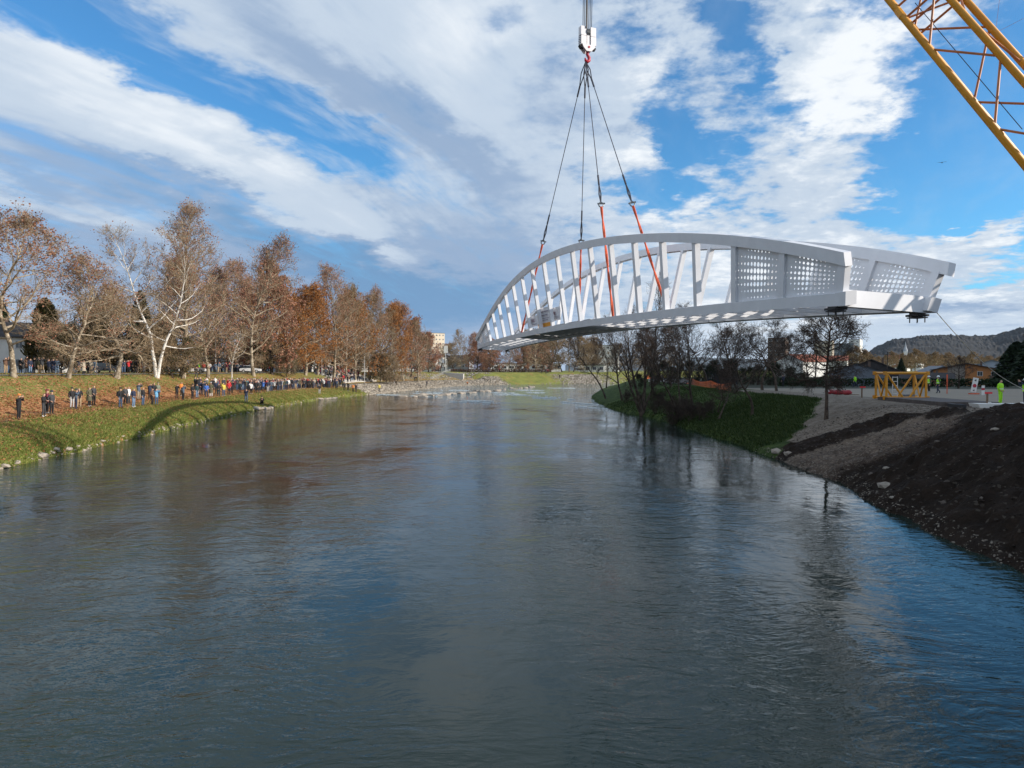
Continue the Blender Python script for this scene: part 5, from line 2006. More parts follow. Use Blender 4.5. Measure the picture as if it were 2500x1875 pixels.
house('apartment_tower', 'cream apartment tower half hidden by the lone alder', site(2012, 520), 12, 11, 22, R(-30), M_cream, M_roofgrey, 'flat', cols=3, rows=7, win=(1.5, 1.3), chim=False, over=.05, cat='tower')
house('apartment_tower', 'greenish grey block right behind the crown of the lone alder', site(2050, 600), 22, 12, 23, R(-30), M_slate, M_roofgrey, 'flat', cols=6, rows=5, win=(1.5, 1.3), chim=False, over=.05, cat='tower')

# houses beyond the yard
house('red_roofed_house', 'white gabled house with red roof behind the bare trees', site(1958, 330), 15, 17, 8.0, R(-62), M_lit, M_roofred, rh=3.2, cols=3, rows=2, ridge='y', faces=('front', 'side', 'other'))
house('red_roofed_house', 'low house with red roof beyond the dark house', site(2026, 400), 18, 12, 6.2, R(-28), M_lit, M_roofred, rh=2.6, cols=3, rows=1)
house('dark_house', 'dark slate house with wide pitched roof behind the red tarpaulin', site(2092, 180), 14, 12, 4.6, face_cam(2085), M_slate, M_roofdark, rh=2.4, cols=3, rows=1, ridge='y', win=(1.9, 1.3), skip=(('front', 0, 0), ('front', 0, 1)))
house('dark_house', 'second dark pitched roof rising behind the slate house', site(2128, 205), 14, 12, 5.2, face_cam(2140), M_roofdark, M_roofdark, rh=3.2, cols=2, rows=1, ridge='y')
house('grey_house', 'pale grey gabled house with skylit roof beside the orange house', site(2285, 250), 12, 12, 4.2, face_cam(2290, R(20)), M_greyw, M_roofgrey, rh=2.6, cols=2, rows=2, ridge='y', win=(.9, 1.0))
oh = site(2362, 235)
OH = house('orange_house', 'three storey orange house with a wide flat gable facing the yard', oh, 18.5, 12, 5.6, face_cam(2362, R(-3)), M_orange, M_roofdark, rh=2.0, cols=5, rows=2, ridge='y', win=(1.5, 1.5), skip=(('front', 1, 0), ('front', 0, 1), ('front', 1, 1), ('front', 0, 2), ('front', 1, 2)), over=1.0)
m = MB()
m.prism([(-5.2, -6.06, -.5), (-.4, -6.06, -.5), (-.4, -6.06, 7.35), (-5.2, -6.06, 6.35)], (0, -.10, 0))
m.obj('wall_panel', mat('beige_panel', (0.27, 0.225, 0.185), 0.85, var=.1), OH)
m = MB()
m.box((7.6, -6.6, 2.6), (2.6, 1.2, .2))
m.box((7.6, -7.2, 3.2), (2.6, .08, 1.1))
m.obj('balcony', M_brown, OH)
house('garden_shed', 'small salmon coloured shed beside two workers', site(2262, 190), 12, 6, 3.2, face_cam(2252), mat('salmon_plaster', (0.36, 0.17, 0.11), .85, var=.1), M_roofdark, rh=1.4, cols=2, rows=1, win=(1.2, 1.1), cat='shed', skip=(('front', 0, 1),))
house('white_gable', 'pale gable peeping out behind the orange house', site(2422, 300), 14, 12, 7.6, face_cam(2432), M_greyw, M_roofgrey, rh=2.4, cols=2, rows=2, ridge='y')

# church on the foot of the hill
cq = site(2205, 1020)
ch = empty('church', cq, face_cam(2205), 'small white church with a slim spire at the foot of the hill', 'church')
m = MB()
m.prism([(-20, -5, 0), (-20, 5, 0), (-20, 5, 17), (-20, 0, 22), (-20, -5, 17)], (20, 0, 0))
m.obj('nave', M_lit, ch)
m = MB()
m.prism([(-20.5, -5.6, 17), (-20.5, 0, 22.3), (-20.5, 5.6, 17), (-20.5, 0, 22.9)], (20.8, 0, 0))
m.obj('roof', M_roofred, ch)
m = MB()
m.box((2.6, 0, 14), (5.4, 5.4, 28))
m.obj('tower', M_lit, ch)
m = MB()
m.tube([(2.6, 0, 28), (2.6, 0, 31), (2.6, 0, 34), (2.6, 0, 42)], [2.9, 2.4, 1.3, .1], 8)
m.obj('spire', M_greyw, ch)
for (px, Y, w, h, mt_) in [(2228, 1000, 9, 18, M_lit), (2240, 960, 12, 11, M_lit), (2282, 980, 5, 9, M_lit), (2300, 1000, 5, 9, M_lit), (2288, 940, 12, 5, M_greyw), (2185, 930, 8, 5, M_lit), (2212, 900, 6, 8, M_lit)]:
    house('village_house', 'tiny white house in the village at the foot of the hill', site(px, Y), w, 8, h, face_cam(px, R(-25)), mt_, M_roofred, rh=3, cols=2, rows=1, group='village houses below the hill')

# ------------------------------------------------------------------ fences, poles, wall strips
M_hedge = leaf_material('hedge_leaves', [(0.10, 0.045, 0.035), (0.16, 0.075, 0.05), (0.12, 0.085, 0.05), (0.075, 0.04, 0.03)], .2)
hp = []
for i in range(5200):
    px = random.uniform(1098, 1345)
    q = stand(px, 316 + random.uniform(-.6, .6) + (px - 1098) * .012)
    hp.append((q.x, q.y, q.z + random.uniform(0, 1.3)))
hedge = cards(np.array(hp), .22, 1.0, M_hedge, 'hedge', None)
del hedge['kind']
tag(hedge, 'long reddish clipped hedge along the top of the far bank', 'hedge')
hp = []
for i in range(5000):
    px = random.uniform(1900, 2470)
    q = stand(px, 116 + random.uniform(-.5, .5) - (px - 1900) * .012)
    hp.append((q.x, q.y, q.z + random.uniform(0, 1.25)))
hedge2 = cards(np.array(hp), .2, 1.0, M_needle, 'hedge', None)
del hedge2['kind']
tag(hedge2, 'low dark hedge along the rear of the gravel yard before the houses', 'hedge')
M_pole = mat('galvanised_pole', (0.55, 0.55, 0.54), 0.5, .3)
for i, (px, Y, h) in enumerate([(527, 150, 7.5), (636, 158, 7.5), (718, 172, 7.5), (786, 190, 7.5), (890, 208, 8.5), (962, 222, 8)]):
    q = stand(px, Y)
    lp = empty('street_lamp', q, 0, '%s thin pale lamp post of the upper path, counted from the tallest tree' % ORD[i], 'lamp post', 'lamp posts along the upper path')
    m = MB()
    m.tube([(0, 0, -.2), (0, 0, h * .5), (0, 0, h)], [.09, .075, .055], 8)
    m.obj('pole', M_pole, lp)
    m = MB()
    m.tube([(0, 0, h), (.3, 0, h + .12), (.9, 0, h + .15)], .035, 6)
    m.box((1.0, 0, h + .14), (.5, .2, .08))
    m.obj('lamp_head', M_pole, lp)
q = stand(1088, 318)
sp_ = empty('sign_mast', q, 0, 'tall mast with white cylinder sign at the bend of the far bank', 'mast')
m = MB()
m.tube([(0, 0, 0), (0, 0, 9.2)], .16, 8)
m.obj('pole', M_pole, sp_)
m = MB()
m.box((.1, 0, 10.2), (1.7, .5, 3.2))
m.obj('sign_panel', M_lit, sp_)
m = MB()
m.box((-1.1, 0, 5.0), (1.1, .1, 1.6))
m.obj('small_sign', M_greyw, sp_)
for px, Y, h, lab in [(2164, 160, 9.5, 'slender leaning pole between the slate house and the lattice frame'), (1990, 120, 6.0, 'thin dark pole left of the red tarpaulin')]:
    q = stand(px, Y)
    o = empty('utility_pole', q, 0, lab, 'pole')
    m = MB()
    m.tube([(0, 0, 0), (.25, 0, h)], [.12, .08], 7)
    m.obj('pole', M_bark, o)
    m = MB()
    m.box((.24, 0, h - .6), (1.2, .08, .1))
    m.obj('cross_arm', M_bark, o)

# railing and ramp at the bend
q0, q1 = stand(1052, 268), stand(1100, 300)
rl = empty('railing', q0, 0, 'grey metal railing along the path at the bend of the bank', 'railing')
n_ = 22
for i in range(n_ + 1):
    p = q0.lerp(q1, i / n_) - q0
    p.z = ground(p.x + q0.x, p.y + q0.y) - q0.z
    m = MB()
    m.tube([(0, 0, 0), (0, 0, 1.1)], .04, 5)
    m.obj('post', M_pole, rl, loc=p)
for z in (.55, 1.1):
    m = MB()
    m.tube([Vector((0, 0, z)), q1 - q0 + Vector((0, 0, z))], .04, 5)
    m.obj('rail', M_pole, rl)
# white concrete abutment
ab = stand(1092, 292)
m = MB()
m.prism([(-5, -4, -3.2), (7, -7, -4.6), (7, -6.4, -.6), (-5, -3.2, .4)], (0, 6, 0))
o = m.obj('abutment', M_conc, loc=ab)
tag(o, 'pale concrete outlet block in the bank below the railing', 'concrete block')

# stone steps with the crowd
st0 = np.array([stand(862, 203), stand(968, 226)])
i0 = int(np.argmin(np.abs(ly - 190) + (lx > 0) * 999))
i1 = int(np.argmin(np.abs(ly - 224) + (lx > 0) * 999))
steps = empty('stone_steps', LEFT_V[i0, 20], 0, 'broad pale stone seating steps on the bank full of spectators', 'steps')
STEPROWS = []
for s in range(8):
    a, b_ = [], []
    pos = []
    for i in range(i0, i1 + 1, 3):
        p = float(np.interp(ly[i], YST, PATH))
        o1 = p + 1.5 + s * 1.08
        o2 = o1 + 1.10
        z = 2.15 + (s + 1) * .385
        pos.append([Vector((lx[i] + lnx[i] * o1, ly[i] + lny[i] * o1, z)), Vector((lx[i] + lnx[i] * o2, ly[i] + lny[i] * o2, z))])
    m = MB()
    for (a0, a1), (b0, b1) in zip(pos[:-1], pos[1:]):
        dn = Vector((0, 0, -.75))
        m.hexa([a0 + dn, b0 + dn, b1 + dn, a1 + dn], [a0, b0, b1, a1])
    m.v = [tuple(Vector(v) - steps.location) for v in m.v]
    m.obj('step', M_conc, steps)
    STEPROWS.append([(x + y) / 2 for x, y in pos])
# top walkway kerb of the leafy bank
m = MB()
prev = None
for i in range(iy(60), iy(186), 3):
    p = float(np.interp(ly[i], YST, PATH)) + 9.9
    c = Vector((lx[i] + lnx[i] * p, ly[i] + lny[i] * p, 5.16))
    if prev is not None:
        m.beam(prev, c, .22, .10)
    prev = c
o = m.obj('kerb', M_steel)
o['kind'] = 'structure'

# white water, boulders of the weir
M_foam = mat('foam', (0.55, 0.60, 0.60), 0.6, var=.1, vscale=8, bump=.6, bscale=9)
fm = MB()
for n_, (x0, y0, x1, y1, wd) in enumerate([(-11.5, 131, -2.5, 122, .35), (-4, 181, 10, 149, .6), (-12, 190, 0, 178, .7), (-9, 133, -3.5, 130, .35), (5, 150, 12, 139, .6), (-32, 166, -24, 162, 1.0), (-24, 176, -14, 170, 1.2), (-26, 190, -18, 182, 1.3), (-4, 170, 2, 166, .5), (3, 185, 8, 182, .5), (9, 128, 14, 118, .4), (2, 205, 9, 203, .6),
                                     (10, 112, 14, 104, .30), (12, 230, 20, 228, .5), (-20, 205, -13, 203, .9), (-22, 160, -17, 157, .8)]):
    r_ = random.Random(n_)
    for i in range(60):
        t = r_.random()
        g = mnoise.noise((t * 7, n_ * 3.3, 0))
        if g < -.12:
            continue
        x = x0 + (x1 - x0) * t + r_.gauss(0, .25)
        y = y0 + (y1 - y0) * t + r_.gauss(0, wd) + 1.2 * mnoise.noise((t * 3, n_, 4))
        l, w = r_.uniform(.3, 1.3), r_.uniform(.08, .28)
        a = math.atan2(y1 - y0, x1 - x0) + r_.gauss(0, .2)
        c, s = math.cos(a), math.sin(a)
        pts = []
        for k2 in range(7):
            q = k2 / 7 * 6.283
            dx, dy = math.cos(q) * l * r_.uniform(.6, 1), math.sin(q) * w * r_.uniform(.6, 1)
            pts.append((x + dx * c - dy * s, y + dx * s + dy * c, .012 + r_.random() * .01))
        fm.add(pts + [(x, y, .05 + .06 * r_.random())], [(k2, (k2 + 1) % 7, 7) for k2 in range(7)])
tag(fm.obj('white_water', M_foam), 'broken white water over the weir', kind='stuff')
SM = [stone_mesh(s, M_stone, .62) for s in (1, 2, 3, 4)]
W0 = [(-21.5, 154), (-19, 158), (-15, 168), (-10, 182), (-4.5, 200), (1, 222), (5, 240), (9, 252)]
nb = 0
for i in range(len(W0) - 1):
    (x0, y0), (x1, y1) = W0[i], W0[i + 1]
    for j in range(8 if i < 4 else 6):
        t = (j + random.random()) / 8
        s = random.uniform(.55, 1.25) * (1.1 if i < 4 else .8)
        x, y = x0 + (x1 - x0) * t + random.gauss(0, 1.0), y0 + (y1 - y0) * t + random.gauss(0, 2.2)
        o = link('boulder', random.choice(SM), loc=(x, y, .0), rz=random.uniform(0, 6), scale=(s * random.uniform(1, 1.6), s * random.uniform(.7, 1.1), s * random.uniform(.45, .8)))
        tag(o, '%s pale boulder of the weir line, counted from its close end' % ORD[nb], 'boulder', 'boulders of the weir')
        nb += 1
for k2, (px, py, s, lab) in enumerate([(135, 1100, .50, 'pale grey boulder at the waterline below the grassy corner'), (100, 1116, .8, 'largest pointed pale rock at the sunny waterline'), (128, 1109, .40, 'small pale rock beside the pointed one'), (165, 1100, .6, 'upright pale slab at the sunny waterline'),
                                      (42, 1133, .5, 'pale flat rock at the waterline near the picture edge'), (8, 1141, .55, 'pale rock cut by the picture edge at the waterline'), (190, 1093, .35, 'little pale rock just past the upright slab')]):
    h = hit(px, py - 4)
    if h:
        tag(link('boulder', SM[k2 % 4], loc=(h.x, h.y, max(h.z, .03)), rz=k2 * 1.3, scale=(s * .7, s * .5, s * .45)), lab, 'boulder')
for k2, (x0, x1, yy) in enumerate([(618, 662, 997), (775, 822, 974)]):
    for j in range(9):
        h = hit(x0 + (x1 - x0) * (j + .5) / 9, yy - 1)
        s = random.uniform(.5, .9)
        if h:
            tag(link('boulder', SM[j % 4], loc=(h.x, h.y, max(h.z - .05, 0)), rz=j, scale=(s, s * .8, s * .6)), '%s pale rock of the %s' % (ORD[j], ['little groyne below the crouching person', 'shingle spit by the person standing alone'][k2]), 'boulder', ['rocks of the small groyne', 'rocks of the shingle spit'][k2])
for k2, (px, py, s, lab) in enumerate([(2162, 1186, .42, 'largest pale boulder sticking out of the dark soil slope'), (2164, 1143, .22, 'flat pale stone higher on the dark soil slope'), (2179, 1214, .16, 'small white stone below the largest boulder in the soil'), (1896, 1102, .55, 'grey boulder at the waterline where grass meets gravel'),
                                      (1925, 1108, .4, 'second grey boulder at the gravel waterline'), (2430, 1048, .2, 'pale broken root in the dark soil near the picture edge')]):
    h = hit(px, py)
    if h:
        tag(link('boulder', SM[k2 % 4], loc=h, rz=k2 * 1.7, scale=(s, s * .8, s * .7)), lab, 'boulder')

# ------------------------------------------------------------------ cars on the upper path
M_carw = mat('car_white', (0.75, 0.75, 0.76), 0.25)
M_card = mat('car_dark', (0.03, 0.035, 0.045), 0.25)
M_tyre = mat('tyre', (0.02, 0.02, 0.02), 0.8)


def car(loc, rz, mt_, label):
    root = empty('parked_car', loc, rz, label, 'car', 'cars parked behind the crowd')
    m = MB()
    prof = [(-2.1, .35), (-2.12, .75), (-1.95, .92), (-1.1, .98), (.95, .95), (1.95, .80), (2.1, .6), (2.1, .35)]
    m.prism([(x, -.86, z) for x, z in prof][::-1], (0, 1.72, 0))
    bd = m.obj('body', mt_, root)
    m = MB()
    m.hexa([(-1.75, -.80, .94), (1.0, -.80, .94), (1.0, .80, .94), (-1.75, .80, .94)], [(-1.35, -.66, 1.45), (.25, -.66, 1.47), (.25, .66, 1.47), (-1.35, .66, 1.45)])
    m.obj('windows', M_glass, root)
    m = MB()
    m.hexa([(-1.38, -.68, 1.44), (.28, -.68, 1.46), (.28, .68, 1.46), (-1.38, .68, 1.44)], [(-1.25, -.6, 1.5), (.15, -.6, 1.52), (.15, .6, 1.52), (-1.25, .6, 1.5)])
    m.obj('roof', mt_, root)
    for x in (-1.3, 1.3):
        for y in (-.8, .8):
            m = MB()
            m.tube([(0, -.1, 0), (0, .1, 0)], .32, 14)
            w = m.obj('wheel', M_tyre, root, loc=(x, y, .32))
            m = MB()
            m.tube([(0, -.112, 0), (0, .112, 0)], .19, 10)
            m.obj('rim', M_pole, w)
    for y in (-.6, .6):
        m = MB()
        m.box((2.08, y, .66), (.08, .36, .14))
        m.obj('headlight', M_lit, root)


for px, Y, rz, mt_, lab in [(471, 122, .3, M_carw, 'white car parked beside the tallest plane tree'), (612, 150, .2, M_carw, 'white car parked behind the crowd near the dark trunked tree'), (262, 104, .4, M_card, 'dark car parked behind the pollarded tree'), (590, 158, .3, M_card, 'dark car parked behind the young white stemmed tree'),
                            (1155, 340, .1, M_carw, 'white car behind the hedge on the far bank'), (1175, 342, .1, M_carw, 'white car second from the mast behind the hedge'), (1065, 322, .2, M_card, 'dark car by the railing at the bend')]:
    car(stand(px, Y), rz, mt_, lab)
# ------------------------------------------------------------------ people
M_jacket = attr_mat('jacket', 'jacket_colour', 0.85)
M_trous = attr_mat('trousers', 'trouser_colour', 0.85)
M_hair = attr_mat('hair', 'hair_colour', 0.8)
M_skin = mat('skin', (0.50, 0.30, 0.21), 0.6)
M_shoe = attr_mat('shoes', 'shoe_colour', 0.7)
BODY_MATS = [M_skin, M_hair, M_jacket, M_trous, M_shoe]


def body_mesh(name, arms, legs=None, crouch=False, lean=0.0, coat=False):
    """one skinned figure 1.75 m tall facing +y; arms = elbow and hand positions for either side"""
    J = {}
    dz = 0.0
    J['pelvis'] = (0, 0, .96)
    J['waist'] = (0, .01 + lean * .3, 1.12)
    J['chest'] = (0, .0 + lean * .7, 1.32)
    J['neck'] = (0, .01 + lean, 1.49)
    J['jaw'] = (0, .045 + lean * 1.1, 1.575)
    J['skull'] = (0, .015 + lean * 1.15, 1.68)
    J['nose'] = (0, .125 + lean * 1.1, 1.61)
    legs = legs or [((-.10, .02, .50), (-.11, -.02, .09), (-.13, .13, .035)), ((.10, .02, .50), (.12, -.02, .09), (.15, .13, .035))]
    for s, n in ((-1, 'l'), (1, 'r')):
        k_ = 0 if s < 0 else 1
        J['hip' + n] = (s * .095, 0, .90)
        J['knee' + n], J['ank' + n], J['toe' + n] = legs[k_]
        J['sho' + n] = (s * .185, lean * .9, 1.425)
        e, h = arms[k_]
        J['elb' + n], J['wri' + n] = e, h
        d = (Vector(h) - Vector(e)).normalized()
        J['pal' + n] = tuple(Vector(h) + d * .07)
        side = d.cross(Vector((s, 0, .2))).normalized()
        for q, (off, ln) in enumerate(((-.030, .075), (-.010, .090), (.010, .085), (.030, .065))):
            J['fin%d%s' % (q, n)] = tuple(Vector(h) + d * (.08 + ln) + side * off)
        J['thu' + n] = tuple(Vector(h) + d * .07 + side * -.055)
    R_ = {'pelvis': (.165, .125), 'waist': (.150, .115), 'chest': (.175, .130), 'neck': (.058, .058), 'jaw': (.070, .075), 'skull': (.082, .098), 'nose': (.012, .012)}
    for n in 'lr':
        R_.update({'hip' + n: (.098, .10), 'knee' + n: (.066, .066), 'ank' + n: (.050, .052), 'toe' + n: (.040, .030), 'sho' + n: (.080, .080), 'elb' + n: (.056, .056), 'wri' + n: (.036, .036), 'pal' + n: (.040, .022), 'thu' + n: (.011, .011)})
        for q in range(4):
            R_['fin%d%s' % (q, n)] = (.009, .009)
    E = [('pelvis', 'waist', 2), ('waist', 'chest', 2), ('chest', 'neck', 2), ('neck', 'jaw', 0), ('jaw', 'skull', 0), ('jaw', 'nose', 0)]
    for n in 'lr':
        E += [('pelvis', 'hip' + n, 3), ('hip' + n, 'knee' + n, 3), ('knee' + n, 'ank' + n, 3), ('ank' + n, 'toe' + n, 4), ('chest', 'sho' + n, 2), ('sho' + n, 'elb' + n, 2), ('elb' + n, 'wri' + n, 2), ('wri' + n, 'pal' + n, 0), ('pal' + n, 'thu' + n, 0)]
        E += [('pal' + n, 'fin%d%s' % (q, n), 0) for q in range(4)]
    if crouch:
        for k2 in J:
            x, y, z = J[k2]
            if z > .8:
                J[k2] = (x, y + (z - .9) * .30 - .12, z - .62)
        for s, n in ((-1, 'l'), (1, 'r')):
            J['hip' + n] = (s * .10, -.12, .30)
            J['knee' + n], J['ank' + n], J['toe' + n] = (s * .17, .26, .52), (s * .14, .16, .09), (s * .15, .30, .035)
            J['elb' + n], J['wri' + n] = (s * .25, .16, .62), (s * .10, .33, .70)
            J['pal' + n] = (s * .06, .38, .72)
            for q in range(4):
                J['fin%d%s' % (q, n)] = (s * (.02 - .01 * q), .42 + .01 * q, .70 + .02 * q)
            J['thu' + n] = (s * .05, .40, .78)
    names = list(J)
    ix = {n: i for i, n in enumerate(names)}
    me = bpy.data.meshes.new('t')
    me.from_pydata([J[n] for n in names], [(ix[a], ix[b_]) for a, b_, _ in E], [])
    o = bpy.data.objects.new('t', me)
    COL.objects.link(o)
    o.modifiers.new('s', 'SKIN')
    for n in names:
        sv = me.skin_vertices[0].data[ix[n]]
        sv.radius = R_[n]
        sv.use_root = n == 'pelvis'
    sb = o.modifiers.new('b', 'SUBSURF')
    sb.levels = sb.render_levels = 1
    bpy.context.view_layer.update()
    out = bpy.data.meshes.new_from_object(o.evaluated_get(bpy.context.evaluated_depsgraph_get()))
    bpy.data.objects.remove(o)
    bpy.data.meshes.remove(me)
    out.name = name
    segs = [(Vector(J[a]), Vector(J[b_]), t, R_[a][0], R_[b_][0]) for a, b_, t in E]
    out.materials.clear()
    for m in BODY_MATS:
        out.materials.append(m)
    hc = Vector(J['skull'])
    for p in out.polygons:
        c = p.center
        best, bt = 9, 2
        for a, b_, t, ra, rb in segs:
            ab = b_ - a
            f = max(0, min(1, (c - a).dot(ab) / ab.length_squared))
            d = (c - (a + ab * f)).length - (ra + (rb - ra) * f)
            if d < best:
                best, bt = d, t
        if bt == 0 and (c - hc).length < .17:
            rel = c - hc
            if rel.z > .045 or (rel.y < -.0 and rel.z > -.09):
                bt = 1
        p.material_index = bt
        p.use_smooth = True
    if coat:
        n = 12
        rings = [(1.18, .19, .15), (.95, .20, .17), (.70, .23, .20), (.52, .25, .22)]
        bm = bmesh.new()
        bm.from_mesh(out)
        vs = [[bm.verts.new((math.cos(j / n * 6.283) * rx_, math.sin(j / n * 6.283) * ry_, z)) for j in range(n)] for z, rx_, ry_ in rings]
        for a, b_ in zip(vs[:-1], vs[1:]):
            for j in range(n):
                f = bm.faces.new((a[j], b_[j], b_[(j + 1) % n], a[(j + 1) % n]))
                f.material_index = 2
                f.smooth = True
        bm.to_mesh(out)
        bm.free()
    return out


DOWN = [((-.25, -.02, 1.14), (-.24, .06, .90)), ((.25, -.02, 1.14), (.24, .06, .90))]
POCK = [((-.28, -.04, 1.16), (-.17, .10, 1.02)), ((.28, -.04, 1.16), (.17, .10, 1.02))]
CAMR = [((-.27, .16, 1.30), (-.07, .24, 1.57)), ((.27, .16, 1.30), (.07, .24, 1.57))]
PHON = [((-.24, .24, 1.36), (-.06, .40, 1.60)), ((.24, .24, 1.36), (.06, .40, 1.60))]
SHAD = [((-.25, -.02, 1.14), (-.22, .08, .92)), ((.34, .14, 1.44), (.11, .17, 1.66))]
CROS = [((-.26, .06, 1.16), (.06, .20, 1.20)), ((.26, .06, 1.16), (-.06, .20, 1.16))]
WALK = [((-.10, .16, .52), (-.11, .20, .10), (-.12, .34, .06)), ((.10, .05, .50), (.11, -.25, .14), (.12, -.12, .04))]
WIDE = [((-.15, .02, .50), (-.20, -.02, .09), (-.23, .13, .035)), ((.15, .02, .50), (.20, -.02, .09), (.23, .13, .035))]
BODY = {
    'stand': body_mesh('person', DOWN), 'pockets': body_mesh('person', POCK), 'camera': body_mesh('person', CAMR, lean=.02), 'phone': body_mesh('person', PHON, lean=-.02),
    'shade': body_mesh('person', SHAD), 'crossed': body_mesh('person', CROS, WIDE), 'walk': body_mesh('person', DOWN, WALK, lean=.05), 'coat': body_mesh('person', POCK, coat=True),
    'crouch': body_mesh('person', DOWN, crouch=True), 'wide': body_mesh('person', POCK, WIDE),
}


def hat_mesh():
    m = MB()
    n = 10
    for z, r_ in ((.0, .112), (.05, .112), (.10, .085), (.125, .03)):
        m.v += [(math.cos(j / n * 6.283) * r_ * .92, math.sin(j / n * 6.283) * r_ * 1.08, z) for j in range(n)]
    for i in range(3):
        for j in range(n):
            m.f.append([i * n + j, i * n + (j + 1) % n, (i + 1) * n + (j + 1) % n, (i + 1) * n + j])
            m.m.append(0)
    m.f.append([3 * n + j for j in range(n)])
    m.m.append(0)
    return m


M_hat = attr_mat('hat_cloth', 'hat_colour', 0.85)
HAT = hat_mesh().mesh('hat', M_hat, True)
m = hat_mesh()
m.v = [(x * 1.12, y * 1.12, z * 1.15) for x, y, z in m.v]
m.prism([(-.11, .08, 0), (.11, .08, 0), (.08, .19, -.01), (-.08, .19, -.01)], (0, 0, .015))
HELM = m.mesh('helmet', mat('helmet_white', (.8, .8, .8), .35), True)
m = MB()
m.hexa([(-.15, -.30, 1.05), (.15, -.30, 1.05), (.16, -.12, 1.02), (-.16, -.12, 1.02)], [(-.12, -.26, 1.45), (.12, -.26, 1.45), (.14, -.11, 1.46), (-.14, -.11, 1.46)])
PACK = m.mesh('backpack', M_black)
M_hiv = mat('hi_vis_cloth', (0.36, 0.80, 0.02), 0.7)
M_refl = mat('reflective_band', (0.62, 0.66, 0.55), 0.4)
n = 14
m = MB()
for z, rx_, ry_, mi in ((1.00, .215, .175, 0), (1.08, .205, .168, 1), (1.14, .205, .168, 0), (1.30, .228, .178, 0), (1.42, .21, .15, 0), (1.485, .11, .10, 0)):
    m.v += [(math.cos(j / n * 6.283) * rx_, math.sin(j / n * 6.283) * ry_, z) for j in range(n)]
for i, mi in enumerate((0, 1, 0, 0, 0)):
    for j in range(n):
        m.f.append([i * n + j, i * n + (j + 1) % n, (i + 1) * n + (j + 1) % n, (i + 1) * n + j])
        m.m.append(mi)
VEST = m.mesh('safety_vest', [M_hiv, M_refl], True)

COLS = {'black': (.012, .012, .014), 'dark grey': (.045, .047, .052), 'navy': (.016, .024, .055), 'dark teal': (.015, .040, .050), 'blue grey': (.07, .10, .14), 'olive': (.085, .080, .045), 'beige': (.36, .31, .24), 'white': (.70, .69, .67),
        'light blue': (.14, .34, .55), 'turquoise': (.04, .36, .45), 'blue': (.05, .15, .48), 'red': (.45, .025, .03), 'maroon': (.15, .02, .035), 'orange': (.60, .20, .04), 'brown': (.12, .065, .04), 'grey green': (.16, .18, .13), 'light grey': (.42, .42, .42),
        'yellow': (.55, .45, .08), 'jeans': (.055, .095, .17), 'light jeans': (.16, .24, .36), 'tan': (.36, .26, .16), 'pink': (.5, .2, .25), 'lime': (.36, .80, .02)}
HAIR = [(.02, .014, .010), (.06, .035, .02), (.14, .09, .05), (.30, .27, .24), (.035, .024, .018)]
PR = random.Random(99)


def person(loc, rz, pose, jk, tr, label, group=None, hat=None, pack=False, vest=False, helmet=False, h=None, shoes=None):
    o = bpy.data.objects.new('person', BODY[pose])
    COL.objects.link(o)
    o.location = loc
    o.rotation_euler = (0, 0, rz)
    s = (h or PR.uniform(.96, 1.06)) * 1.10
    o.scale = (s * PR.uniform(.98, 1.10), s * PR.uniform(.98, 1.1), s)
    o['jacket_colour'] = COLS[jk]
    o['trouser_colour'] = COLS[tr]
    o['hair_colour'] = PR.choice(HAIR)
    o['shoe_colour'] = COLS[shoes or PR.choice(['black', 'black', 'dark grey', 'brown', 'light grey'])]
    tag(o, label, 'person', group)
    cr = pose == 'crouch'
    hz = (0, .225 - .02, 1.70 - .60) if cr else (0, .02, 1.70)
    if hat:
        c = link('hat', HAT, o, hz)
        c['hat_colour'] = COLS[hat]
    if helmet:
        link('helmet', HELM, o, hz)
    if pack:
        link('backpack', PACK, o)
    if vest:
        link('safety_vest', VEST, o)
    return o


def look(p, tx=4.0, ty=62.0):
    """turn towards the hanging bridge"""
    return math.atan2(ty - p.y, tx - p.x) - math.pi / 2


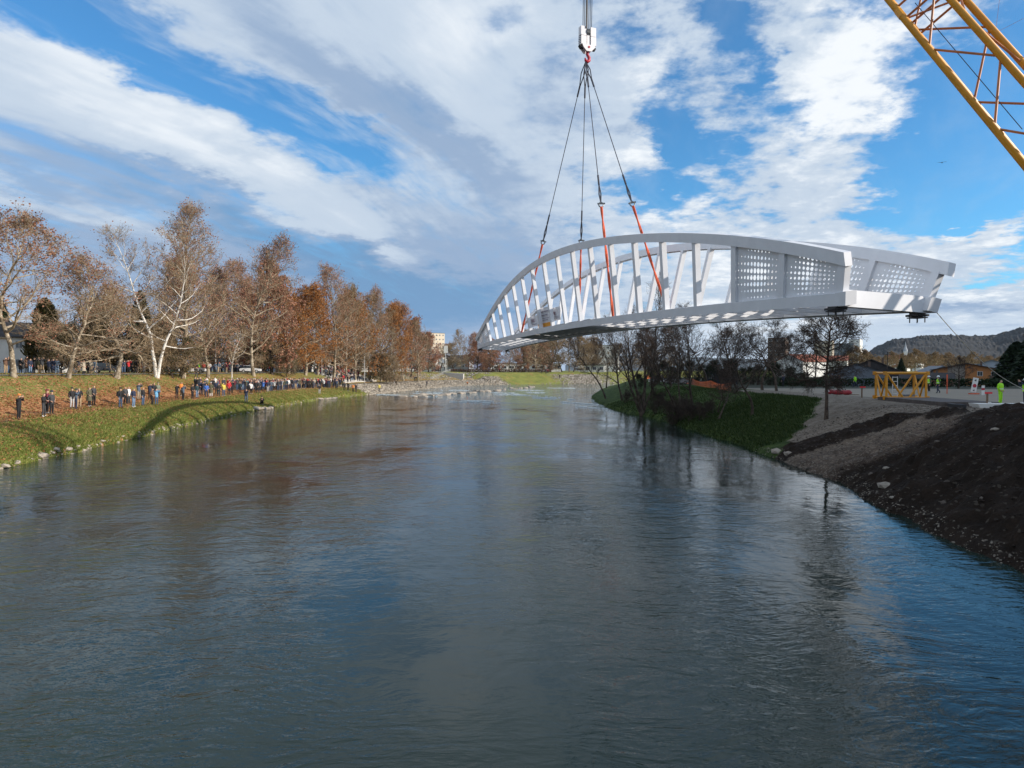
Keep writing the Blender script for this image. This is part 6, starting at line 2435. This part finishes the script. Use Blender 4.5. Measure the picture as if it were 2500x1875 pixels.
NEAR = [
    (46, 1024, 'camera', 'black', 'black', 'person in black holding a camera up, alone at the picture edge', dict(hat='orange')),
    (107, 1018, 'crossed', 'black', 'dark grey', 'person in black with arms crossed and white shoes, front of a trio', dict(shoes='white')),
    (126, 1012, 'pockets', 'dark grey', 'black', 'person in dark grey with dark cap standing behind the one with crossed arms', dict(hat='navy')),
    (115, 1010, 'stand', 'maroon', 'black', 'person in maroon half hidden in the middle of the trio', dict(hat='maroon')),
    (176, 997, 'stand', 'black', 'light grey', 'person in black jacket and pale grey trousers beside a photographer', dict(hat='black')),
    (186, 1000, 'camera', 'blue grey', 'navy', 'photographer in blue grey jacket aiming a long lens', dict(hat='dark grey')),
    (193, 996, 'pockets', 'black', 'tan', 'person in tan trousers just behind the photographer in blue grey', {}),
    (218, 993, 'coat', 'olive', 'black', 'person in olive coat, shorter of a couple on the leafy path', {}),
    (229, 990, 'pockets', 'dark grey', 'black', 'tall person in dark grey beside the olive coat', dict(h=1.08)),
    (294, 996, 'stand', 'black', 'jeans', 'person in black with backpack, knit cap and blue jeans', dict(hat='black', pack=True)),
    (306, 987, 'pockets', 'dark grey', 'black', 'person in dark grey jacket behind the one with the backpack', {}),
    (314, 986, 'stand', 'white', 'dark grey', 'person in white jacket among dark coats on the leafy path', {}),
    (326, 995, 'pockets', 'navy', 'light jeans', 'bare headed person in navy jacket and pale jeans near the grass edge', dict(shoes='white')),
    (339, 976, 'phone', 'blue grey', 'beige', 'person in blue grey jacket and beige trousers up the leaves', {}),
    (349, 991, 'stand', 'black', 'jeans', 'person in black jacket and blue jeans without a backpack, standing alone', {}),
    (366, 977, 'camera', 'navy', 'black', 'person in navy photographing behind the light blue jacket', {}),
    (376, 974, 'shade', 'black', 'dark grey', 'person in black shading the eyes behind the light blue jacket', {}),
    (386, 972, 'pockets', 'grey green', 'black', 'person in grey green hooded jacket up the leaves', dict(hat='grey green')),
    (372, 990, 'pockets', 'brown', 'black', 'person in dark brown beside the light blue jacket', {}),
    (382, 989, 'phone', 'light blue', 'jeans', 'person in light blue jacket filming with raised arms', {}),
    (432, 974, 'camera', 'black', 'black', 'person all in black with raised camera next to an orange jacket', {}),
    (443, 967, 'stand', 'orange', 'black', 'person in orange jacket between two people in dark clothes', {}),
    (447, 977, 'camera', 'blue grey', 'black', 'person in blue grey with elbows out in front of the orange jacket', {}),
    (470, 974, 'pockets', 'black', 'black', 'person in black with dark hat at the head of the dense line', dict(hat='black')),
    (481, 972, 'stand', 'dark teal', 'light jeans', 'person in dark teal and pale jeans near the head of the line', {}),
    (490, 963, 'pockets', 'navy', 'navy', 'person all in navy behind the front of the line', {}),
    (497, 964, 'phone', 'navy', 'dark grey', 'person in navy filming behind the front of the line', {}),
    (504, 970, 'pockets', 'blue', 'navy', 'person in blue jacket and navy trousers, front of the line', {}),
    (515, 969, 'coat', 'olive', 'white', 'person in long olive coat and white trousers', dict(hat='light grey')),
    (528, 962, 'stand', 'navy', 'black', 'person in navy beside the yellow top', {}),
    (534, 968, 'pockets', 'black', 'dark teal', 'person in black jacket and teal trousers in front of the line', {}),
    (546, 967, 'shade', 'yellow', 'jeans', 'person in yellow top and blue jeans shading the eyes', {}),
    (559, 964, 'pockets', 'red', 'black', 'person in red jacket on the leafy path', {}),
    (567, 961, 'camera', 'black', 'black', 'person in black just past the red jacket', {}),
    (586, 961, 'shade', 'dark teal', 'black', 'person in dark teal pointing a phone beside the turquoise jacket', {}),
    (600, 954, 'phone', 'turquoise', 'light grey', 'person in bright turquoise jacket with raised arms', {}),
    (601, 983, 'phone', 'navy', 'jeans', 'lone person in navy and jeans on the grass close to the water', {}),
    (640, 989, 'crouch', 'black', 'black', 'person in black crouching at the waterline', dict(hat='black')),
    (613, 962, 'shade', 'white', 'black', 'person in white jacket and black trousers in the dense line', {}),
    (625, 960, 'stand', 'black', 'black', 'slim person in black past the white jacket', {}),
    (633, 960, 'pockets', 'dark grey', 'dark grey', 'person in dark grey hood before the blue jacket', dict(hat='dark grey')),
    (643, 957, 'phone', 'blue', 'black', 'person in bright blue jacket reaching up in the dense line', {}),
    (654, 957, 'stand', 'navy', 'light grey', 'person in navy with pale trousers past the bright blue jacket', {}),
    (662, 956, 'pockets', 'blue grey', 'jeans', 'person in blue grey past the pale trousers', {}),
    (670, 955, 'camera', 'light grey', 'black', 'person in light grey jacket photographing in the line', {}),
    (688, 951, 'coat', 'maroon', 'white', 'person in maroon coat and white trousers in the line', {}),
    (780, 962, 'pockets', 'black', 'light grey', 'lone person in black on the grass before the shingle spit', {}),
    (797, 941, 'stand', 'black', 'black', 'tall person in black standing above the line on a block', dict(h=1.15)),
    (841, 954, 'stand', 'dark grey', 'black', 'person in dark grey at the shingle, first of a small group', {}),
    (850, 955, 'shade', 'black', 'black', 'person in black at the shingle, second of a small group', {}),
    (862, 958, 'pockets', 'orange', 'black', 'person in orange jacket at the shingle edge', {}),
    (869, 958, 'shade', 'black', 'dark grey', 'person in black with raised arm beside the orange jacket at the shingle', {}),
    (926, 957, 'stand', 'yellow', 'dark grey', 'person in yellow vest standing alone on the riprap', {}),
    (1042, 944, 'stand', 'dark grey', 'dark grey', 'lone person in dark grey on the stones near the weir', {}),
    (1141, 939, 'crouch', 'orange', 'navy', 'person in orange sitting on the far shore stones', {}),
    (1012, 931, 'stand', 'dark grey', 'black', 'person in dark clothes, one of two on the stony slope', {}),
    (1016, 931, 'pockets', 'navy', 'black', 'person in navy, other of two on the stony slope', {}),
    (479, 923, 'walk', 'black', 'dark grey', 'person in black walking down the grassy slope beside the tallest tree', {}),
    (204, 917, 'coat', 'beige', 'black', 'person in beige coat on the upper path edge', {}),
    (1366, 925, 'stand', 'black', 'black', 'lone small figure in black on the white stone pitching', {}),
    (1363, 925, 'stand', 'navy', 'black', 'lone small figure in navy on the white stone pitching', {}),
]
NEAR.pop()
for px, py, pose, jk, tr, lab, kw in NEAR:
    h_ = hit(px, py)
    if h_ is None:
        h_ = stand(px, 120)
    person(h_ + Vector((0, 0, .0)), look(h_) + PR.gauss(0, .25), pose, jk, tr, lab, 'people watching from the sunny bank', **kw)

# more of the dense line on the lower path
DARK = ['black', 'black', 'navy', 'dark grey', 'black', 'blue grey', 'dark teal', 'olive', 'brown', 'maroon', 'navy', 'light grey', 'red', 'beige', 'white']
TRS = ['black', 'jeans', 'dark grey', 'navy', 'black', 'light jeans', 'tan']
xs = 575
while xs < 838:
    jk = PR.choice(DARK)
    h_ = hit(xs, (955 - (xs - 678) * .085 if xs > 678 else 951 - (xs - 678) * .03) - PR.uniform(0, 3.5))
    if h_ is not None:
        person(h_, look(h_) + PR.gauss(0, .3), PR.choice(['stand', 'pockets', 'camera', 'phone', 'shade']), jk, PR.choice(TRS), 'person in %s in the far dense part of the line on the lower path' % jk, 'people in the dense line on the lower path', hat=PR.choice([None, None, 'black', 'dark grey', 'light grey']))
    xs += PR.uniform(2.2, 4.4)

# the upper path
UP = [(52, 'black'), (66, 'brown'), (74, 'navy'), (84, 'black'), (96, 'olive'), (103, 'dark grey'), (130, 'navy'), (139, 'blue grey'), (24, 'dark grey'), (14, 'brown'), (193, 'navy'), (211, 'black'), (222, 'beige'), (233, 'blue grey'), (297, 'navy'), (304, 'blue grey'), (314, 'red'), (322, 'black'), (333, 'black'), (352, 'white'),
      (430, 'navy'), (458, 'pink'), (462, 'white'), (484, 'lime'), (492, 'black')]
UPLAB = {'red': 'person in bright red jacket on the upper path between two trunks', 'lime': 'person in lime vest on the upper path behind the tallest tree', 'pink': 'person in pink jacket on the upper path beside the white car'}
seen = set()
for px, jk in UP:
    X = -56.8 + PR.uniform(-1.2, .8)
    Y = X * FPX / (px - 1250)
    p = Vector((X, Y, ground(X, Y)))
    lab = UPLAB.get(jk, 'person in %s on the upper path between the near plane trees' % jk)
    person(p, look(p) + PR.gauss(0, .3), PR.choice(['stand', 'pockets', 'phone', 'shade', 'coat']), jk, PR.choice(TRS), lab, 'people on the upper path', hat=PR.choice([None, None, 'black']))
for i in range(74):
    px = PR.uniform(490, 900)
    X = -57.2 + PR.uniform(-3.0, 1.2)
    Y = X * FPX / (px - 1250)
    if Y > 190:
        Y = PR.uniform(185, 225)
        X = (px - 1250) / FPX * Y
        if X > -50:
            continue
    p = Vector((X, Y, ground(X, Y)))
    jk = PR.choice(DARK + ['white', 'light grey', 'orange'])
    person(p, look(p) + PR.gauss(0, .4), PR.choice(['stand', 'pockets', 'phone', 'shade', 'coat']), jk, PR.choice(TRS), 'person in %s in the crowd on the upper path under the trees' % jk, 'crowd on the upper path', hat=PR.choice([None, None, 'black', 'red']))

# on the stone steps
for i in range(62):
    r_ = PR.randrange(len(STEPROWS))
    row = STEPROWS[r_]
    t = PR.random() ** (1.25 if r_ < 5 else .9)
    a = t * (len(row) - 1)
    j = min(int(a), len(row) - 2)
    p = row[j].lerp(row[j + 1], a - j)
    jk = PR.choice(DARK + ['red', 'white', 'light grey', 'maroon', 'orange'])
    pose = PR.choice(['stand', 'stand', 'pockets', 'phone', 'shade', 'crouch', 'crouch'])
    person(p, look(p) + PR.gauss(0, .3), pose, jk, PR.choice(TRS), 'person in %s %s on the pale stone steps' % (jk, 'sitting' if pose == 'crouch' else 'standing'), 'crowd on the stone steps', hat=PR.choice([None, None, 'black', 'red', 'light grey']))
for i in range(22):
    px = PR.choice([PR.uniform(1040, 1075), PR.uniform(1105, 1340), PR.uniform(1105, 1340), PR.uniform(1180, 1340), PR.uniform(1000, 1060)])
    Y = 300 if px < 1080 else 314
    p = stand(px, Y + PR.uniform(-1.5, 1.0))
    jk = PR.choice(['black', 'navy', 'dark grey', 'black', 'maroon'])
    person(p, look(p), PR.choice(['stand', 'pockets']), jk, 'black', 'tiny person in %s along the top of the far bank' % jk, 'people along the far bank', hat=PR.choice([None, 'black']))

# the rest of the crowd, too many to tell apart
CB = MB()
crowd_mats = [mat('crowd_cloth_%s' % n_.replace(' ', '_'), COLS[n_], .85) for n_ in ('black', 'navy', 'dark grey', 'maroon', 'white', 'red', 'olive', 'blue grey')]
crowd_mats.append(M_skin)


def simple_person(p, s):
    jk = PR.choice([0, 0, 0, 1, 1, 2, 2, 3, 4, 5, 6, 7])
    a = PR.uniform(0, 6.28)
    c, sn = math.cos(a), math.sin(a)

    def q(x, y, z):
        return p + Vector((x * c - y * sn, x * sn + y * c, z)) * s
    for d in (-.09, .09):
        CB.tube([q(d, 0, 0), q(d, 0, .88)], [.06, .085], 5, PR.choice([0, 1, 2]))
    CB.tube([q(0, 0, .82), q(0, 0, 1.15), q(0, 0, 1.40), q(0, 0, 1.48)], [.17, .18, .19, .07], 6, jk)
    for d in (-.22, .22):
        CB.tube([q(d, 0, 1.40), q(d * 1.2, .05, 1.12), q(d * .9, .18, PR.choice([.95, 1.0, 1.5]))], [.06, .05, .04], 4, jk)
    CB.tube([q(0, .01, 1.47), q(0, .01, 1.56), q(0, .01, 1.66), q(0, .01, 1.74)], [.06, .10, .095, .04], 6, 8)
    CB.tube([q(0, -.02, 1.64), q(0, -.02, 1.76)], [.105, .05], 6, PR.choice([0, 0, 2, 6]))


for i in range(120):                             # second rank of the line on the lower path
    px = 455 + (PR.random() ** .7) * 385
    h_ = hit(px, (948 if px > 678 else 955) - PR.uniform(0, 6))
    if h_ is not None:
        simple_person(h_, PR.uniform(.98, 1.12))
for i in range(260):
    if i < 100:
        row = STEPROWS[PR.randrange(len(STEPROWS))]
        a = PR.random() ** .85 * (len(row) - 1)
        j = min(int(a), len(row) - 2)
        p = row[j].lerp(row[j + 1], a - j)
    else:
        px = PR.uniform(20, 950) if i < 150 else PR.uniform(480, 950)
        X = -58.5 + PR.uniform(-4, 1.5)
        Y = X * FPX / (px - 1250)
        if Y > 190:
            Y = PR.uniform(190, 226)
            X = (px - 1250) / FPX * Y
            if X > -51:
                continue
        p = Vector((X, Y, ground(X, Y)))
    simple_person(p, PR.uniform(.95, 1.08))
tag(CB.obj('crowd', crowd_mats), 'rest of the dense crowd on the stone steps, the upper and the lower path', kind='stuff')

# ------------------------------------------------------------------ the building site
WORK = [(2268, 957.5, 'stand', 'dark grey', 'black', 'worker in yellow vest and white helmet, nearer the lattice frame of the two', dict(vest=True, helmet=True)),
        (2291, 960, 'walk', 'dark grey', 'navy', 'worker in yellow vest and white helmet striding beside the orange house', dict(vest=True, helmet=True)),
        (2442, 989, 'pockets', 'lime', 'lime', 'worker all in lime yellow with dark knees standing above the soil pile', dict(vest=True, shoes='black')),
        (2505, 995, 'phone', 'navy', 'navy', 'worker in white helmet and yellow vest holding the rope at the picture edge', dict(vest=True, helmet=True)),
        (2088, 946, 'walk', 'lime', 'navy', 'worker in lime jacket seen from behind, past the red tarpaulin', {}),
        (2020, 943, 'stand', 'lime', 'black', 'worker in lime vest behind the trunk of the lone alder', {}),
        (2030, 943, 'stand', 'black', 'black', 'person in black next to the alder trunk', {}), (2042, 943, 'stand', 'dark grey', 'black', 'person in dark grey between the alder and a red jacket', {}),
        (2050, 943, 'stand', 'maroon', 'navy', 'person in dark red jacket at the edge of the yard', {}), (2056, 943, 'pockets', 'light grey', 'black', 'person in light grey beside the dark red jacket', {}),
        (1912, 944, 'stand', 'navy', 'black', 'person in navy standing beyond the thick bare trunk', {})]
for px, py, pose, jk, tr, lab, kw in WORK:
    h_ = on_yard(px, py)
    rz = 0.6 if px < 2100 else (math.pi + .5 if px in (2442,) else 1.6)
    person(h_, rz, pose, jk, tr, lab, 'workers and others on the building site', **kw)

# the yellow lattice section lying in the yard
fq = on_yard(2198, 977)
FR = empty('lattice_frame', fq, R(-8), 'short yellow crane lattice section with a white ladder, lying on the gravel yard', 'crane section')
fw, fd, fh = 1.55, 1.2, 2.3
cor = [(sx * fw, sy * fd) for sx in (-1, 1) for sy in (-1, 1)]
for sy in (-1, 1):
    for z in (.22, fh):
        m = MB()
        m.tube([(-fw - .15, sy * fd, z), (fw + .15, sy * fd, z)], .11, 8)
        m.obj('chord', M_yel, FR)
        for sx in (-1, 1):
            m = MB()
            for dx in (-.12, 0, .12):
                m.box((sx * (fw + .12), sy * fd + dx, z), (.22, .05, .30))
            m.obj('lug', M_yel, FR)
for sx in (-1, 1):
    for z in (.22, fh):
        m = MB()
        m.tube([(sx * fw, -fd, z), (sx * fw, fd, z)], .09, 8)
        m.obj('cross_tube', M_yel, FR)
    for sy in (-1, 1):
        m = MB()
        m.tube([(sx * fw, sy * fd, .22), (sx * fw, sy * fd, fh)], .10, 8)
        m.obj('upright', M_yel, FR)
        for (x0, x1) in ((sx * fw, sx * .25),):
            m = MB()
            m.tube([(x0, sy * fd, fh), (x1, sy * fd, .25)], .085, 8)
            m.obj('brace', M_yel, FR)
    m = MB()
    m.tube([(sx * fw, -fd, fh), (sx * fw, 0, .25), (sx * fw, fd, fh)], .075, 7)
    m.obj('brace', M_yel, FR)
m = MB()
for s in (-.2, .2):
    m.tube([(s - .1, fd - .3, .3), (s - .1, fd - .3, fh - .3)], .035, 5)
for j in range(5):
    m.tube([(-.3, fd - .3, .5 + j * .36), (.1, fd - .3, .5 + j * .36)], .028, 5)
m.obj('ladder', M_frame, FR)
m = MB()
m.box((.35, -fd + .5, .42), (.9, .5, .18))
m.tube([(-1.3, -.4, .4), (-1.25, -.4, 1.6)], .07, 6)
m.obj('fitting', M_steel, FR)

# red tarpaulin roll with a pale mark
tq0, tq1 = on_yard(2014, 962), on_yard(2079, 964)
TR = empty('tarpaulin_roll', tq0, 0, 'long red tarpaulin covered bundle with a white mark lying at the yard edge', 'tarpaulin')
m = MB()
d = tq1 - tq0
nn = 14
pts = [d * (i / nn) + Vector((0, 0, .24 + .03 * math.sin(i * 2.1))) for i in range(nn + 1)]
m.tube(pts, [.05] + [.25 + .03 * math.sin(i * 1.3) for i in range(nn - 1)] + [.12], 9)
m.obj('cover', mat('red_tarpaulin', (0.30, 0.018, 0.030), .55, var=.25, vscale=2), TR, smooth=True)
m = MB()
c = d * .15 + Vector((0, -.30, .30))
m.beam(c + Vector((-.22, 0, .16)), c + Vector((0, 0, -.14)), .03, .09, side=(0, 1, 0))
m.beam(c + Vector((.22, 0, .16)), c + Vector((0, 0, -.14)), .03, .09, side=(0, 1, 0))
m.obj('mark', M_lit, TR)
m = MB()
m.beam(d * 1.02 + Vector((-.3, -.2, .08)), d * 1.22 + Vector((0, -.3, .06)), .2, .06)
m.obj('board', M_wood, TR)

for px, py, lab in [(2104, 971, 'timber stake with red crossboard beside the red tarpaulin'), (2410, 994, 'timber stake with red crossboard beside the worker in lime')]:
    h_ = on_yard(px, py)
    s_ = empty('marker_stake', h_, 0, lab, 'stake', 'marker stakes with red boards')
    m = MB()
    m.box((0, 0, .40), (.11, .07, 1.1))
    m.obj('stake', M_wood, s_)
    m = MB()
    m.box((.05, -.05, .98), (.52, .03, .12))
    m.obj('crossboard', mat('red_board', (0.65, 0.02, 0.03), .6), s_)

# timber mats with coloured ends
mq0, mq1 = on_yard(2262, 977), on_yard(2440, 992)
MT = empty('crane_mats', mq0, 0, 'long row of timber crane mats with blue and red painted ends on the yard', 'crane mats')
d = mq1 - mq0
dn = Vector((-d.y, d.x, 0)).normalized()
if dn.y < 0:
    dn = -dn
ECOL = [mat('mat_blue', (.05, .24, .50), .7), mat('mat_dark', (.03, .025, .025), .8), mat('mat_light_blue', (.12, .42, .70), .7), mat('mat_red', (.45, .05, .05), .7), mat('mat_orange', (.65, .25, .05), .7)]
m_plank = mat('mat_timber', (.085, .070, .065), .85, var=.3, vscale=3)
nm = 40
for i in range(nm):
    a = d * ((i + .5) / nm)
    w = d.length / nm * .92
    m = MB()
    M3 = Matrix((d.normalized(), dn, Vector((0, 0, 1)))).transposed()
    m.box(a + dn * 2.0 + Vector((0, 0, .16)), (w, 4.0, .30), M3)
    pl = m.obj('plank', m_plank, MT)
    m = MB()
    m.box(a - dn * .008 + Vector((0, 0, .16)), (w * .98, .016, .27), M3)
    m.obj('painted_end', ECOL[PR.choice([0, 0, 2, 1, 2, 3, 4, 1])] if i < 22 else [m_plank, ECOL[1], m_plank, ECOL[3]][i % 4], pl)
for (x0, y0, x1, y1, lab) in [(2288, 989, 2330, 993, 'grey timber beam lying on the gravel near the mats'), (2318, 993, 2354, 997, 'darker timber beam lying next to the grey one')]:
    a, b_ = on_yard(x0, y0), on_yard(x1, y1)
    m = MB()
    m.beam(a + Vector((0, 0, .12)) - a, b_ + Vector((0, 0, .12)) - a, .26, .26)
    tag(m.obj('timber_beam', m_plank if x0 < 2300 else M_dark, loc=a), lab, 'timber beam', 'timber beams on the yard')
# white pipe by the soil pile
a = on_yard(2452, 1000)
m = MB()
wp = empty('white_container', a + Vector((2.2, 2.5, -.1)), R(-8), 'low white trough half hidden behind the dark soil pile', 'trough')
m.hexa([(-2.1, -.6, -.3), (2.4, -.6, -.3), (2.4, .6, -.3), (-2.1, .6, -.3)], [(-2.4, -.7, .38), (2.6, -.7, .38), (2.6, .7, .38), (-2.4, .7, .38)])
m.obj('shell', M_lit, wp)
m = MB()
for x in (-1.6, .4, 1.3):
    m.box((x, -.5, .44), (.16, .1, .12))
m.obj('lifting_lug', M_lit, wp)

# traffic signs beyond the mats
h_ = on_yard(2374, 962)
ts = empty('warning_panel', h_, R(-6), 'tilted white panel with red and black signs before the orange house', 'sign')
m = MB()
m.box((.22, 0, 1.0), (.55, .04, 1.55), Matrix.Rotation(R(-12), 3, 'Y') if False else Matrix.Rotation(R(10), 3, 'Y'))
m.obj('panel', M_lit, ts)
m = MB()
m.tube([(.20, -.03, .92), (.20, -.045, .92)], .20, 14)
m.obj('red_disc', M_red, ts)
m = MB()
m.tube([(.30, -.03, 1.50), (.30, -.045, 1.50)], .14, 3)
m.tube([(.12, -.03, .42), (.12, -.045, .42)], .12, 3)
m.obj('black_mark', M_black, ts)
m = MB()
m.box((.15, 0, .06), (.9, .5, .12))
m.obj('foot', M_sling, ts)
h_ = on_yard(2400, 964)
dp = empty('delineator_post', h_, 0, 'short white post with a red band beside the tilted sign panel', 'post')
m = MB()
m.box((0, 0, .5), (.26, .10, 1.0))
m.obj('post', M_lit, dp)
m = MB()
m.box((0, -.005, .62), (.265, .105, .22))
m.obj('red_band', M_red, dp)
h_ = on_yard(2312, 961)
m = MB()
m.tube([(0, 0, -.1), (0, 0, 2.1)], .045, 6)
m.box((0, 0, 1.7), (.10, .10, .8))
tag(m.obj('survey_pole', M_sling, loc=h_), 'thin orange survey pole in front of the orange house', 'pole')

# orange mesh fence
M_mesh = mat('orange_mesh', (0.85, 0.16, 0.03), 0.6)
fx = [(1577, 925), (1612, 925), (1645, 931), (1690, 939), (1735, 948), (1785, 955)]
pts = [hit(*q) for q in fx]
mf = empty('mesh_fence', pts[0], 0, 'sagging orange plastic mesh fence along the top of the grassy bank', 'fence')
for p in pts:
    m = MB()
    m.box((0, 0, .5), (.05, .05, 1.2))
    m.obj('post', M_wood, mf, loc=p - pts[0])
for a, b_ in zip(pts[:-1], pts[1:]):
    m = MB()
    L = (b_ - a).length
    nx_, nz_ = max(6, int(L / .22)), 8

    def fp(i, j):
        t = i / nx_
        z = .06 + j / nz_ * (1.0 - .35 * math.sin(t * math.pi) * (j / nz_))
        q = a.lerp(b_, t) - pts[0]
        return q + Vector((0, .06 * math.sin(t * 9 + j), z))
    for j in range(nz_ + 1):
        for i in range(nx_):
            p, q = fp(i, j), fp(i + 1, j)
            w = Vector((0, 0, .022 if j not in (0, nz_) else .035))
            m.add([p - w, q - w, q + w, p + w], [(0, 1, 2, 3)])
    for i in range(nx_ + 1):
        for j in range(nz_):
            p, q = fp(i, j), fp(i, j + 1)
            w = (b_ - a).normalized() * .022
            m.add([p - w, p + w, q + w, q - w], [(0, 1, 2, 3)])
    m.obj('mesh_panel', M_mesh, mf)

# dark blue site cabin behind the trees
cb = site(1762, 140)
house('site_cabin', 'dark blue site cabin behind the orange mesh fence', cb, 6, 2.5, 2.6, face_cam(1762), mat('cabin_blue', (.015, .03, .055), .6), M_roofgrey, 'flat', cols=3, rows=1, win=(.8, .8), chim=False, over=.03, cat='cabin')
car(stand(1652, 132), 0.2, M_carw, 'white car half hidden by trunks behind the mesh fence')
car(stand(1612, 140), 0.2, M_carw, 'white car directly behind the orange mesh fence end')

# tag line from the bridge corner to the worker
ta = bp(1, .004, .2, -.2)
tb = on_yard(2505, 995) + Vector((-.25, 0, 1.30))
m = MB()
pts = []
for i in range(21):
    t = i / 20
    p = ta.lerp(tb, t) - tb
    p.z -= .5 * math.sin(t * math.pi)
    pts.append(p)
m.tube(pts, .018, 5)
tag(m.obj('tag_line', mat('pale_rope', (.5, .48, .42), .9), loc=tb), 'thin pale guide rope from the bridge corner down to a worker', 'rope')

# a bird in the blue gap
bq = at(2300, 397, 90)
bd = empty('bird', bq, 1.2, 'small dark bird flying in the blue gap below the crane boom', 'bird')
m = MB()
m.tube([(-.22, 0, 0), (-.1, 0, 0), (.1, 0, .01), (.22, 0, .02), (.27, 0, .02)], [.01, .05, .06, .035, .005], 7)
m.obj('body', M_black, bd, smooth=True)
for s in (-1, 1):
    m = MB()
    m.add([(.10, s * .04, .02), (-.06, s * .04, .02), (-.04, s * .30, .09), (.09, s * .28, .09), (-.08, s * .52, .04), (.02, s * .50, .045)], [(0, 1, 2, 3), (3, 2, 4, 5)])
    m.obj('wing', M_black, bd)
m = MB()
m.add([(-.2, .02, 0), (-.2, -.02, 0), (-.36, -.06, 0), (-.36, .06, 0)], [(0, 1, 2, 3)])
m.obj('tail', M_black, bd)

# ------------------------------------------------------------------ the air
def haze():
    m = bpy.data.materials.new('haze')
    m.use_nodes = True
    t = m.node_tree
    t.nodes.clear()
    out = t.nodes.new('ShaderNodeOutputMaterial')
    v = t.nodes.new('ShaderNodeVolumePrincipled')
    v.inputs['Color'].default_value = (0.70, 0.84, 1.0, 1)
    v.inputs['Density'].default_value = 0.000022
    v.inputs['Anisotropy'].default_value = 0.2
    t.links.new(v.outputs[0], out.inputs['Volume'])
    b = MB()
    b.box((-200, 3000, 161), (9000, 9000, 330))
    o = b.obj('haze', m)
    o['kind'] = 'stuff'


haze()
